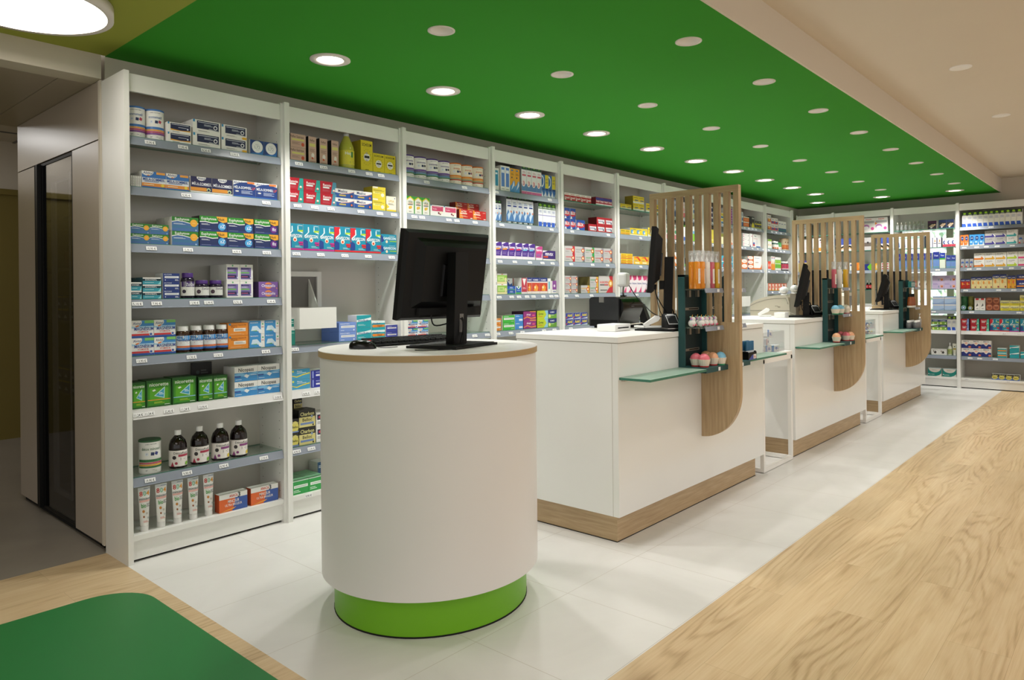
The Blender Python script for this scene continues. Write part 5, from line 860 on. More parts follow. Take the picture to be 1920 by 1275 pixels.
g(9, 2, 'M', 'box', 'tall white and orange carton', 706, 782, 400, 2, ops=[('r', 0, 0, 1, .45, '#e08f2c'), ('p', [(.2, .4), (.5, .7), (.8, .4)], '#e0a03a'), ('e', .5, .86, .2, .05, '#3a5ab0'), ('e', .5, .9, .3, .03, '#c8333a')])
g(9, 2, 'M', 'box', 'tall white and green carton', 786, 902, 418, 3, ops=[('r', 0, .16, 1, .8, '#6fb43a'), ('r', .2, .55, .8, .75, '#b9d84a'), ('r', 0, .48, 1, .52, '#e4f0dc')])
g(9, 2, 'M', mk_jar('white_plastic', '#3a1a24', .1, .7, .84), 'dark jar with white lid and red fruit', 906, 1006, 506, 2, ops=[('r', 0, 0, 1, 1, '#c8455a'), ('e', .3, .6, .15, None, '#4a3a6a'), ('r', 0, 0, 1, .2, '#d9d0d4')], rad=.022, name='jar', cat='jar')
g(9, 3, 'M', 'box', 'orange and white cereal bar carton', 642, 1010, 942, 6, ops=[('r', 0, 0, 1, 1, '#d8572a'), ('r', .25, .1, .85, .9, '#ecdcd0'), ('e', .5, .5, .16, .2, '#d8693a'), ('r', .2, 0, .8, .12, '#e8c03a')])

# ---------------------------------------------------------------- goods on the end wall
hug = [('r', 0, .76, 1, 1, '#14300f'), ('e', .5, .9, .28, .06, '#9acb2c'), ('l', .15, .78, .85, .82, 1, '#e8eee4'), ('l', .12, .5, .86, .68, 4, '#a3a6c4'), ('r', 0, 0, .8, .22, '#2c56c0'), ('p', [(.66, .2), (1, .26), (.95, .02), (.8, .02)], '#d5dade')]
mat('lilac', '#cbb8dc'); 
g('e3', 0, 'S', 'box', 'white and blue carton with green top', 228, 1258, 218, 11, ops=hug, d=.1)
blk = lambda a, b: [('r', 0, 0, 1, 1, a), ('e', .5, .68, .36, .2, '#223f74'), ('l', .25, .64, .75, .72, 1, '#c5cfe0'), ('p', [(.6, 0), (.9, 0), (.8, .4)], '#e4e2e0'), ('r', .1, .25, .55, .4, b), ('r', 0, 0, 1, .08, '#e6e2dc')]
g('e3', 1, 'S', 'box', 'orange carton with blue oval', 170, 337, 606, 2, ops=blk('#e0722a', '#e89a5a'))
g('e3', 1, 'S', 'box', 'sky blue carton with navy oval', 352, 608, 596, 3, ops=blk('#3a90d4', '#a9cdea'))
so = lambda base, bar: [('r', 0, 0, 1, 1, base), ('t', 'Seroplex', .42, .84, .14, '#5a5a60', .6, .03), ('l', .1, .62, .45, .68, 1, '#8a8a8e'), ('r', 0, .06, .7, .3, bar), ('p', [(.62, 0.06), (.68, .56), (.94, .2), (.8, .06)], bar), ('p', [(.74, .56), (1, .3), (1, .1), (.86, .3)], '#e8e8e6')]
g('e3', 1, 'S', 'box', 'grey carton with indigo arrow', 614, 982, 532, 2, 2, ops=so('#b4b2b0', '#453f8c'))
g('e3', 1, 'S', 'box', 'white carton with teal arrow', 986, 1176, 510, 1, 2, ops=so('#e8e6e4', '#3fa8ac'))
gs = [('r', 0, 0, 1, 1, '#a9a9ac'), ('p', [(.1, .5), (.7, .5), (.95, .42), (.7, .72), (.2, .68)], '#3a5fa8'), ('r', .1, .04, .45, .2, '#c8333a'), ('r', .2, .2, .36, .4, '#dcdcdc')]
g('e3', 1, 'S', 'box', 'small grey carton with red and blue', 1184, 1352, 596, 2, ops=gs)
g('e3', 2, 'S', 'box', 'small grey carton with blue arrow', 170, 420, 1014, 3, ops=gs, gap=.006)
g('e3', 2, 'S', 'box', 'white carton with orange arrow', 426, 610, 914, 1, 2, ops=so('#e8e6e2', '#e07a2a'))
g('e3', 2, 'S', 'box', 'white carton with amber arrow', 612, 985, 906, 2, 2, ops=so('#e8e6e2', '#e0a83a'))
g('e3', 2, 'S', 'box', 'white carton with lime arrow', 989, 1178, 886, 1, 2, ops=so('#e8e6e2', '#b9cf3a'))
g('e3', 2, 'S', 'box', 'white carton with pink arrow', 1181, 1372, 880, 1, 2, ops=so('#e8e6e2', '#dc4f86'))
hm = lambda a, c: [('r', 0, 0, 1, 1, a), ('r', 0, .80, 1, 1, '#24337c'), ('e', .5, .80, .45, .08, '#24337c'), ('t', 'HUMEX', .5, .84, .1, '#e9e9ee', .8, .06), ('e', .38, .5, .16, .14, c), ('l', .5, .4, .9, .5, 2, '#c5b48c'), ('e', .8, .12, .12, .07, '#9a3a3a')]
g('e3', 3, 'T', 'box', 'small red and navy syrup carton', 136, 264, 192, 2, ops=hm('#b8261f', '#e89a3a'))
g('e3', 3, 'T', 'box', 'cream and navy syrup carton', 274, 542, 166, 4, ops=hm('#e2cf94', '#d88a3a'))
g('e3', 3, 'T', 'box', 'large cream and navy syrup carton', 546, 724, 134, 2, ops=hm('#e2cf94', '#d88a3a'))
g('e3', 3, 'T', 'box', 'amber and navy syrup carton', 729, 838, 146, 2, ops=hm('#e0a02c', '#d8502a'))
g('e3', 3, 'T', 'box', 'wide navy carton with orange stripe', 846, 1015, 134, 1, 2, ops=[('r', 0, 0, 1, 1, '#24337c'), ('r', 0, .2, 1, .42, '#e08a2c'), ('t', 'HUMEX', .5, .68, .22, '#e9e9ee', .6, .06)])
def mk_drum(w, h, ops):      # pastille tin lying on its side, lid to the front
    r = w / 2; b = MB(); n = 28
    P = lambda rr, y: [(rr * math.cos(2 * PI * i / n), y, r + rr * math.sin(2 * PI * i / n)) for i in range(n)]
    R = [P(r, .09), P(r, .004), P(r * .94, 0)]
    b.add(R[0] + R[1], [(i, i + n, (i + 1) % n + n, (i + 1) % n) for i in range(n)], ops[0], True); b.add(R[1] + R[2], [(i, i + n, (i + 1) % n + n, (i + 1) % n) for i in range(n)], ops[0], True)
    b.add(R[2], [tuple(range(n))], ops[0]); b.add(P(r * .74, -.0003), [tuple(range(n))], ops[1]); b.add(P(r * .6, -.0006), [tuple(range(n))], '#3a6fa8'); b.add(P(r * .3, -.0009), [tuple(range(n))], '#d8dce0')
    return [('body', b.mesh('tin_body'))]
def stack_tins(px0, px1, desc, c, ring, z0, n, hh):
    a = onX(W2('T', px0)[0], 560, 10.40); b = onX(W2('T', px1)[0], 560, 10.40); yc = (a.y + b.y) / 2; r = (a.y - b.y) / 2
    me = MB().lathe([(r * .97, 0), (r, .002), (r, hh * .55), (r * 1.02, hh * .6), (r * 1.02, hh * .95), (r * .97, hh)], c, 28).mesh('pastille_tin')
    for i in range(n):
        o = link('pastille_tin', me, None, (10.40 + r * .5, yc, z0 + i * hh)); tag(o, desc + ' pastille tin, ' + WORDN[i] + ' up in its stack, end wall', 'tin', desc + ' pastille tins in a stack')
    for pn, pm in mk_drum(r * 1.9, 0, (c, ring)):
        o = link('pastille_tin', pm, None, (10.345, yc, SZ[4] + .001), -PI / 2); tag(o, desc + ' pastille tin standing on edge in front of its stack', 'tin')
stack_tins(145, 228, 'dark green', '#1d5a34', '#bfd8c9', SZ[4] + .001, 7, .0245); stack_tins(236, 306, 'olive green', '#6a6a2c', '#d5cf9a', SZ[4] + .001, 7, .0245)
g('e3', 4, 'T', 'box', 'white carton with red crown and bird', 315, 450, 434, 2, ops=[('r', .2, .86, .8, 1, '#c8283a'), ('p', [(.2, .3), (.7, .4), (.55, .6)], '#5a5a5c'), ('l', .3, .1, .7, .2, 1, '#9a9a9a')])
g('e3', 4, 'T', 'box', 'brown carton with round medallion', 457, 632, 422, 2, 2, ops=[('r', 0, 0, 1, 1, '#7a3a24'), ('e', .5, .5, .46, .44, '#b06a4a'), ('e', .5, .5, .3, .28, '#8a4a34'), ('l', .3, .66, .7, .76, 1, '#e0c0b0')])
ep = [('r', 0, 0, 1, 1, '#dcca3a'), ('r', 0, .5, 1, 1, '#e4dda0'), ('t', 'Hextril', .5, .62, .3, '#3a4f7a', .8, .05), ('l', .2, .2, .9, .36, 1, '#7f9a3a')]
g('e3', 4, 'T', 'box', 'yellow throat carton in a low pile', 638, 882, 460, 2, 2, ops=ep)
g('e3', 4, 'T', 'box', 'yellow throat carton in a high pile', 886, 1015, 392, 1, 3, ops=ep)
g('e3', 5, 'T', 'box', 'red carton with pale blue end', 123, 243, 692, 1, 2, ops=ren('#6f94d0'), side='#8c1222')
g('e3', 5, 'T', 'box', 'red carton with mint end', 254, 502, 692, 2, 2, ops=ren('#4fb8a0'), side='#8c1222', gap=.01)
g('e3', 5, 'T', 'box', 'turquoise and red antacid carton', 506, 748, 686, 2, ops=gav('#cf2431', '#cf2431'))
g('e3', 5, 'T', 'box', 'turquoise antacid carton with magenta line', 750, 872, 686, 1, ops=gav('#a82a8c', '#1788a4'))
g('e3', 5, 'T', 'box', 'turquoise antacid carton at the frame edge', 886, 1010, 686, 1, ops=gav('#a82a8c', '#1788a4'))
g('e3', 6, 'T', 'box', 'white and navy carton with coral cloud', 125, 518, 958, 3, 2, ops=[('r', 0, 0, 1, 1, '#e6e2de'), ('p', [(0, 0), (1, 0), (1, .5), (.75, .56), (.5, .3), (.25, .56), (0, .5)], '#1f2c7a'), ('t', 'SMECTA', .5, .86, .12, '#3a3a5c', .6, .06), ('e', .5, .62, .16, .1, '#f0b49a'), ('e', .86, .16, .14, .12, '#e07a5a')])
g('e3', 6, 'T', 'box', 'teal and orange carton', 596, 712, 1056, 1, 2, ops=[('r', 0, 0, 1, 1, '#1c9ba6'), ('r', .05, .3, .96, .6, '#d88a3a'), ('r', 0, .84, 1, 1, '#cfe4e4')])
g('e3', 6, 'T', 'box', 'teal carton with white wave, taller pile', 750, 872, 1022, 1, 2, ops=[('r', 0, 0, 1, 1, '#1c9ba6'), ('p', [(0, .5), (0, .64), (1, .9), (1, .7)], '#dfeeee'), ('l', .1, .5, .7, .64, 1, '#1b4f8a')])
g('e3', 6, 'T', 'box', 'teal carton with white wave, lower pile', 886, 1010, 1102, 1, 1, ops=[('r', 0, 0, 1, 1, '#1c9ba6'), ('p', [(0, .5), (0, .64), (1, .9), (1, .7)], '#dfeeee')])
g('e3', 7, 'V', 'box', 'small black and yellow charcoal carton', 1318, 1826, 152, 4, ops=[('r', 0, .5, 1, 1, '#17150f'), ('r', 0, 0, 1, .5, '#4f6aa8'), ('e', .46, .42, .44, .3, '#d8cc5a'), ('t', 'Charbon', .5, .78, .24, '#d8cf8e', .8, .06), ('t', 'Belloc', .46, .42, .2, '#2a2820', .6, .05)])
# backlit bay
g('e2', 0, 'Q', mk_bottle('metal', 'cap_clear', .2, .5, [(.9, 0), (1, .03), (1, .6), (.7, .7)], .6, .3), 'small clear bottle with silver cap', 645, 1228, 358, 7, ops=[('r', 0, 0, 1, 1, '#9a9c9a'), ('l', .2, .2, .8, .8, 2, '#5a5c5a')], rad=.02, name='bottle', cat='bottle', gap=.012)
dk = lambda a: [('r', 0, 0, 1, 1, a), ('r', .05, .1, .95, .7, '#2a2830'), ('p', [(.1, .3), (.5, .6), (.9, .5), (.6, .2)], '#b09a80'), ('e', .4, .16, .12, None, '#c9c4cc'), ('e', .8, .5, .1, None, '#d8b08a')]
g('e2', 0, 'Q', 'box', 'dark purple pack of dog treats shape', 1280, 1458, 322, 1, ops=dk('#4a1f48'))
g('e2', 0, 'Q', 'box', 'navy pack with pale disc', 1500, 1808, 300, 2, ops=dk('#1f2f5c'))
wt = lambda a: [('r', 0, 0, 1, 1, '#e2e4e6'), ('p', [(.2, .1), (.9, .1), (.8, .5), (.5, .45)], a), ('r', 0, .8, 1, .88, '#8fc8b4'), ('l', .2, .6, .8, .7, 1, '#9ab0c0')]
g('e2', 1, 'Q', 'box', 'white carton with blue flask', 600, 1200, 640, 5, ops=wt('#4a7ab8'))
g('e2', 1, 'Q', 'box', 'dark slim carton behind the slats', 1215, 1290, 620, 1, ops=[('r', 0, 0, 1, 1, '#22303c')])
g('e2', 1, 'Q', 'box', 'white carton with purple edge and ochre mark', 1366, 1546, 652, 2, ops=[('r', 0, 0, .16, 1, '#2a2460'), ('p', [(.5, .5), (.8, .6), (.6, .85)], '#b8843a'), ('r', .3, .36, .9, .42, '#2a2a4a')], side='#3a2a5c')
g('e2', 1, 'Q', 'box', 'white carton with red foot and blue dog', 1574, 1836, 660, 3, ops=[('r', 0, 0, 1, .28, '#c8455a'), ('e', .42, .5, .3, .22, '#23408c'), ('e', .56, .5, .18, .14, '#e6e4e2'), ('l', .2, .84, .9, .92, 1, '#d88a90')])
jo = lambda a, b: [('r', 0, 0, 1, 1, a), ('r', 0, 0, 1, .55, b), ('t', 'free', .5, .78, .12, '#d5daf0', .6, .04), ('r', 0, .52, 1, .56, '#4a9a8a'), ('r', 0, .06, 1, .1, '#6fb08a')]
g('e2', 2, 'Q', 'box', 'navy and blue pad pack', 600, 1360, 985, 6, ops=jo('#26348c', '#6f90cc'), gap=.006)
g('e2', 2, 'Q', 'box', 'tall navy and blue pack', 1380, 1506, 936, 1, ops=jo('#26348c', '#6f90cc'))
g('e2', 2, 'Q', 'box', 'navy carton with white lower half and green band', 1510, 1622, 954, 1, ops=[('r', 0, .66, 1, 1, '#1f3aa8'), ('r', 0, .56, 1, .66, '#4aa83a'), ('r', 0, 0, 1, .56, '#dfe6d8'), ('t', 'free', .5, .84, .12, '#e4e8f4', .6, .04)])
g('e2', 2, 'Q', 'box', 'lower navy and blue pack', 1640, 1840, 1002, 2, ops=jo('#2f3f94', '#6f90cc'))
pil = [('r', 0, 0, 1, 1, '#c6b4d8'), ('l', .06, .6, .5, .9, 3, '#a08fc4'), ('e', .8, .4, .14, .22, '#dfa890'), ('e', .82, .34, .07, .1, '#b8502a'), ('r', .5, .2, .6, .5, '#8f9ab8')]
g('e2', 3, 'R', 'box', 'lilac nappy pack', 1166, 1576, 296, 2, 2, ops=pil)
g('e2', 3, 'R', 'box', 'white and grey pack glimpsed between slats', 560, 1140, 262, 5, ops=[('r', 0, 0, 1, 1, '#e4e2e2'), ('e', .5, .3, .2, .1, '#8a7a8a'), ('l', .2, .5, .8, .8, 4, '#b9b4bc')])
g('e2', 4, 'R', 'box', 'pale blue wipes pack', 1166, 1576, 652, 2, 2, ops=[('r', 0, 0, 1, 1, '#a9c0e0'), ('r', 0, .66, 1, .84, '#d9d4d4'), ('r', 0, .9, 1, 1, '#6f90c4'), ('p', [(.5, .1), (1, .3), (1, .1)], '#8fa9d4')], gap=.004)
g('e2', 5, 'R', 'box', 'green and navy carton', 1150, 1410, 1044, 2, 2, ops=[('r', 0, 0, 1, 1, '#7fb03a'), ('r', 0, .6, 1, 1, '#22347c'), ('t', 'HUMEX', .5, .76, .2, '#eceef4', .7, .06), ('e', .2, .3, .14, .2, '#dfe48a'), ('e', .8, .3, .08, .14, '#f0f4e4')])
g('e2', 5, 'R', 'box', 'tall white and blue carton with green top', 1416, 1578, 985, 2, ops=hug)
g('e2', 6, 'U', 'box', 'white carton with black drawing', 462, 555, 986, 2, ops=[('p', [(.3, .3), (.5, .7), (.7, .5), (.6, .2)], '#3a3530'), ('e', .3, .6, .1, None, '#8a7f70'), ('l', .1, .8, .9, .9, 1, '#9a9a9a')])
g('e2', 6, 'U', mk_bottle('white_plastic', '#e4e6da', .1, .5, [(.9, 0), (1, .03), (1, .5), (.7, .68), (.3, .74)], .25, .24), 'white lotion bottle with nozzle', 560, 588, 950, 1, ops=[('r', 0, 0, 1, 1, '#a9b870'), ('e', .5, .6, .2, None, '#2a2a24')], rad=.03, name='bottle', cat='bottle')
g('e2', 6, 'U', mk_tube('#e6e4d4', '#f0efea'), 'white tube with gold band', 588, 616, 955, 1, ops=[('r', 0, .4, 1, .55, '#b8a03a'), ('e', .5, .7, .15, None, '#4a4a44')], rad=.03, name='tube', cat='tube')
g('e2', 7, 'V', 'box', 'teal and white nutrition carton', 166, 700, 50, 2, ops=[('r', 0, 0, 1, 1, '#14857a'), ('e', .5, 1, .46, .52, '#ded6cc'), ('r', 0, .98, 1, 1, '#5fb0d4'), ('p', [(.6, 0), (1, 0), (1, .4), (.85, .16)], '#dfdcd6'), ('l', .3, .72, .7, .84, 2, '#a9a49c'), ('t', 'nutridrink', .3, .22, .1, '#dfeae6', .4, .05), ('e', .06, .26, .04, None, '#dfeae6')], gap=.012, d=.12)
# left-hand bay of the end wall
pr = [('r', 0, 0, 1, 1, '#e4dedc'), ('t', 'PHILIPS', .5, .9, .08, '#c8333a', .7, .06), ('r', .06, .64, .94, .8, '#a9a4a8'), ('p', [(0, .5), (0, .72), (.2, .6)], '#e0834a'), ('e', .3, .4, .26, .17, '#b87ab4'), ('e', .3, .34, .2, .1, '#efe9ee'), ('e', .8, .26, .13, .11, '#c8458a')]
g('e1', 0, 'Q', 'box', 'white carton with lilac bowl and berry', -18, 486, 280, 2, ops=pr)
g('e1', 0, 'P', 'box', 'orange carton with green drawing', 600, 830, 192, 2, ops=[('r', 0, .45, 1, 1, '#df5a20'), ('r', 0, 0, 1, .45, '#cfd8dc'), ('e', .4, .3, .25, .12, '#3f9a4a'), ('e', .8, .2, .15, .08, '#3a6ab8')])
scl = [('r', 0, 0, 1, 1, '#dad6d8'), ('r', 0, .5, 1, 1, '#3a4f9c'), ('p', [(0, .2), (.5, .3), (1, .12), (1, .3), (.5, .44), (0, .34)], '#17171c'), ('p', [(0, .12), (.5, .2), (1, .06), (1, .12), (.5, .28), (0, .2)], '#dfb070')]
g('e1', 1, 'P', 'box', 'blue and white scales carton', 838, 1270, 482, 3, ops=scl)
g('e1', 1, 'P', 'box', 'grey carton with black tool', 640, 824, 470, 1, ops=[('r', 0, 0, 1, 1, '#8f9496'), ('p', [(.6, .1), (.9, .1), (.9, .7), (.7, .8)], '#1c1c1e')])
g('e1', 1, 'Q', 'box', 'grey and white picture carton', -60, 150, 664, 1, ops=[('r', 0, 0, 1, 1, '#bdb8b8'), ('r', 0, .3, 1, .6, '#6a5f58'), ('e', .2, .6, .1, None, '#2a2426'), ('e', .7, .6, .1, None, '#2a2426')])
g('e1', 1, 'Q', 'box', 'blue carton with orange stripe behind slats', 260, 528, 664, 2, ops=scl)
g('e1', 2, 'Q', 'box', 'navy carton with green diamond', 10, 200, 1186, 1, ops=[('r', 0, 0, 1, 1, '#23307c'), ('p', [(.3, .5), (.6, 1), (1, 1), (1, 0), (.55, 0)], '#6fc02c'), ('r', .86, 0, 1, 1, '#d8d03a')])
g('e1', 2, 'Q', 'box', 'amber carton behind the slats', 215, 330, 1168, 1, ops=[('r', 0, 0, 1, 1, '#e8b03a'), ('r', .3, .2, .8, .7, '#e8d8b0')])
g('e1', 2, 'Q', 'box', 'white carton with red squares', 350, 528, 1156, 2, 3, ops=[('r', .1, .2, .6, .7, '#c84a5c')])
g('e1', 2, 'P', 'box', 'white and orange tablet carton', 1205, 1430, 950, 2, ops=[('r', 0, 0, 1, 1, '#e8e0cc'), ('r', .7, 0, 1, 1, '#22307c'), ('e', .25, .7, .15, None, '#23408c')], vary=[[('r', .7, 0, 1, 1, '#22307c'), ('e', .25, .7, .15, None, '#23408c')], [('r', 0, 0, 1, 1, '#e8832c'), ('p', [(.6, .2), (1, .5), (.6, .8)], '#f0b060')]])
g('e1', 2, 'P', 'box', 'white carton with blue swirl', 760, 830, 860, 1, ops=[('e', .5, .8, .3, .12, '#3a4aa8'), ('l', .2, .2, .8, .6, 3, '#9aa4c0')])
g('e1', 3, 'R', mk_bottle('#e8e2de', 'cola', .15, .5, [(.9, 0), (1, .03), (1, .5), (.6, .66), (.35, .75)], .4, .25), 'small dark bottle with red label', 35, 190, 382, 3, ops=[('r', 0, 0, 1, 1, '#b82a34'), ('e', .5, .5, .25, None, '#e8e0dc')], rad=.022, name='bottle', cat='bottle')
g('e1', 4, '1', 'box', 'white cup pack low on the end wall', 1610, 1640, 566, 1, ops=[('r', .2, .2, .8, .8, '#d8d4d0')])
# narrow bay at the corner
yf = [('r', 0, 0, 1, 1, '#e8c83a'), ('r', 0, .8, 1, 1, '#3a349c'), ('r', 0, .76, 1, .82, '#e6e2dc'), ('p', [(.2, .3), (.8, .8), (.9, .3)], '#e0702a'), ('r', .2, 0, .9, .3, '#d83a34')]
g('e0', 0, 'P', 'box', 'white patterned carton', 190, 390, 200, 2, ops=[('r', 0, 0, 1, 1, '#e4e2e2')] + [('e', .3 + .4 * (i % 2), .1 + .13 * i, .12, .04, '#9a9aa0') for i in range(6)])
g('e0', 0, 'P', 'box', 'tall black carton', 470, 545, 200, 1, ops=[('r', 0, 0, 1, 1, '#121214')])
g('e0', 1, 'P', 'box', 'white carton with grey drawing', 55, 390, 508, 3, ops=[('r', 0, 0, 1, 1, '#d6d4d6'), ('p', [(.3, .3), (.5, .7), (.7, .4)], '#3a3a40')])
g('e0', 1, 'P', 'box', 'white carton with orange fruit', 470, 680, 472, 2, ops=[('e', .4, .2, .3, .14, '#e0953a'), ('e', .5, .86, .2, .06, '#4a4a50'), ('r', .5, .66, .8, .74, '#d84a7a')])
g('e0', 2, 'P', 'box', 'yellow and red food carton with blue top', 50, 390, 920, 3, ops=yf)
g('e0', 3, '1', 'box', 'white and pink carton behind the screen', 1498, 1530, 530, 2, ops=dol)
# low shelf of chutes' neighbours on the left wall is left as the photo shows it: nearly empty

# ---------------------------------------------------------------- delivery chutes set in the shelving
def chute(X0, X1, label):
    t = thing('delivery_chute', label, 'chute', ((X0 + X1) / 2, 3.50, 1.055), group='white delivery chutes in the shelving')
    w = (X1 - X0) / 2; T = .008
    mb = MB().box(-w, 0, 0, w, T, .118, 'unit_white').box(-w, T, 0, -w + T, .285, .118, 'unit_white').box(w - T, T, 0, w, .285, .118, 'unit_white').box(-w + T, T, 0, w - T, .285, T, 'unit_white')
    mb.prism([(.18, .118), (.285, .118), (.285, .30)], 'X', w - T, w, 'unit_white').prism([(.18, .118), (.285, .118), (.285, .30)], 'X', -w, -w + T, 'unit_white')
    mb.build('tray', t)
    MB().box(-w - .0, .276, .118, w + .06, .285, .30, 'grey').box(-w - .01, .262, .30, w + .075, .287, .33, 'unit_white').box(w + .045, .262, .118, w + .075, .287, .30, 'unit_white').build('opening', t)
chute(2.172, 2.412, 'white open delivery chute in the second bay, beside the oval counter')
chute(6.27, 6.53, 'white open delivery chute in the seventh bay, behind black printer')
chute(7.93, 8.19, 'white open delivery chute in the ninth bay, behind beige printer')

# ---------------------------------------------------------------- oval counter with its monitor
def oval(a, b, n=72): return [(a * math.cos(2 * PI * i / n), b * math.sin(2 * PI * i / n)) for i in range(n)]
KX, KY = 1.997, 2.231
t = thing('oval_counter', 'white oval counter with wooden rim and bright green foot', 'counter', (KX, KY, 0))
MB().prism(oval(.405, .380), 'Z', .006, .165, 'kiosk_green', True).build('foot', t)
MB().prism(oval(.4065, .3815), 'Z', 0, .006, 'void', True).build('floor_seal', t)
mb = MB(); ob = oval(.453, .428, 96); mb.prism(ob, 'Z', .150, 1.004, 'kiosk_white', True)
mb.build('body', t)
MB().prism(oval(.459, .434, 96), 'Z', 1.004, 1.0265, 'ply', True).build('rim', t)
MB().prism(oval(.4588, .4338, 96), 'Z', 1.0265, 1.0285, 'top_white', True).build('worktop', t)

def monitor(loc, rz, label, panel_h=.365, panel_w=.475, z0=.115, tilt=9, colx=0., lean=2.5, base=(.33, .25), base_rz=.2, col_h=.385, back=.10, cables=True, basez=0.):
    """local x is the panel's width, the screen looks to +y, the viewer of the photo sees the back (-y)"""
    t = thing('monitor', label, 'monitor', loc, rz, 'black computer monitors on the counters')
    R_ = Matrix.Rotation(math.radians(tilt), 4, 'X')          # top moves towards -y
    def P(x, y, z): v = R_ @ Vector((x, y, z)); return (v.x, v.y, v.z + z0)
    w, h = panel_w / 2, panel_h
    mb = MB()
    def slab(x0, x1, z0_, z1_, y0, y1, k, ins=0., ko=None):
        A = [P(x0, y1, z0_), P(x1, y1, z0_), P(x1, y1, z1_), P(x0, y1, z1_)]; B = [P(x0 + ins, y0, z0_ + ins), P(x1 - ins, y0, z0_ + ins), P(x1 - ins, y0, z1_ - ins), P(x0 + ins, y0, z1_ - ins)]
        mb.add(A + B, [(0, 3, 2, 1)][:1] + [(4, 5, 6, 7), (0, 1, 5, 4), (1, 2, 6, 5), (2, 3, 7, 6), (3, 0, 4, 7)], k)
    slab(-w, w, 0, h, -.006, .018, 'black'); slab(-w, w, 0, h, -.020, -.006, 'black', .012)
    slab(-w + .055, w - .02, .05, h - .03, -.048, -.019, 'black', .03)
    mb.build('housing', t)
    mb = MB(); mb.add([P(-w + .016, .0185, .018), P(w - .016, .0185, .018), P(w - .016, .0185, h - .016), P(-w + .016, .0185, h - .016)], [(0, 3, 2, 1)], 'screen'); mb.build('screen', t)
    mb = MB(); slab(-.055, .055, .10, .235, -.058, -.047, 'black_gloss', .004); mb.build('mounting_plate', t)
    mb = MB(); slab(-w + .09, w - .06, .022, .05, -.035, -.019, 'void', 0); mb.build('socket_recess', t)
    yb = -.105 if back is None else -back
    ln = math.tan(math.radians(lean)) * col_h
    mb = MB(); cw, cd = .036, .024
    A = [(-cw + colx, yb - cd, .01), (cw + colx, yb - cd, .01), (cw + colx, yb + cd, .01), (-cw + colx, yb + cd, .01)]; B = [(x, y - ln, col_h) for x, y, z in A]
    mb.add(A + B, [(0, 1, 5, 4), (1, 2, 6, 5), (2, 3, 7, 6), (3, 0, 4, 7), (4, 5, 6, 7)], 'black')
    fy = lambda z: yb - cd - ln * (z - .01) / (col_h - .01) - .0008
    mb.add([(colx - .008, fy(.06), .06), (colx + .014, fy(.06), .06), (colx + .014, fy(.135), .135), (colx - .008, fy(.135), .135)], [(0, 1, 2, 3)], 'grey')
    mb.build('column', t)
    MB().cbox(colx, (yb - .055) / 2 - .01, .26, .05, abs(yb) - .045, .05, 'black').build('arm', t)
    b = MB(); bw, bd = base[0] / 2, base[1] / 2; b.box(-bw, -bd, 0, bw, bd, .010, 'black').box(-bw + .01, -bd + .01, .010, bw - .01, bd - .01, .013, 'black')
    o = b.build('base', t, bevel=.002); o.location = (colx, yb + .02, 0); o.rotation_euler = (0, 0, base_rz)
    if cables:
        pw = P(-.08, -.03, .03)
        MB().tube([pw, (pw[0] + .01, pw[1] - .01, pw[2] - .05), (-.03, yb - .0, .10), (colx - .0, yb - cd - .008, .115), (colx + .004, yb - cd - .012, .07), (colx - .02, yb - cd - .02, .016)], .003, 'black', 8).build('power_cable', t)
        MB().tube([P(-.0, -.03, .03), (colx + .02, yb + .03, .09), (colx + .006, yb - cd - .006, .12), (colx + .0, yb - cd - .018, .06), (colx - .012, yb - cd - .03, .014)], .0022, 'black', 8).build('signal_cable', t)
    return t
monitor((2.042, 2.222, 1.0285), 0, 'black monitor on the oval counter seen from behind', z0=.114, base_rz=.22, base=(.32, .24), back=.10)
# keyboard
t = thing('keyboard', 'black keyboard on the oval counter behind monitor stand', 'keyboard', (2.05, 2.425, 1.029), math.radians(-4))
MB().prism([(-.065, .004), (.065, .004), (.065, .022), (-.065, .010)], 'X', -.225, .225, 'black').build('case', t, bevel=.002)
mb = MB()
for r in range(5):
    for c in range(15): mb.cbox(-.200 + c * .0286, -.048 + r * .0235, .017 + r * .0023, .024, .019, .008, 'black')
mb.build('keys', t)
for s in (-1, 1): MB().cbox(s * .19, .05, .002, .02, .01, .004, 'black').build('foot', t)
# mouse
t = thing('mouse', 'black mouse with red wheel at left edge of oval counter', 'mouse', (1.742, 2.350, 1.0285), math.radians(-138))
prof = []; mb = MB(); n = 20
for j in range(9):
    f = j / 8; rr = math.cos(f * PI / 2) ** .6 if j < 8 else .03; z = .034 * math.sin(f * PI / 2)
    prof.append([(.030 * rr * math.cos(2 * PI * i / n), .055 * rr * math.sin(2 * PI * i / n) - .008 * f, z + .002) for i in range(n)])
vv = [p for R in prof for p in R]
mb.add(vv, [(j * n + i, j * n + (i + 1) % n, (j + 1) * n + (i + 1) % n, (j + 1) * n + i) for j in range(8) for i in range(n)], 'black_gloss', True)
mb.add(prof[-1], [tuple(range(n))], 'black_gloss', True); mb.add(prof[0], [tuple(range(n - 1, -1, -1))], 'black'); mb.build('shell', t)
MB().cbox(0, .026, .0315, .006, .016, .006, '#c8281e').build('wheel', t, bevel=.001)
MB().tube([(0, .054, .008), (-.004, .075, .004), (-.02, .10, .0025), (-.06, .13, .0025)], .0015, 'black', 6).build('cable', t)
t = MB().tube([(1.80, 2.10, 1.0310), (1.87, 2.02, 1.0310), (1.93, 2.005, 1.0310), (1.96, 2.03, 1.0310)], .0018, 'black', 6).build('cable')
tag(t, 'thin black cable curling in front of the monitor foot on oval counter', 'cable')

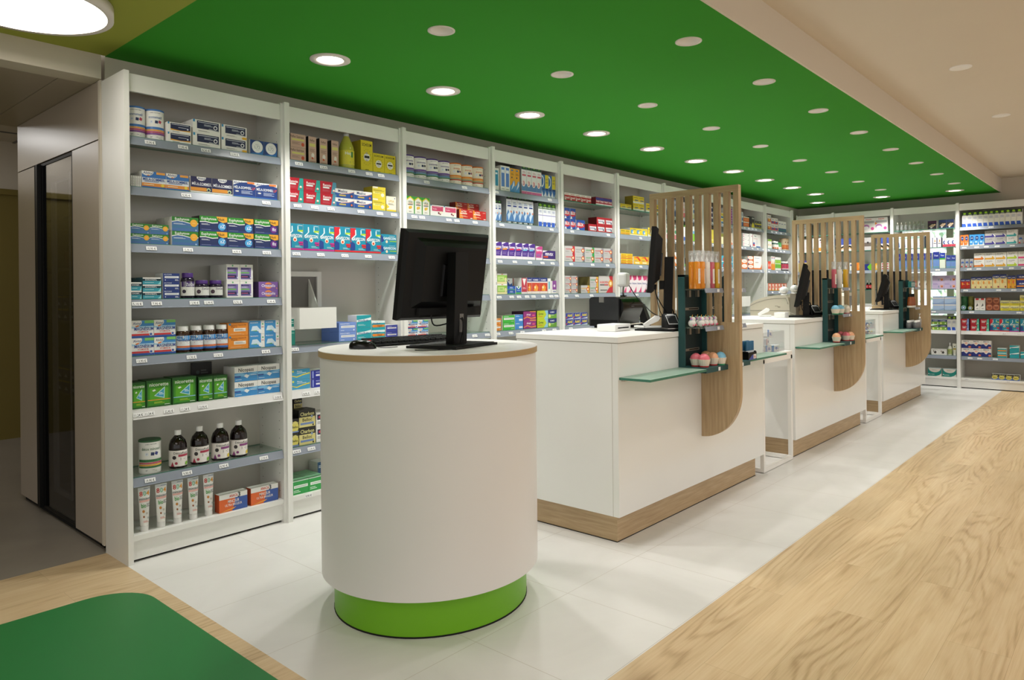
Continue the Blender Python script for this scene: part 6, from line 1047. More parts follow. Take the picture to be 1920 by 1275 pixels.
# ---------------------------------------------------------------- three service counters with screens and display towers
CN = ['nearest', 'middle', 'farthest']
DXS = [0, 2.36, 4.725]
def counter(k):
    dx = DXS[k]
    t = thing('service_counter', 'white service counter with oak plinth, the ' + CN[k] + ' of three in the row', 'counter', (2.965 + dx, 1.942, 0), group='white service counters')
    L, Dp = 1.78, .66
    MB().box(.030, .032, .004, L - .075, Dp - .03, .136, 'oak_x', (None, 'oak_y', None, 'oak_y')).build('plinth', t)
    MB().box(.028, .031, 0, L - .074, Dp - .029, .004, 'void').build('floor_gap', t)
    b = MB().box(0, 0, .134, L, Dp, .990, 'laminate')
    b.box(-.0006, .034, .134, .0, .036, .990, 'seam'); b.build('body', t, bevel=.0008)
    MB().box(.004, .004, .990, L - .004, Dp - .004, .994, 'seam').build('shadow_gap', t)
    MB().box(-.002, -.003, .994, L + .002, Dp + .003, 1.022, 'top_white').build('worktop', t, bevel=.001)
for k in range(3): counter(k)
def screen(k):
    dx = DXS[k]; X = 3.84 + dx; Tk = .034
    t = thing('slatted_screen', 'oak slatted screen with rounded foot on the ' + CN[k] + ' counter', 'screen', (X, 1.942, 0), group='oak slatted screens')
    y0, y1 = 1.705 - 1.942, 2.274 - 1.942
    pts = [(0, .40)]
    n = 16; r_y, r_z = -y0 - .0, .27
    for i in range(n + 1):
        a = PI / 2 * i / n; pts.append((-(r_y) * math.sin(a) if True else 0, .40 + r_z * (1 - math.cos(a))))
    pts = [pts[0]] + pts[2:] + [(y0, 1.066), (-.0035, 1.066)]
    MB().prism(pts[::-1], 'X', 0, Tk, 'oak_z').build('lower_panel', t)
    MB().box(0, -.0032, 1.0225, Tk, y1, 1.066, 'oak_y').build('lower_rail', t)
    MB().box(0, y0, 1.806, Tk, y1, 1.842, 'oak_y').build('top_rail', t)
    N = 10; wd = .031; p0 = (y1 - y0 - wd) / (N - 1)
    me = MB().box(0, 0, 1.0662, Tk, wd, 1.8058, 'oak_z').mesh('slat')
    for i in range(N): link('slat', me, t, (0, y0 + p0 * i, 0))
for k in range(3): screen(k)
def tower(k, side):
    """display tower beside the screen; side -1 left of the screen as seen in the photo, +1 right"""
    dx = DXS[k]; X0 = 3.571 + dx if side < 0 else 3.876 + dx; X1 = X0 + .267
    t = thing('display_tower', 'dark teal display tower with glass shelves ' + ('left' if side < 0 else 'right') + ' of the slats on the ' + CN[k] + ' counter', 'display stand', (X0, 1.941, 0), group='teal display towers')
    w = X1 - X0
    MB().box(0, -.040, .828, .010, -.001, 1.335, 'teal_metal').box(w - .010, -.040, .828, w, -.001, 1.335, 'teal_metal').box(0, -.040, 1.325, .05, -.001, 1.336, 'teal_metal').build('frame', t)
    mb = MB().box(.010, -.012, .828, w - .010, -.001, 1.33, 'teal_dark')
    for z in (.915, 1.145): mb.box(.055, -.0135, z - .007, w - .045, -.012, z + .007, 'metal').box(.10, -.0138, z - .003, w - .055, -.0135, z + .003, 'void')
    mb.build('back_panel', t)
    b = MB().box(-.001, -.167, .800, w + .0, -.001, .828, 'teal_metal').build('base_shelf', t, bevel=.001)
    MB().cbox(w * .58, -.1678, .813, .024, .001, .020, 'tag_white').build('price_tag', b)
    for z in (1.257, 1.047):
        s_ = MB().box(.012, -.140, z - .007, w - .012, -.013, z, 'glass', (None,)).build('glass_shelf', t)
        for xx in (.075, .175): MB().box(xx, -.03, z - .045, xx + .022, -.0138, z - .007, 'metal').build('bracket', s_)
        MB().prism([(-.141, z + .003), (-.145, z + .003), (-.152, z - .022), (-.147, z - .022)], 'X', .035, w - .012, 'rail').build('price_rail', s_)
        MB().cbox(w * .68, -.1525, z - .010, .028, .001, .017, 'tag_white').build('price_tag', s_)
    return X0
for k in range(3): tower(k, -1)
tower(0, 1)
def ledge(X0, X1, label, dy=.172):
    t = thing('glass_ledge', label, 'shelf', (X0, 1.9415, .812), group='green glass ledges on the counters')
    c = .045
    MB().prism([(0, -.001), (0, -.03), (c * .15, -dy), (X1 - X0, -dy), (X1 - X0, -.001)], 'Z', 0, .012, 'glass_frost', kside='glass_edge').build('plate', t)
    for xx in (.02, X1 - X0 - .06): MB().box(xx, -.02, -.008, xx + .04, -.0005, 0, 'metal').build('bracket', t)
for k in range(3):
    dx = DXS[k]
    ledge(2.974 + dx, 3.565 + dx, 'frosted green glass ledge at the left end of the ' + CN[k] + ' counter')
    if k < 2: ledge((4.16 if k == 0 else 3.90) + dx, 4.80 + dx, 'frosted green glass ledge at the right end of the ' + CN[k] + ' counter', .138)
    else: ledge(3.90 + dx, 4.80 + dx, 'frosted green glass ledge at the right end of the ' + CN[k] + ' counter', .138)
# white frame stands between the counters
def stand(k):
    dx = DXS[k]; X0, X1, Y0, Y1, T = 4.755 + dx, 5.290 + dx, 1.948, 2.30, .026
    t = thing('frame_stand', 'white metal frame stand between the ' + ['nearest and middle', 'middle and farthest'][k] + ' counters', 'stand', (X0, Y0, 0), group='white frame stands')
    w, d, H = X1 - X0, Y1 - Y0, .80
    for x, y in ((0, 0), (w - T, 0), (0, d - T), (w - T, d - T)): MB().box(x, y, T + .004, x + T, y + T, H - .03, 'frame_white').build('post', t)
    for z in (.004, H - .03 - T):
        MB().box(0, 0, z, w, T, z + T, 'frame_white').box(0, d - T, z, w, d, z + T, 'frame_white').box(0, T, z, T, d - T, z + T, 'frame_white').box(w - T, T, z, w, d - T, z + T, 'frame_white').build('frame', t)
    MB().box(0, 0, H - .03, w, d, H, 'frame_white').build('top', t, bevel=.001)
    for x, y in ((.01, .01), (w - .035, .01), (.01, d - .035), (w - .035, d - .035)): MB().box(x, y, 0, x + .02, y + .02, .004, 'void').build('foot', t)
    # clear open bin on top
    t2 = thing('clear_bin', 'clear open acrylic bin on the white stand between the ' + ['nearest and middle', 'middle and farthest'][k] + ' counters', 'bin', (X0 + .05, Y0 + .03, H + .0005), group='clear bins on the stands')
    bw, bd, bh = w - .12, .22, .150
    MB().box(0, 0, 0, bw, bd, .003, 'cap_clear').build('base', t2)
    for a in ((0, 0, bw, .002), (0, bd - .002, bw, bd), (0, .002, .002, bd - .002), (bw - .002, .002, bw, bd - .002)): MB().box(a[0], a[1], .003, a[2], a[3], bh, 'film').build('wall', t2)
    return X0 + .05, Y0 + .03, H + .004, bw, bd
B0 = stand(0); B1 = stand(1)
random.seed(3)
def ipack(a, b): return [('r', 0, 0, 1, 1, '#e6e4e2'), ('r', 0, 0, .3, 1, a), ('l', .4, .3, .9, .7, 2, b), ('e', .6, .45, .08, None, '#3a4fa8')]
meds = [pack('carton', .12, .05, .07, '#dedcd8', ipack('#6f94cc', '#5a6ab8')).mesh('carton'), pack('carton', .11, .045, .08, '#d5d8e0', ipack('#c8909a', '#9a5a6a')).mesh('carton'), pack('carton', .13, .042, .06, '#dfe2e8', ipack('#3f84c4', '#3f84c4')).mesh('carton')]
bx, by, bz, bw, bd = B0
lay = [(.072, .036, 0, 0, 0, 2, 'blue and white carton flat at the left of the clear bin'), (.195, .03, 0, .05, 0, 0, 'white carton flat in the middle of the clear bin'), (.325, .03, 0, -.04, 0, 2, 'blue ended carton flat at the right of the clear bin'),
       (.074, .036, .046, .06, 0, 0, 'white carton on the left pile in the clear bin'), (.072, .04, .0975, -.05, 0, 1, 'pink ended carton topping the left pile in clear bin'), (.21, .04, .052, .2, 0, 1, 'pink ended carton on the middle pile in the clear bin'), (.27, .05, .102, .1, .14, 0, 'white carton tilted on top of the heap in clear bin'), (.21, .13, 0, 0, 0, 1, 'pink ended carton at the back of the clear bin')]
for x, y, z, rz, rx, mi, lb in lay:
    o = link('carton', meds[mi], None, (bx + x, by + y, bz + z)); o.rotation_euler = (0, rx, rz); tag(o, lb, 'box', 'cartons in the first clear bin')
bx, by, bz, bw, bd = B1
mb = MB(); 
for i in range(230):
    c = Vector((bx + .12 + random.random() * .26, by + .03 + random.random() * .12, bz + .006 + random.random() * .105)); r = .009
    mb.ball(c, r, random.choice(['#e8e2d8', '#d8b84a', '#c86a7a', '#3a4f9c', '#b9b4ac', '#8a7f6a', '#e4e4ea', '#6a8a9a']), 8, 4)
o = mb.build('wrapped_sweets', kind='stuff'); tag(o, 'heap of mixed wrapped sweets in the farther clear bin', 'sweets')

# ---------------------------------------------------------------- things on the display towers
mat('liq_orange', '#dd8a2c', .12); mat('liq_rose', '#c05a68', .12); mat('liq_gold', '#d0a02c', .12); mat('liq_clear', '#d9d3c8', .12); mat('paper', '#e4dcd2', .5)
def mist(key, name):
    def parts(r=.0185, h=.145):
        return [('body', MB().lathe([(r * .9, 0), (r, .003), (r, h), (r * .9, h + .004), (r * .4, h + .005)], key, 24).mesh('bottle_body')),
                ('label', wrap(MB(), [('r', .2, .2, .8, .76, 'paper'), ('l', .34, .4, .66, .7, 5, '#b9aea4'), ('e', .5, .3, .06, None, '#7a2424')], r, h, 0, 1.9, 6, .15).mesh('bottle_label')),
                ('pump', MB().lathe([(.008, h + .005), (.009, h + .018), (.005, h + .02), (.004, h + .04), (.008, h + .042), (.008, h + .052)], 'white_plastic', 14).mesh('pump')),
                ('cap', MB().lathe([(r, h + .003), (r, h + .062), (r * .93, h + .065)], 'cap_clear', 24).mesh('bottle_cap'))]
    return parts()
MISTS = {k: mist(k, k) for k in ('liq_orange', 'liq_rose', 'liq_gold', 'liq_clear')}
CW = {'liq_orange': 'orange', 'liq_rose': 'rose', 'liq_gold': 'golden', 'liq_clear': 'clear'}
def put_mist(k, key, px, y, lab):
    t = thing('mist_bottle', lab, 'bottle', (onY(px, 500, y).x, y, 1.2575), random.uniform(-.5, .3), 'body mist bottles on the display towers')
    for pn, pm in MISTS[key]: link(pn, pm, t)
for key, x, y, lab in [('liq_orange', 1298, 1.872, 'orange mist bottle at the left end of nearest tower top shelf'), ('liq_orange', 1307, 1.835, 'orange mist bottle second from left in front, nearest tower'), ('liq_orange', 1316, 1.822, 'orange mist bottle third from left in front, nearest tower'), ('liq_clear', 1325.5, 1.822, 'clear mist bottle between orange and rose ones, nearest tower'), ('liq_rose', 1334, 1.822, 'rose mist bottle on the top shelf of nearest tower'), ('liq_gold', 1343.5, 1.822, 'golden mist bottle at the right of nearest tower top shelf'), ('liq_orange', 1310, 1.880, 'orange mist bottle in the back row, nearest tower')]:
    put_mist(0, key, x, y, lab)
for key, x, lab in [('liq_rose', 1564, 'rose mist bottle at left on the middle tower'), ('liq_clear', 1574.5, 'clear mist bottle in the centre on the middle tower'), ('liq_gold', 1585.5, 'golden mist bottle at right on the middle tower')]: put_mist(1, key, x, 1.868 if x < 1570 else 1.845 if x < 1580 else 1.818, lab)
# little white unicorn balms
def unicorn(r=.021):
    b = MB().ball((0, 0, r * 1.02), r, '#e9e6e2', 16, 10, 1.0).ball((.004, -.002, r * 2.05), r * .74, '#e9e6e2', 14, 8, .9)
    h = MB().tube([(-.004, -.004, r * 2.7), (-.001, -.006, r * 3.3)], .003, '#d8a84a', 8, .0006)
    m_ = MB()
    for i in range(6): m_.ball((-.013 + .003 * i * .2, .006 * math.cos(i), r * (1.2 + .28 * i)), .0058, ['#b48ad0', '#d88ab0', '#9ad0c0'][i % 3], 8, 5)
    f = MB().ball((.010, -.017, r * .6), .0065, '#d84a6a', 8, 5).ball((-.008, -.018, r * .5), .005, '#e07a9a', 8, 5).ball((.012, -.012, r * 2.1), .0016, '#1c1c1c', 6, 4)
    return [('body', b.mesh('figure_body')), ('horn', h.mesh('horn')), ('mane', m_.mesh('mane')), ('details', f.mesh('details'))]
UN = unicorn()
for i in range(6):
    t = thing('unicorn_balm', 'small white unicorn lip balm, ' + WORDN[i] + ' from left on the nearest tower', 'lip balm', (onY([1297, 1306.5, 1314, 1322, 1329.5, 1337.5][i], 600, [1.868, 1.872, 1.832, 1.832, 1.828, 1.828][i]).x, [1.868, 1.872, 1.832, 1.832, 1.828, 1.828][i], 1.0475), random.uniform(-.3, .3), 'unicorn lip balms on the nearest tower')
    for pn, pm in UN: link(pn, pm, t)
def muffin(c, foot):
    r = .031
    top = MB().ball((0, 0, .040), r * 1.02, c, 20, 9, 1.05, -.1, 1.)
    cup = MB(); n = 32; A = []; B = []
    for i in range(n):
        q = 1 + (.03 if i % 2 else 0); a = 2 * PI * i / n
        A.append((r * .78 * q * math.cos(a), r * .78 * q * math.sin(a), .004)); B.append((r * 1.08 * q * math.cos(a), r * 1.08 * q * math.sin(a), .042))
    cup.add(A + B, [(i, (i + 1) % n, n + (i + 1) % n, n + i) for i in range(n)], '#e6dccc'); cup.add(B, [tuple(range(n))], '#e6dccc')
    lb = wrap(MB(), [('l', .3, .3, .8, .8, 3, '#d8903a')], r * .98, .03, .008, 1.2, 3, .5)
    return [('dome', top.mesh('dome')), ('paper_cup', cup.mesh('paper_cup')), ('label', lb.mesh('label')), ('foot', MB().lathe([(r * .80, 0), (r * .84, .007)], foot, 24).mesh('foot'))]
mat('pk', '#dc6f7c', .3); mat('pch', '#e8ae86', .3); mat('pbl', '#79b6d2', .3); mat('pcr', '#dfd5c2', .3)
MF = {'pk': muffin('pk', '#b8282a'), 'pch': muffin('pch', '#b8282a'), 'pbl': muffin('pbl', '#2f9a6a'), 'pcr': muffin('pcr', '#b8282a')}
MFN = {'pk': 'pink', 'pch': 'peach', 'pbl': 'blue', 'pcr': 'cream'}
def put_muffin(k, key, px, y, z, lab):
    while y > 1.800 and onY(px, 600, y).x > 3.797 + DXS[k]: y -= .004
    t = thing('cupcake_bath_bomb', lab, 'bath bomb', (onY(px, 600, y).x, y, z), random.uniform(-.2, .2), 'cupcake bath bombs on the display towers')
    for pn, pm in MF[key]: link(pn, pm, t)
for key, x, y, lab in [('pk', 1303.5, 1.868, 'pink cupcake bath bomb at left on the nearest tower foot'), ('pk', 1319, 1.815, 'pink cupcake bath bomb in front on the nearest tower foot'), ('pch', 1335, 1.822, 'peach cupcake bath bomb on the nearest tower foot'), ('pch', 1322.5, 1.888, 'peach cupcake bath bomb at the back of nearest tower foot'), ('pbl', 1349.5, 1.822, 'blue cupcake bath bomb at right on the nearest tower foot')]: put_muffin(0, key, x, y, .8285, lab)
for key, x, y, lab in [('pch', 1567.5, 1.830, 'peach cupcake bath bomb at front left, middle tower foot'), ('pk', 1575, 1.885, 'pink cupcake bath bomb at the back, middle tower foot'), ('pk', 1585, 1.822, 'pink cupcake bath bomb at front, middle tower foot'), ('pch', 1593.5, 1.840, 'peach cupcake bath bomb at right, middle tower foot')]: put_muffin(1, key, x, y, .8285, lab)
for key, x, y, lab in [('pbl', 1566, 1.850, 'blue cupcake bath bomb at left, middle tower lower glass'), ('pbl', 1575, 1.838, 'blue cupcake bath bomb, centre of middle tower lower glass'), ('pcr', 1586, 1.838, 'cream cupcake bath bomb on middle tower lower glass')]: put_muffin(1, key, x, y, 1.0475, lab)
# farthest tower
x3 = 3.571 + DXS[2]
me = pack('carton', .052, .062, .03, '#1c6f70', [('r', 0, 0, 1, 1, '#1c6f70'), ('r', .2, .15, .8, .8, '#dfe6e2'), ('r', .42, .25, .58, .7, '#1c6f70')]).mesh('carton')
for i in range(3): o = link('carton', me, None, (x3 + .05 + .056 * i, 1.825, 1.2575)); tag(o, 'small teal carton with white window, ' + POSN[3][i] + ' of three, farthest tower', 'box', 'teal cartons on the farthest tower')
o = link('carton', pack('carton', .05, .07, .03, '#c87a6a', [('r', 0, 0, 1, 1, '#c87a6a'), ('e', .5, .5, .3, .2, '#e8c8b8')]).mesh('carton'), None, (x3 + .222, 1.825, 1.2575)); tag(o, 'small coral carton at the right of farthest tower top shelf', 'box')
mat('brown_liq', '#8f4a22', .15)
me = [('body', MB().lathe([(.024, 0), (.026, .004), (.022, .08), (.015, .11)], 'brown_liq', 20).mesh('bottle_body')), ('label', MB().lathe([(.0262, .0), (.0262, .018)], 'paper', 20, caps=False).mesh('bottle_label')), ('cap', MB().lathe([(.013, .11), (.014, .14), (.012, .142)], 'black', 16).mesh('bottle_cap'))]
for i in range(3):
    t = thing('amber_bottle', 'amber bottle with black cap, ' + POSN[3][i] + ' of three on the farthest tower', 'bottle', (x3 + .06 + .07 * i, 1.85, 1.0475), 0, 'amber bottles on the farthest tower')
    for pn, pm in me: link(pn, pm, t)
me = [('body', MB().lathe([(.018, 0), (.020, .003), (.020, .055), (.012, .062)], '#6a6a6c', 18).mesh('bottle_body')), ('cap', MB().lathe([(.014, .062), (.014, .082), (.012, .083)], 'white_plastic', 16).mesh('bottle_cap'))]
for i in range(5):
    for r in range(2):
        if r == 0 and i in (0,): continue
        t = thing('gel_bottle', 'small grey gel bottle, ' + WORDN[i] + ' from left in the ' + ['front', 'back'][r] + ' row, farthest tower', 'bottle', (x3 + .035 + .047 * i, 1.805 + .055 * r, .8285), 0, 'gel bottles on the farthest tower foot')
        for pn, pm in me: link(pn, pm, t)
t = thing('pump_bottle', 'clear pump bottle at right on the farthest tower foot', 'bottle', (x3 + .245, 1.80, .8285), 0)
MB().lathe([(.018, 0), (.019, .003), (.019, .09), (.010, .10)], 'cap_clear', 18).build('body', t); MB().lathe([(.010, .10), (.010, .115), (.004, .117), (.004, .14), (.012, .142), (.012, .150)], 'white_plastic', 14).tube([(0, 0, .146), (-.03, -.01, .146)], .004, 'white_plastic').build('pump', t)
# lip balm tray on the right-hand ledge of the nearest counter
lx, ly, lz = 4.225, 1.83, .8245
t = thing('lip_balm_tray', 'dark display tray on the glass ledge beside slatted screen', 'tray', (lx, ly, lz), 0)
MB().box(-.06, -.035, 0, .06, .035, .004, 'black').box(-.06, -.035, .004, .06, -.032, .045, 'black').box(-.06, .032, .004, .06, .035, .06, 'black').box(-.06, -.032, .004, -.057, .032, .05, 'black').box(.057, -.032, .004, .06, .032, .05, 'black').build('tray', t)
art(MB(), [('p', [(0, 0), (.5, .7), (.9, 0)], '#3a4a9a'), ('r', .6, .1, .96, .7, '#e0dcd8'), ('l', .65, .2, .9, .5, 2, '#b83a3a')], .12, .045, lambda u, v, k: (-.06 + u, -.0352 - EPS * k, v)).build('print', t)
me = MB().lathe([(.009, 0), (.009, .05)], '#dfe4e8', 14).lathe([(.0095, .05), (.0095, .105), (.008, .107)], '#1f5f84', 14).mesh('lip_balm')
for i in range(5):
    for r in range(2): o = link('lip_balm', me, None, (lx - .044 + .022 * i, ly - .014 + .028 * r, lz + .0045)); tag(o, 'blue lip balm stick, ' + WORDN[i] + ' from left in the ' + ['front', 'back'][r] + ' row of the dark tray', 'lip balm', 'lip balms in the dark tray')

# ---------------------------------------------------------------- equipment on the counters
def vent(t): pass
t = thing('receipt_printer', 'large black slip printer on the nearest counter', 'printer', (3.655, 2.385, 1.0222), 0)
arc = lambda cx_, cz_, r_, a0, a1, n_=7: [(cx_ + r_ * math.cos(math.radians(a0 + (a1 - a0) * i / n_)), cz_ + r_ * math.sin(math.radians(a0 + (a1 - a0) * i / n_))) for i in range(n_ + 1)]
pf = [(0, .012)] + arc(.02, .170, .02, 180, 90) + arc(.195, .170, .02, 90, 0) + [(.215, .012)]
MB().prism(pf[::-1], 'X', 0, .015, '#1b1b1d').build('side_cover', t)
sh_ = arc(.035, .130, .062, 215, 90, 12) + arc(.195, .172, .02, 90, 0) + [(.215, .012), (.0, .012), (.0, .06), (-.012, .085)]
MB().prism(sh_[::-1], 'X', .015, .235, 'black_gloss', True).build('body', t)
MB().box(-.002, .01, .012, -.0, .205, .052, 'black').build('lower_cover', t)
MB().box(-.003, .105, .158, .004, .140, .1925, 'grey').build('latch', t)
for a in ((.03, .02), (.03, .17), (.19, .02), (.19, .17)): MB().cbox(a[0], a[1] + .01, .006, .03, .02, .012, 'void').build('foot', t)
art(MB(), [('t', 'EPSON', .5, .5, .8, '#7a7a7c', .9, .03)], .035, .009, lambda u, v, k: (.10 + u, -.0275 - EPS * k, .128 + v)).build('maker_name', t)
t = thing('card_printer', 'small white slotted device at the corner of nearest counter', 'device', (3.36, 2.215, 1.0222), math.radians(3))
MB().box(0, 0, 0, .175, .12, .040, 'white_plastic').build('case', t, bevel=.004); MB().box(.03, -.0008, .016, .15, .001, .023, 'void').build('slot', t)
t = thing('document_camera', 'white rounded camera head on an arm above black printer', 'camera', (3.80, 2.44, 1.2147), math.radians(20))
MB().cbox(0, 0, .105, .112, .062, .088, 'white_plastic').build('head', t, bevel=.016)
art(MB(), [('t', 'Ingenico', .5, .5, .7, '#6a6a6a', .9, .03)], .03, .008, lambda u, v, k: (.01 + u, -.0312 - EPS * k, .098 + v)).build('maker_name', t)
for s in (-1, 1): MB().tube([(.012 * s, 0, .070), (.03 + .010 * s, .01, .030), (.055 + .010 * s, .015, .008)], .004, 'metal').build('arm', t)
MB().cbox(.055, .015, .004, .05, .03, .008, 'black').build('base', t)
mw = t.matrix_world if False else Matrix.Translation((3.80, 2.44, 1.2147)) @ Matrix.Rotation(math.radians(20), 4, 'Z'); mi_ = mw.inverted()
MB().tube([tuple(mi_ @ Vector(p)) for p in [(3.83, 2.42, 1.285), (3.84, 2.38, 1.22), (3.80, 2.30, 1.17), (3.72, 2.20, 1.125), (3.66, 2.12, 1.105), (3.62, 2.05, 1.095)]], .0028, 'black', 8).build('cable', t)
def on_column(x, y, rz, back): return (x - back * math.sin(rz), y + back * math.cos(rz), 1.0222)
monitor(on_column(3.665, 2.062, math.radians(32), .10), math.radians(32), 'black monitor on the nearest counter seen edge on', z0=.215, tilt=5, lean=2.0, base=(.25, .24), base_rz=-.5, colx=.0, back=.10, col_h=.42, panel_w=.46)
def terminal(x, y, k, rz, lab):
    t = thing('card_terminal', lab, 'payment terminal', (x, y, 1.0355), rz, 'black card terminals')
    MB().prism([(-.035, .004), (.05, .004), (.05, .075), (.03, .085), (-.03, .02)], 'X', -.04, .04, 'black').build('body', t, bevel=.002)
    a = Vector((0, .06, .065)).normalized(); nx = Vector((0, -.735, .678))
    fn = lambda u, v, k_: tuple(Vector((-.035 + u, -.03, .02)) + a * v + nx * (.0008 + EPS * k_))
    art(MB(), [('r', .05, .08, .95, .92, '#d8d8d8'), ('r', .10, .14, .90, .86, '#15151a'), ('r', .2, .9, .8, 1, '#c9c9c9')], .07, .082, fn).build('display', t)
    MB().box(-.045, -.04, 0, .045, .055, .004, 'metal').build('foot', t)
terminal(3.60, 1.995, 0, math.radians(-35), 'black card terminal beside the display tower, nearest counter')
terminal(6.02, 2.02, 1, math.radians(-35), 'black card terminal beside the display tower, middle counter')
terminal(8.45, 2.015, 2, math.radians(-35), 'black card terminal beside the display tower, farthest counter')
def scanner(x, y, rz, lab, z=1.0222):
    t = thing('barcode_scanner', lab, 'scanner', (x, y, z), rz, 'white barcode scanners')
    MB().box(-.045, -.02, 0, .055, .02, .014, 'white_plastic').build('stand', t, bevel=.004)
    MB().prism([(-.048, .010), (-.030, .0145), (.030, .040), (.042, .056), (.036, .070), (.018, .072), (-.010, .052), (-.050, .024)], 'Y', -.018, .018, 'white_plastic').build('handle', t, bevel=.003)
    MB().cbox(.038, 0, .062, .004, .028, .016, 'screen').build('lens', t)
scanner(3.59, 2.115, math.radians(-48), 'white handheld scanner in its stand on the nearest counter', 1.0355)
scanner(5.92, 2.41, math.radians(-60), 'white handheld scanner in front of the beige printer')
t = thing('stapler', 'black upright holder behind the printer on nearest counter', 'holder', (4.12, 2.47, 1.0222), math.radians(15))
MB().prism([(-.03, 0), (.03, 0), (.045, .14), (.02, .14)], 'X', -.035, .035, 'black').box(-.04, -.05, 0, .04, .05, .008, 'black').build('body', t, bevel=.002)
for pts, lab, k_ in [([(3.60, 2.345, 1.0255), (3.63, 2.30, 1.05), (3.66, 2.23, 1.06), (3.69, 2.18, 1.0385)], 'pale loose cable on the nearest counter', '#c9c0b0'), ([(3.86, 2.30, 1.0255), (3.88, 2.22, 1.0255), (3.90, 2.12, 1.0255), (3.92, 2.03, 1.0255)], 'black loose cable on the nearest counter', 'black'),
                     ([(5.89, 2.31, 1.0255), (5.93, 2.27, 1.06), (5.96, 2.22, 1.06), (5.97, 2.17, 1.0385)], 'pale loose cable on the middle counter', '#c9c0b0'), ([(8.31, 2.24, 1.0255), (8.33, 2.20, 1.07), (8.36, 2.14, 1.06), (8.38, 2.08, 1.0385)], 'pale loose cable on the farthest counter', '#c9c0b0')]:
    q = []
    for i in range(len(pts) - 1):
        for s in range(5): f = s / 5; q.append(tuple(pts[i][j] * (1 - f) + pts[i + 1][j] * f for j in range(3)))
    q.append(pts[-1]); o = MB().tube(q, .003, k_, 8).build('cable'); tag(o, lab, 'cable')
# middle counter: beige printer, round scanners, white box
t = thing('document_printer', 'large beige printer with curved lid on the middle counter', 'printer', (6.125, 2.62, 1.0222), -PI / 2)
pf = [(0, .0), (0, .10), (.03, .125), (.09, .150), (.16, .168), (.24, .178), (.31, .18), (.33, .16), (.345, .11), (.35, .0)]
MB().prism([(x, z) for x, z in pf], 'Y', 0, .22, 'beige_plastic').build('body', t)
mb = MB()
top = [(0, .085), (.06, .115), (.13, .136), (.22, .150), (.315, .152)]
for i in range(len(top) - 1): mb.tube([(top[i][0], -.001, top[i][1]), (top[i + 1][0], -.001, top[i + 1][1])], .0012, 'grey', 6)
mb.tube([(.315, -.001, .152), (.335, -.001, .10)], .0012, 'grey', 6).tube([(0, -.001, .045), (.345, -.001, .045)], .0012, 'grey', 6); mb.build('lid_seam', t)
MB().box(.3505, .0, .0, .40, .22, .192, 'beige_plastic', ('#8a8172', None, None, None, None, None)).build('rear_unit', t)
art(MB(), [('t', 'EPSON', .3, .7, .4, '#6a6256', .5, .03), ('r', .5, .1, .95, .5, '#8a8172')], .05, .02, lambda u, v, k: (.22 + u, -.001 - EPS * k, .07 + v)).build('maker_name', t)
for i, (sx_, sy_) in enumerate(((6.165, 2.335), (6.20, 2.255))):
    t = thing('round_scanner', 'white ball-shaped scanner on the beige printer, ' + ['left', 'right'][i] + ' one', 'scanner', (sx_, sy_, 1.2025 if i == 0 else 1.2147), 0, 'white ball scanners')
    MB().ball((0, 0, .040), .036, 'white_plastic', 24, 14, .92).build('ball', t); MB().lathe([(.03, 0), (.026, .006), (.012, .010)], 'white_plastic', 20).build('foot', t); MB().lathe([(.008, .072), (.006, .080)], 'void', 12).build('button', t)
t = thing('white_box', 'small white box beside the beige printer, middle counter', 'box', (5.715, 2.16, 1.0222), math.radians(3)); MB().box(0, 0, 0, .10, .085, .042, 'white_plastic').build('case', t, bevel=.003); MB().box(.0, -.0006, .031, .10, 0, .0325, 'seam').build('seam', t)
monitor(on_column(5.96, 2.08, math.radians(19), .07), math.radians(19), 'black monitor tilted back on the middle counter', z0=.085, tilt=12, lean=1.0, base=(.24, .22), base_rz=-.3, back=.07, col_h=.20, panel_w=.46, panel_h=.35)
monitor(on_column(8.34, 2.07, math.radians(12), .08), math.radians(12), 'black monitor leaning back on the farthest counter', z0=.085, tilt=16, lean=1.0, base=(.25, .22), base_rz=-.2, back=.08, col_h=.19, panel_w=.44, panel_h=.30)
t = thing('white_box', 'small white box at the left end of farthest counter', 'box', (7.98, 2.22, 1.0222), 0); MB().box(0, 0, 0, .12, .10, .05, 'white_plastic').build('case', t, bevel=.003)
t = thing('document_printer', 'grey printer at the wall end of the farthest counter', 'printer', (8.02, 2.40, 1.0222), 0); MB().prism([(0, 0), (0, .15), (.05, .185), (.26, .185), (.28, .15), (.28, 0)], 'Y', 0, .18, 'beige_plastic').build('body', t, bevel=.003); MB().box(.02, -.001, .02, .26, 0, .15, 'grey').build('front_cover', t); MB().ball((.14, .08, .235), .05, 'white_plastic', 20, 10).build('scanner_head', t)
# refrigerated dark cabinet seen between the far slats
for pa, pb, zt, lb in ((1522, 1560, 1.50, 'tall black cabinet before the end wall, seen between the middle slats'), (1643, 1697, 1.46, 'wide black cabinet before the end wall, seen between the farthest slats')):
    ya, yb = onX(pa, 540, 9.75).y, onX(pb, 540, 9.75).y
    t = thing('dark_cabinet', lb, 'cabinet', (9.75, yb, 0), group='black cabinets before the end wall'); w_ = ya - yb
    MB().box(0, 0, .0, .30, w_, zt, 'black').build('body', t, bevel=.004); MB().box(-.002, .01, .1, 0, w_ - .01, zt - .04, 'black_gloss').build('door', t); MB().box(-.016, .03, .7, -.002, .045, 1.0, 'metal').build('handle', t)
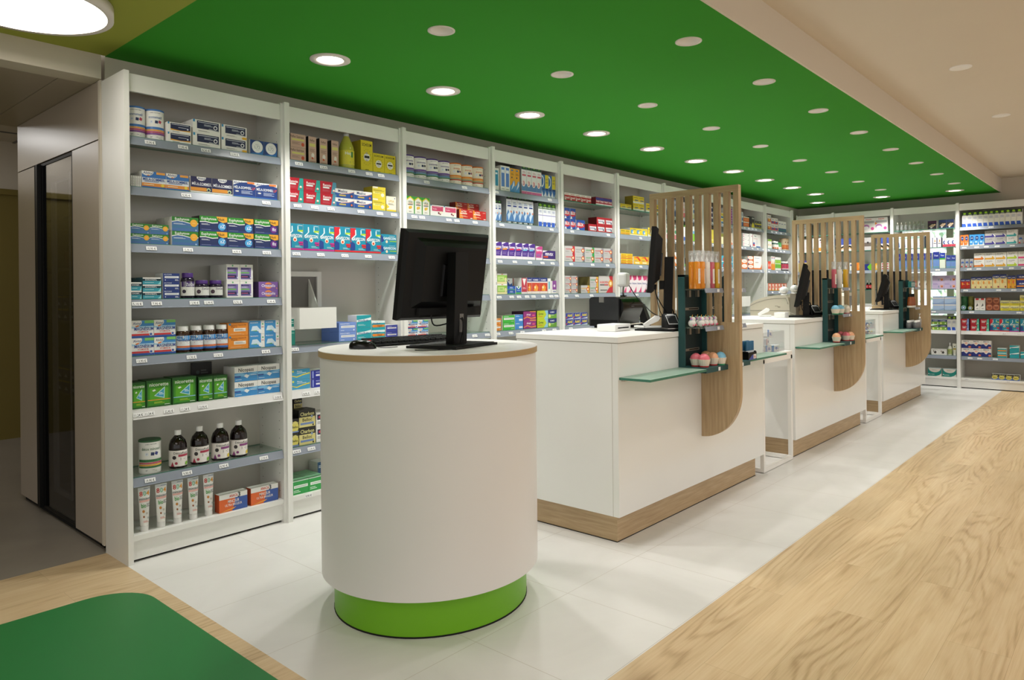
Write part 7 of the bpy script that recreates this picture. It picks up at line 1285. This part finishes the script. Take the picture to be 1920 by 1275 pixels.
# play mat in the foreground
r = .20; x0, x1, y0, y1 = -1.9, 1.216, .4, 3.27; pts = [(x0, y0), (x1, y0)]
pts += [(x1 - r + r * math.sin(PI / 2 + 0) * 1, y1 - r)] if False else []
for i in range(13):
    a = PI / 2 * i / 12; pts.append((x1 - r + r * math.cos(a), y1 - r + r * math.sin(a)))
pts.append((x0, y1))
o = MB().prism(pts, 'Z', .0006, .004, 'mat_green').build('floor_mat'); tag(o, 'large plain green floor mat with rounded corner in the foreground', 'mat')
# goods inside the glass-door closet
def closet_goods():
    mk = {}
    for i, (y, c, cap, nm) in enumerate([(4.62, '#7a1a22', 'black', 'red bottle with black cap, leftmost'), (4.55, '#8a2a2a', 'black', 'red bottle with black cap, second'), (4.48, '#b89a2a', 'white_plastic', 'yellow bottle with white cap, third'), (4.41, '#b89a2a', 'white_plastic', 'yellow bottle with white cap, fourth'), (4.34, '#b89a2a', 'black', 'yellow bottle with black cap, rightmost')]):
        t = thing('bottle', nm + ' behind the closet door', 'bottle', (1.38, y, 1.4115), 0, 'bottles in the glass closet')
        key = c + cap
        if key not in mk: mk[key] = (MB().lathe([(.026, 0), (.027, .003), (.027, .085), (.014, .10)], c, 20).mesh('bottle_body'), MB().lathe([(.015, .10), (.016, .125)], cap, 16).mesh('bottle_cap'))
        link('body', mk[key][0], t); link('cap', mk[key][1], t)
    me = MB().box(-.045, 0, 0, .045, .10, .07, '#24357c'); 
    art(me, [('p', [(.2, .2), (.5, .5), (.8, .2)], '#c9cde0'), ('r', 0, .8, 1, .95, '#c8b02c')], .10, .07, lambda u, v, k: (-.045 - EPS * k, .10 - u, v)); me = me.mesh('carton')
    for z, nm in ((1.1165, 'upper'), (.7165, 'lower')):
        for i, y in enumerate((4.32, 4.43, 4.54)):
            for j in range(2):
                o = link('carton', me, None, (1.36, y, z + .071 * j)); tag(o, 'blue carton behind closet glass, ' + nm + ' shelf, ' + ['lower', 'upper'][j] + ' row, ' + ['right', 'middle', 'left'][i], 'box', 'blue cartons in the glass closet')
closet_goods()
for lb, ns in LABELS.items():
    if len(ns) > 1: print('SAME LABEL', len(ns), lb)
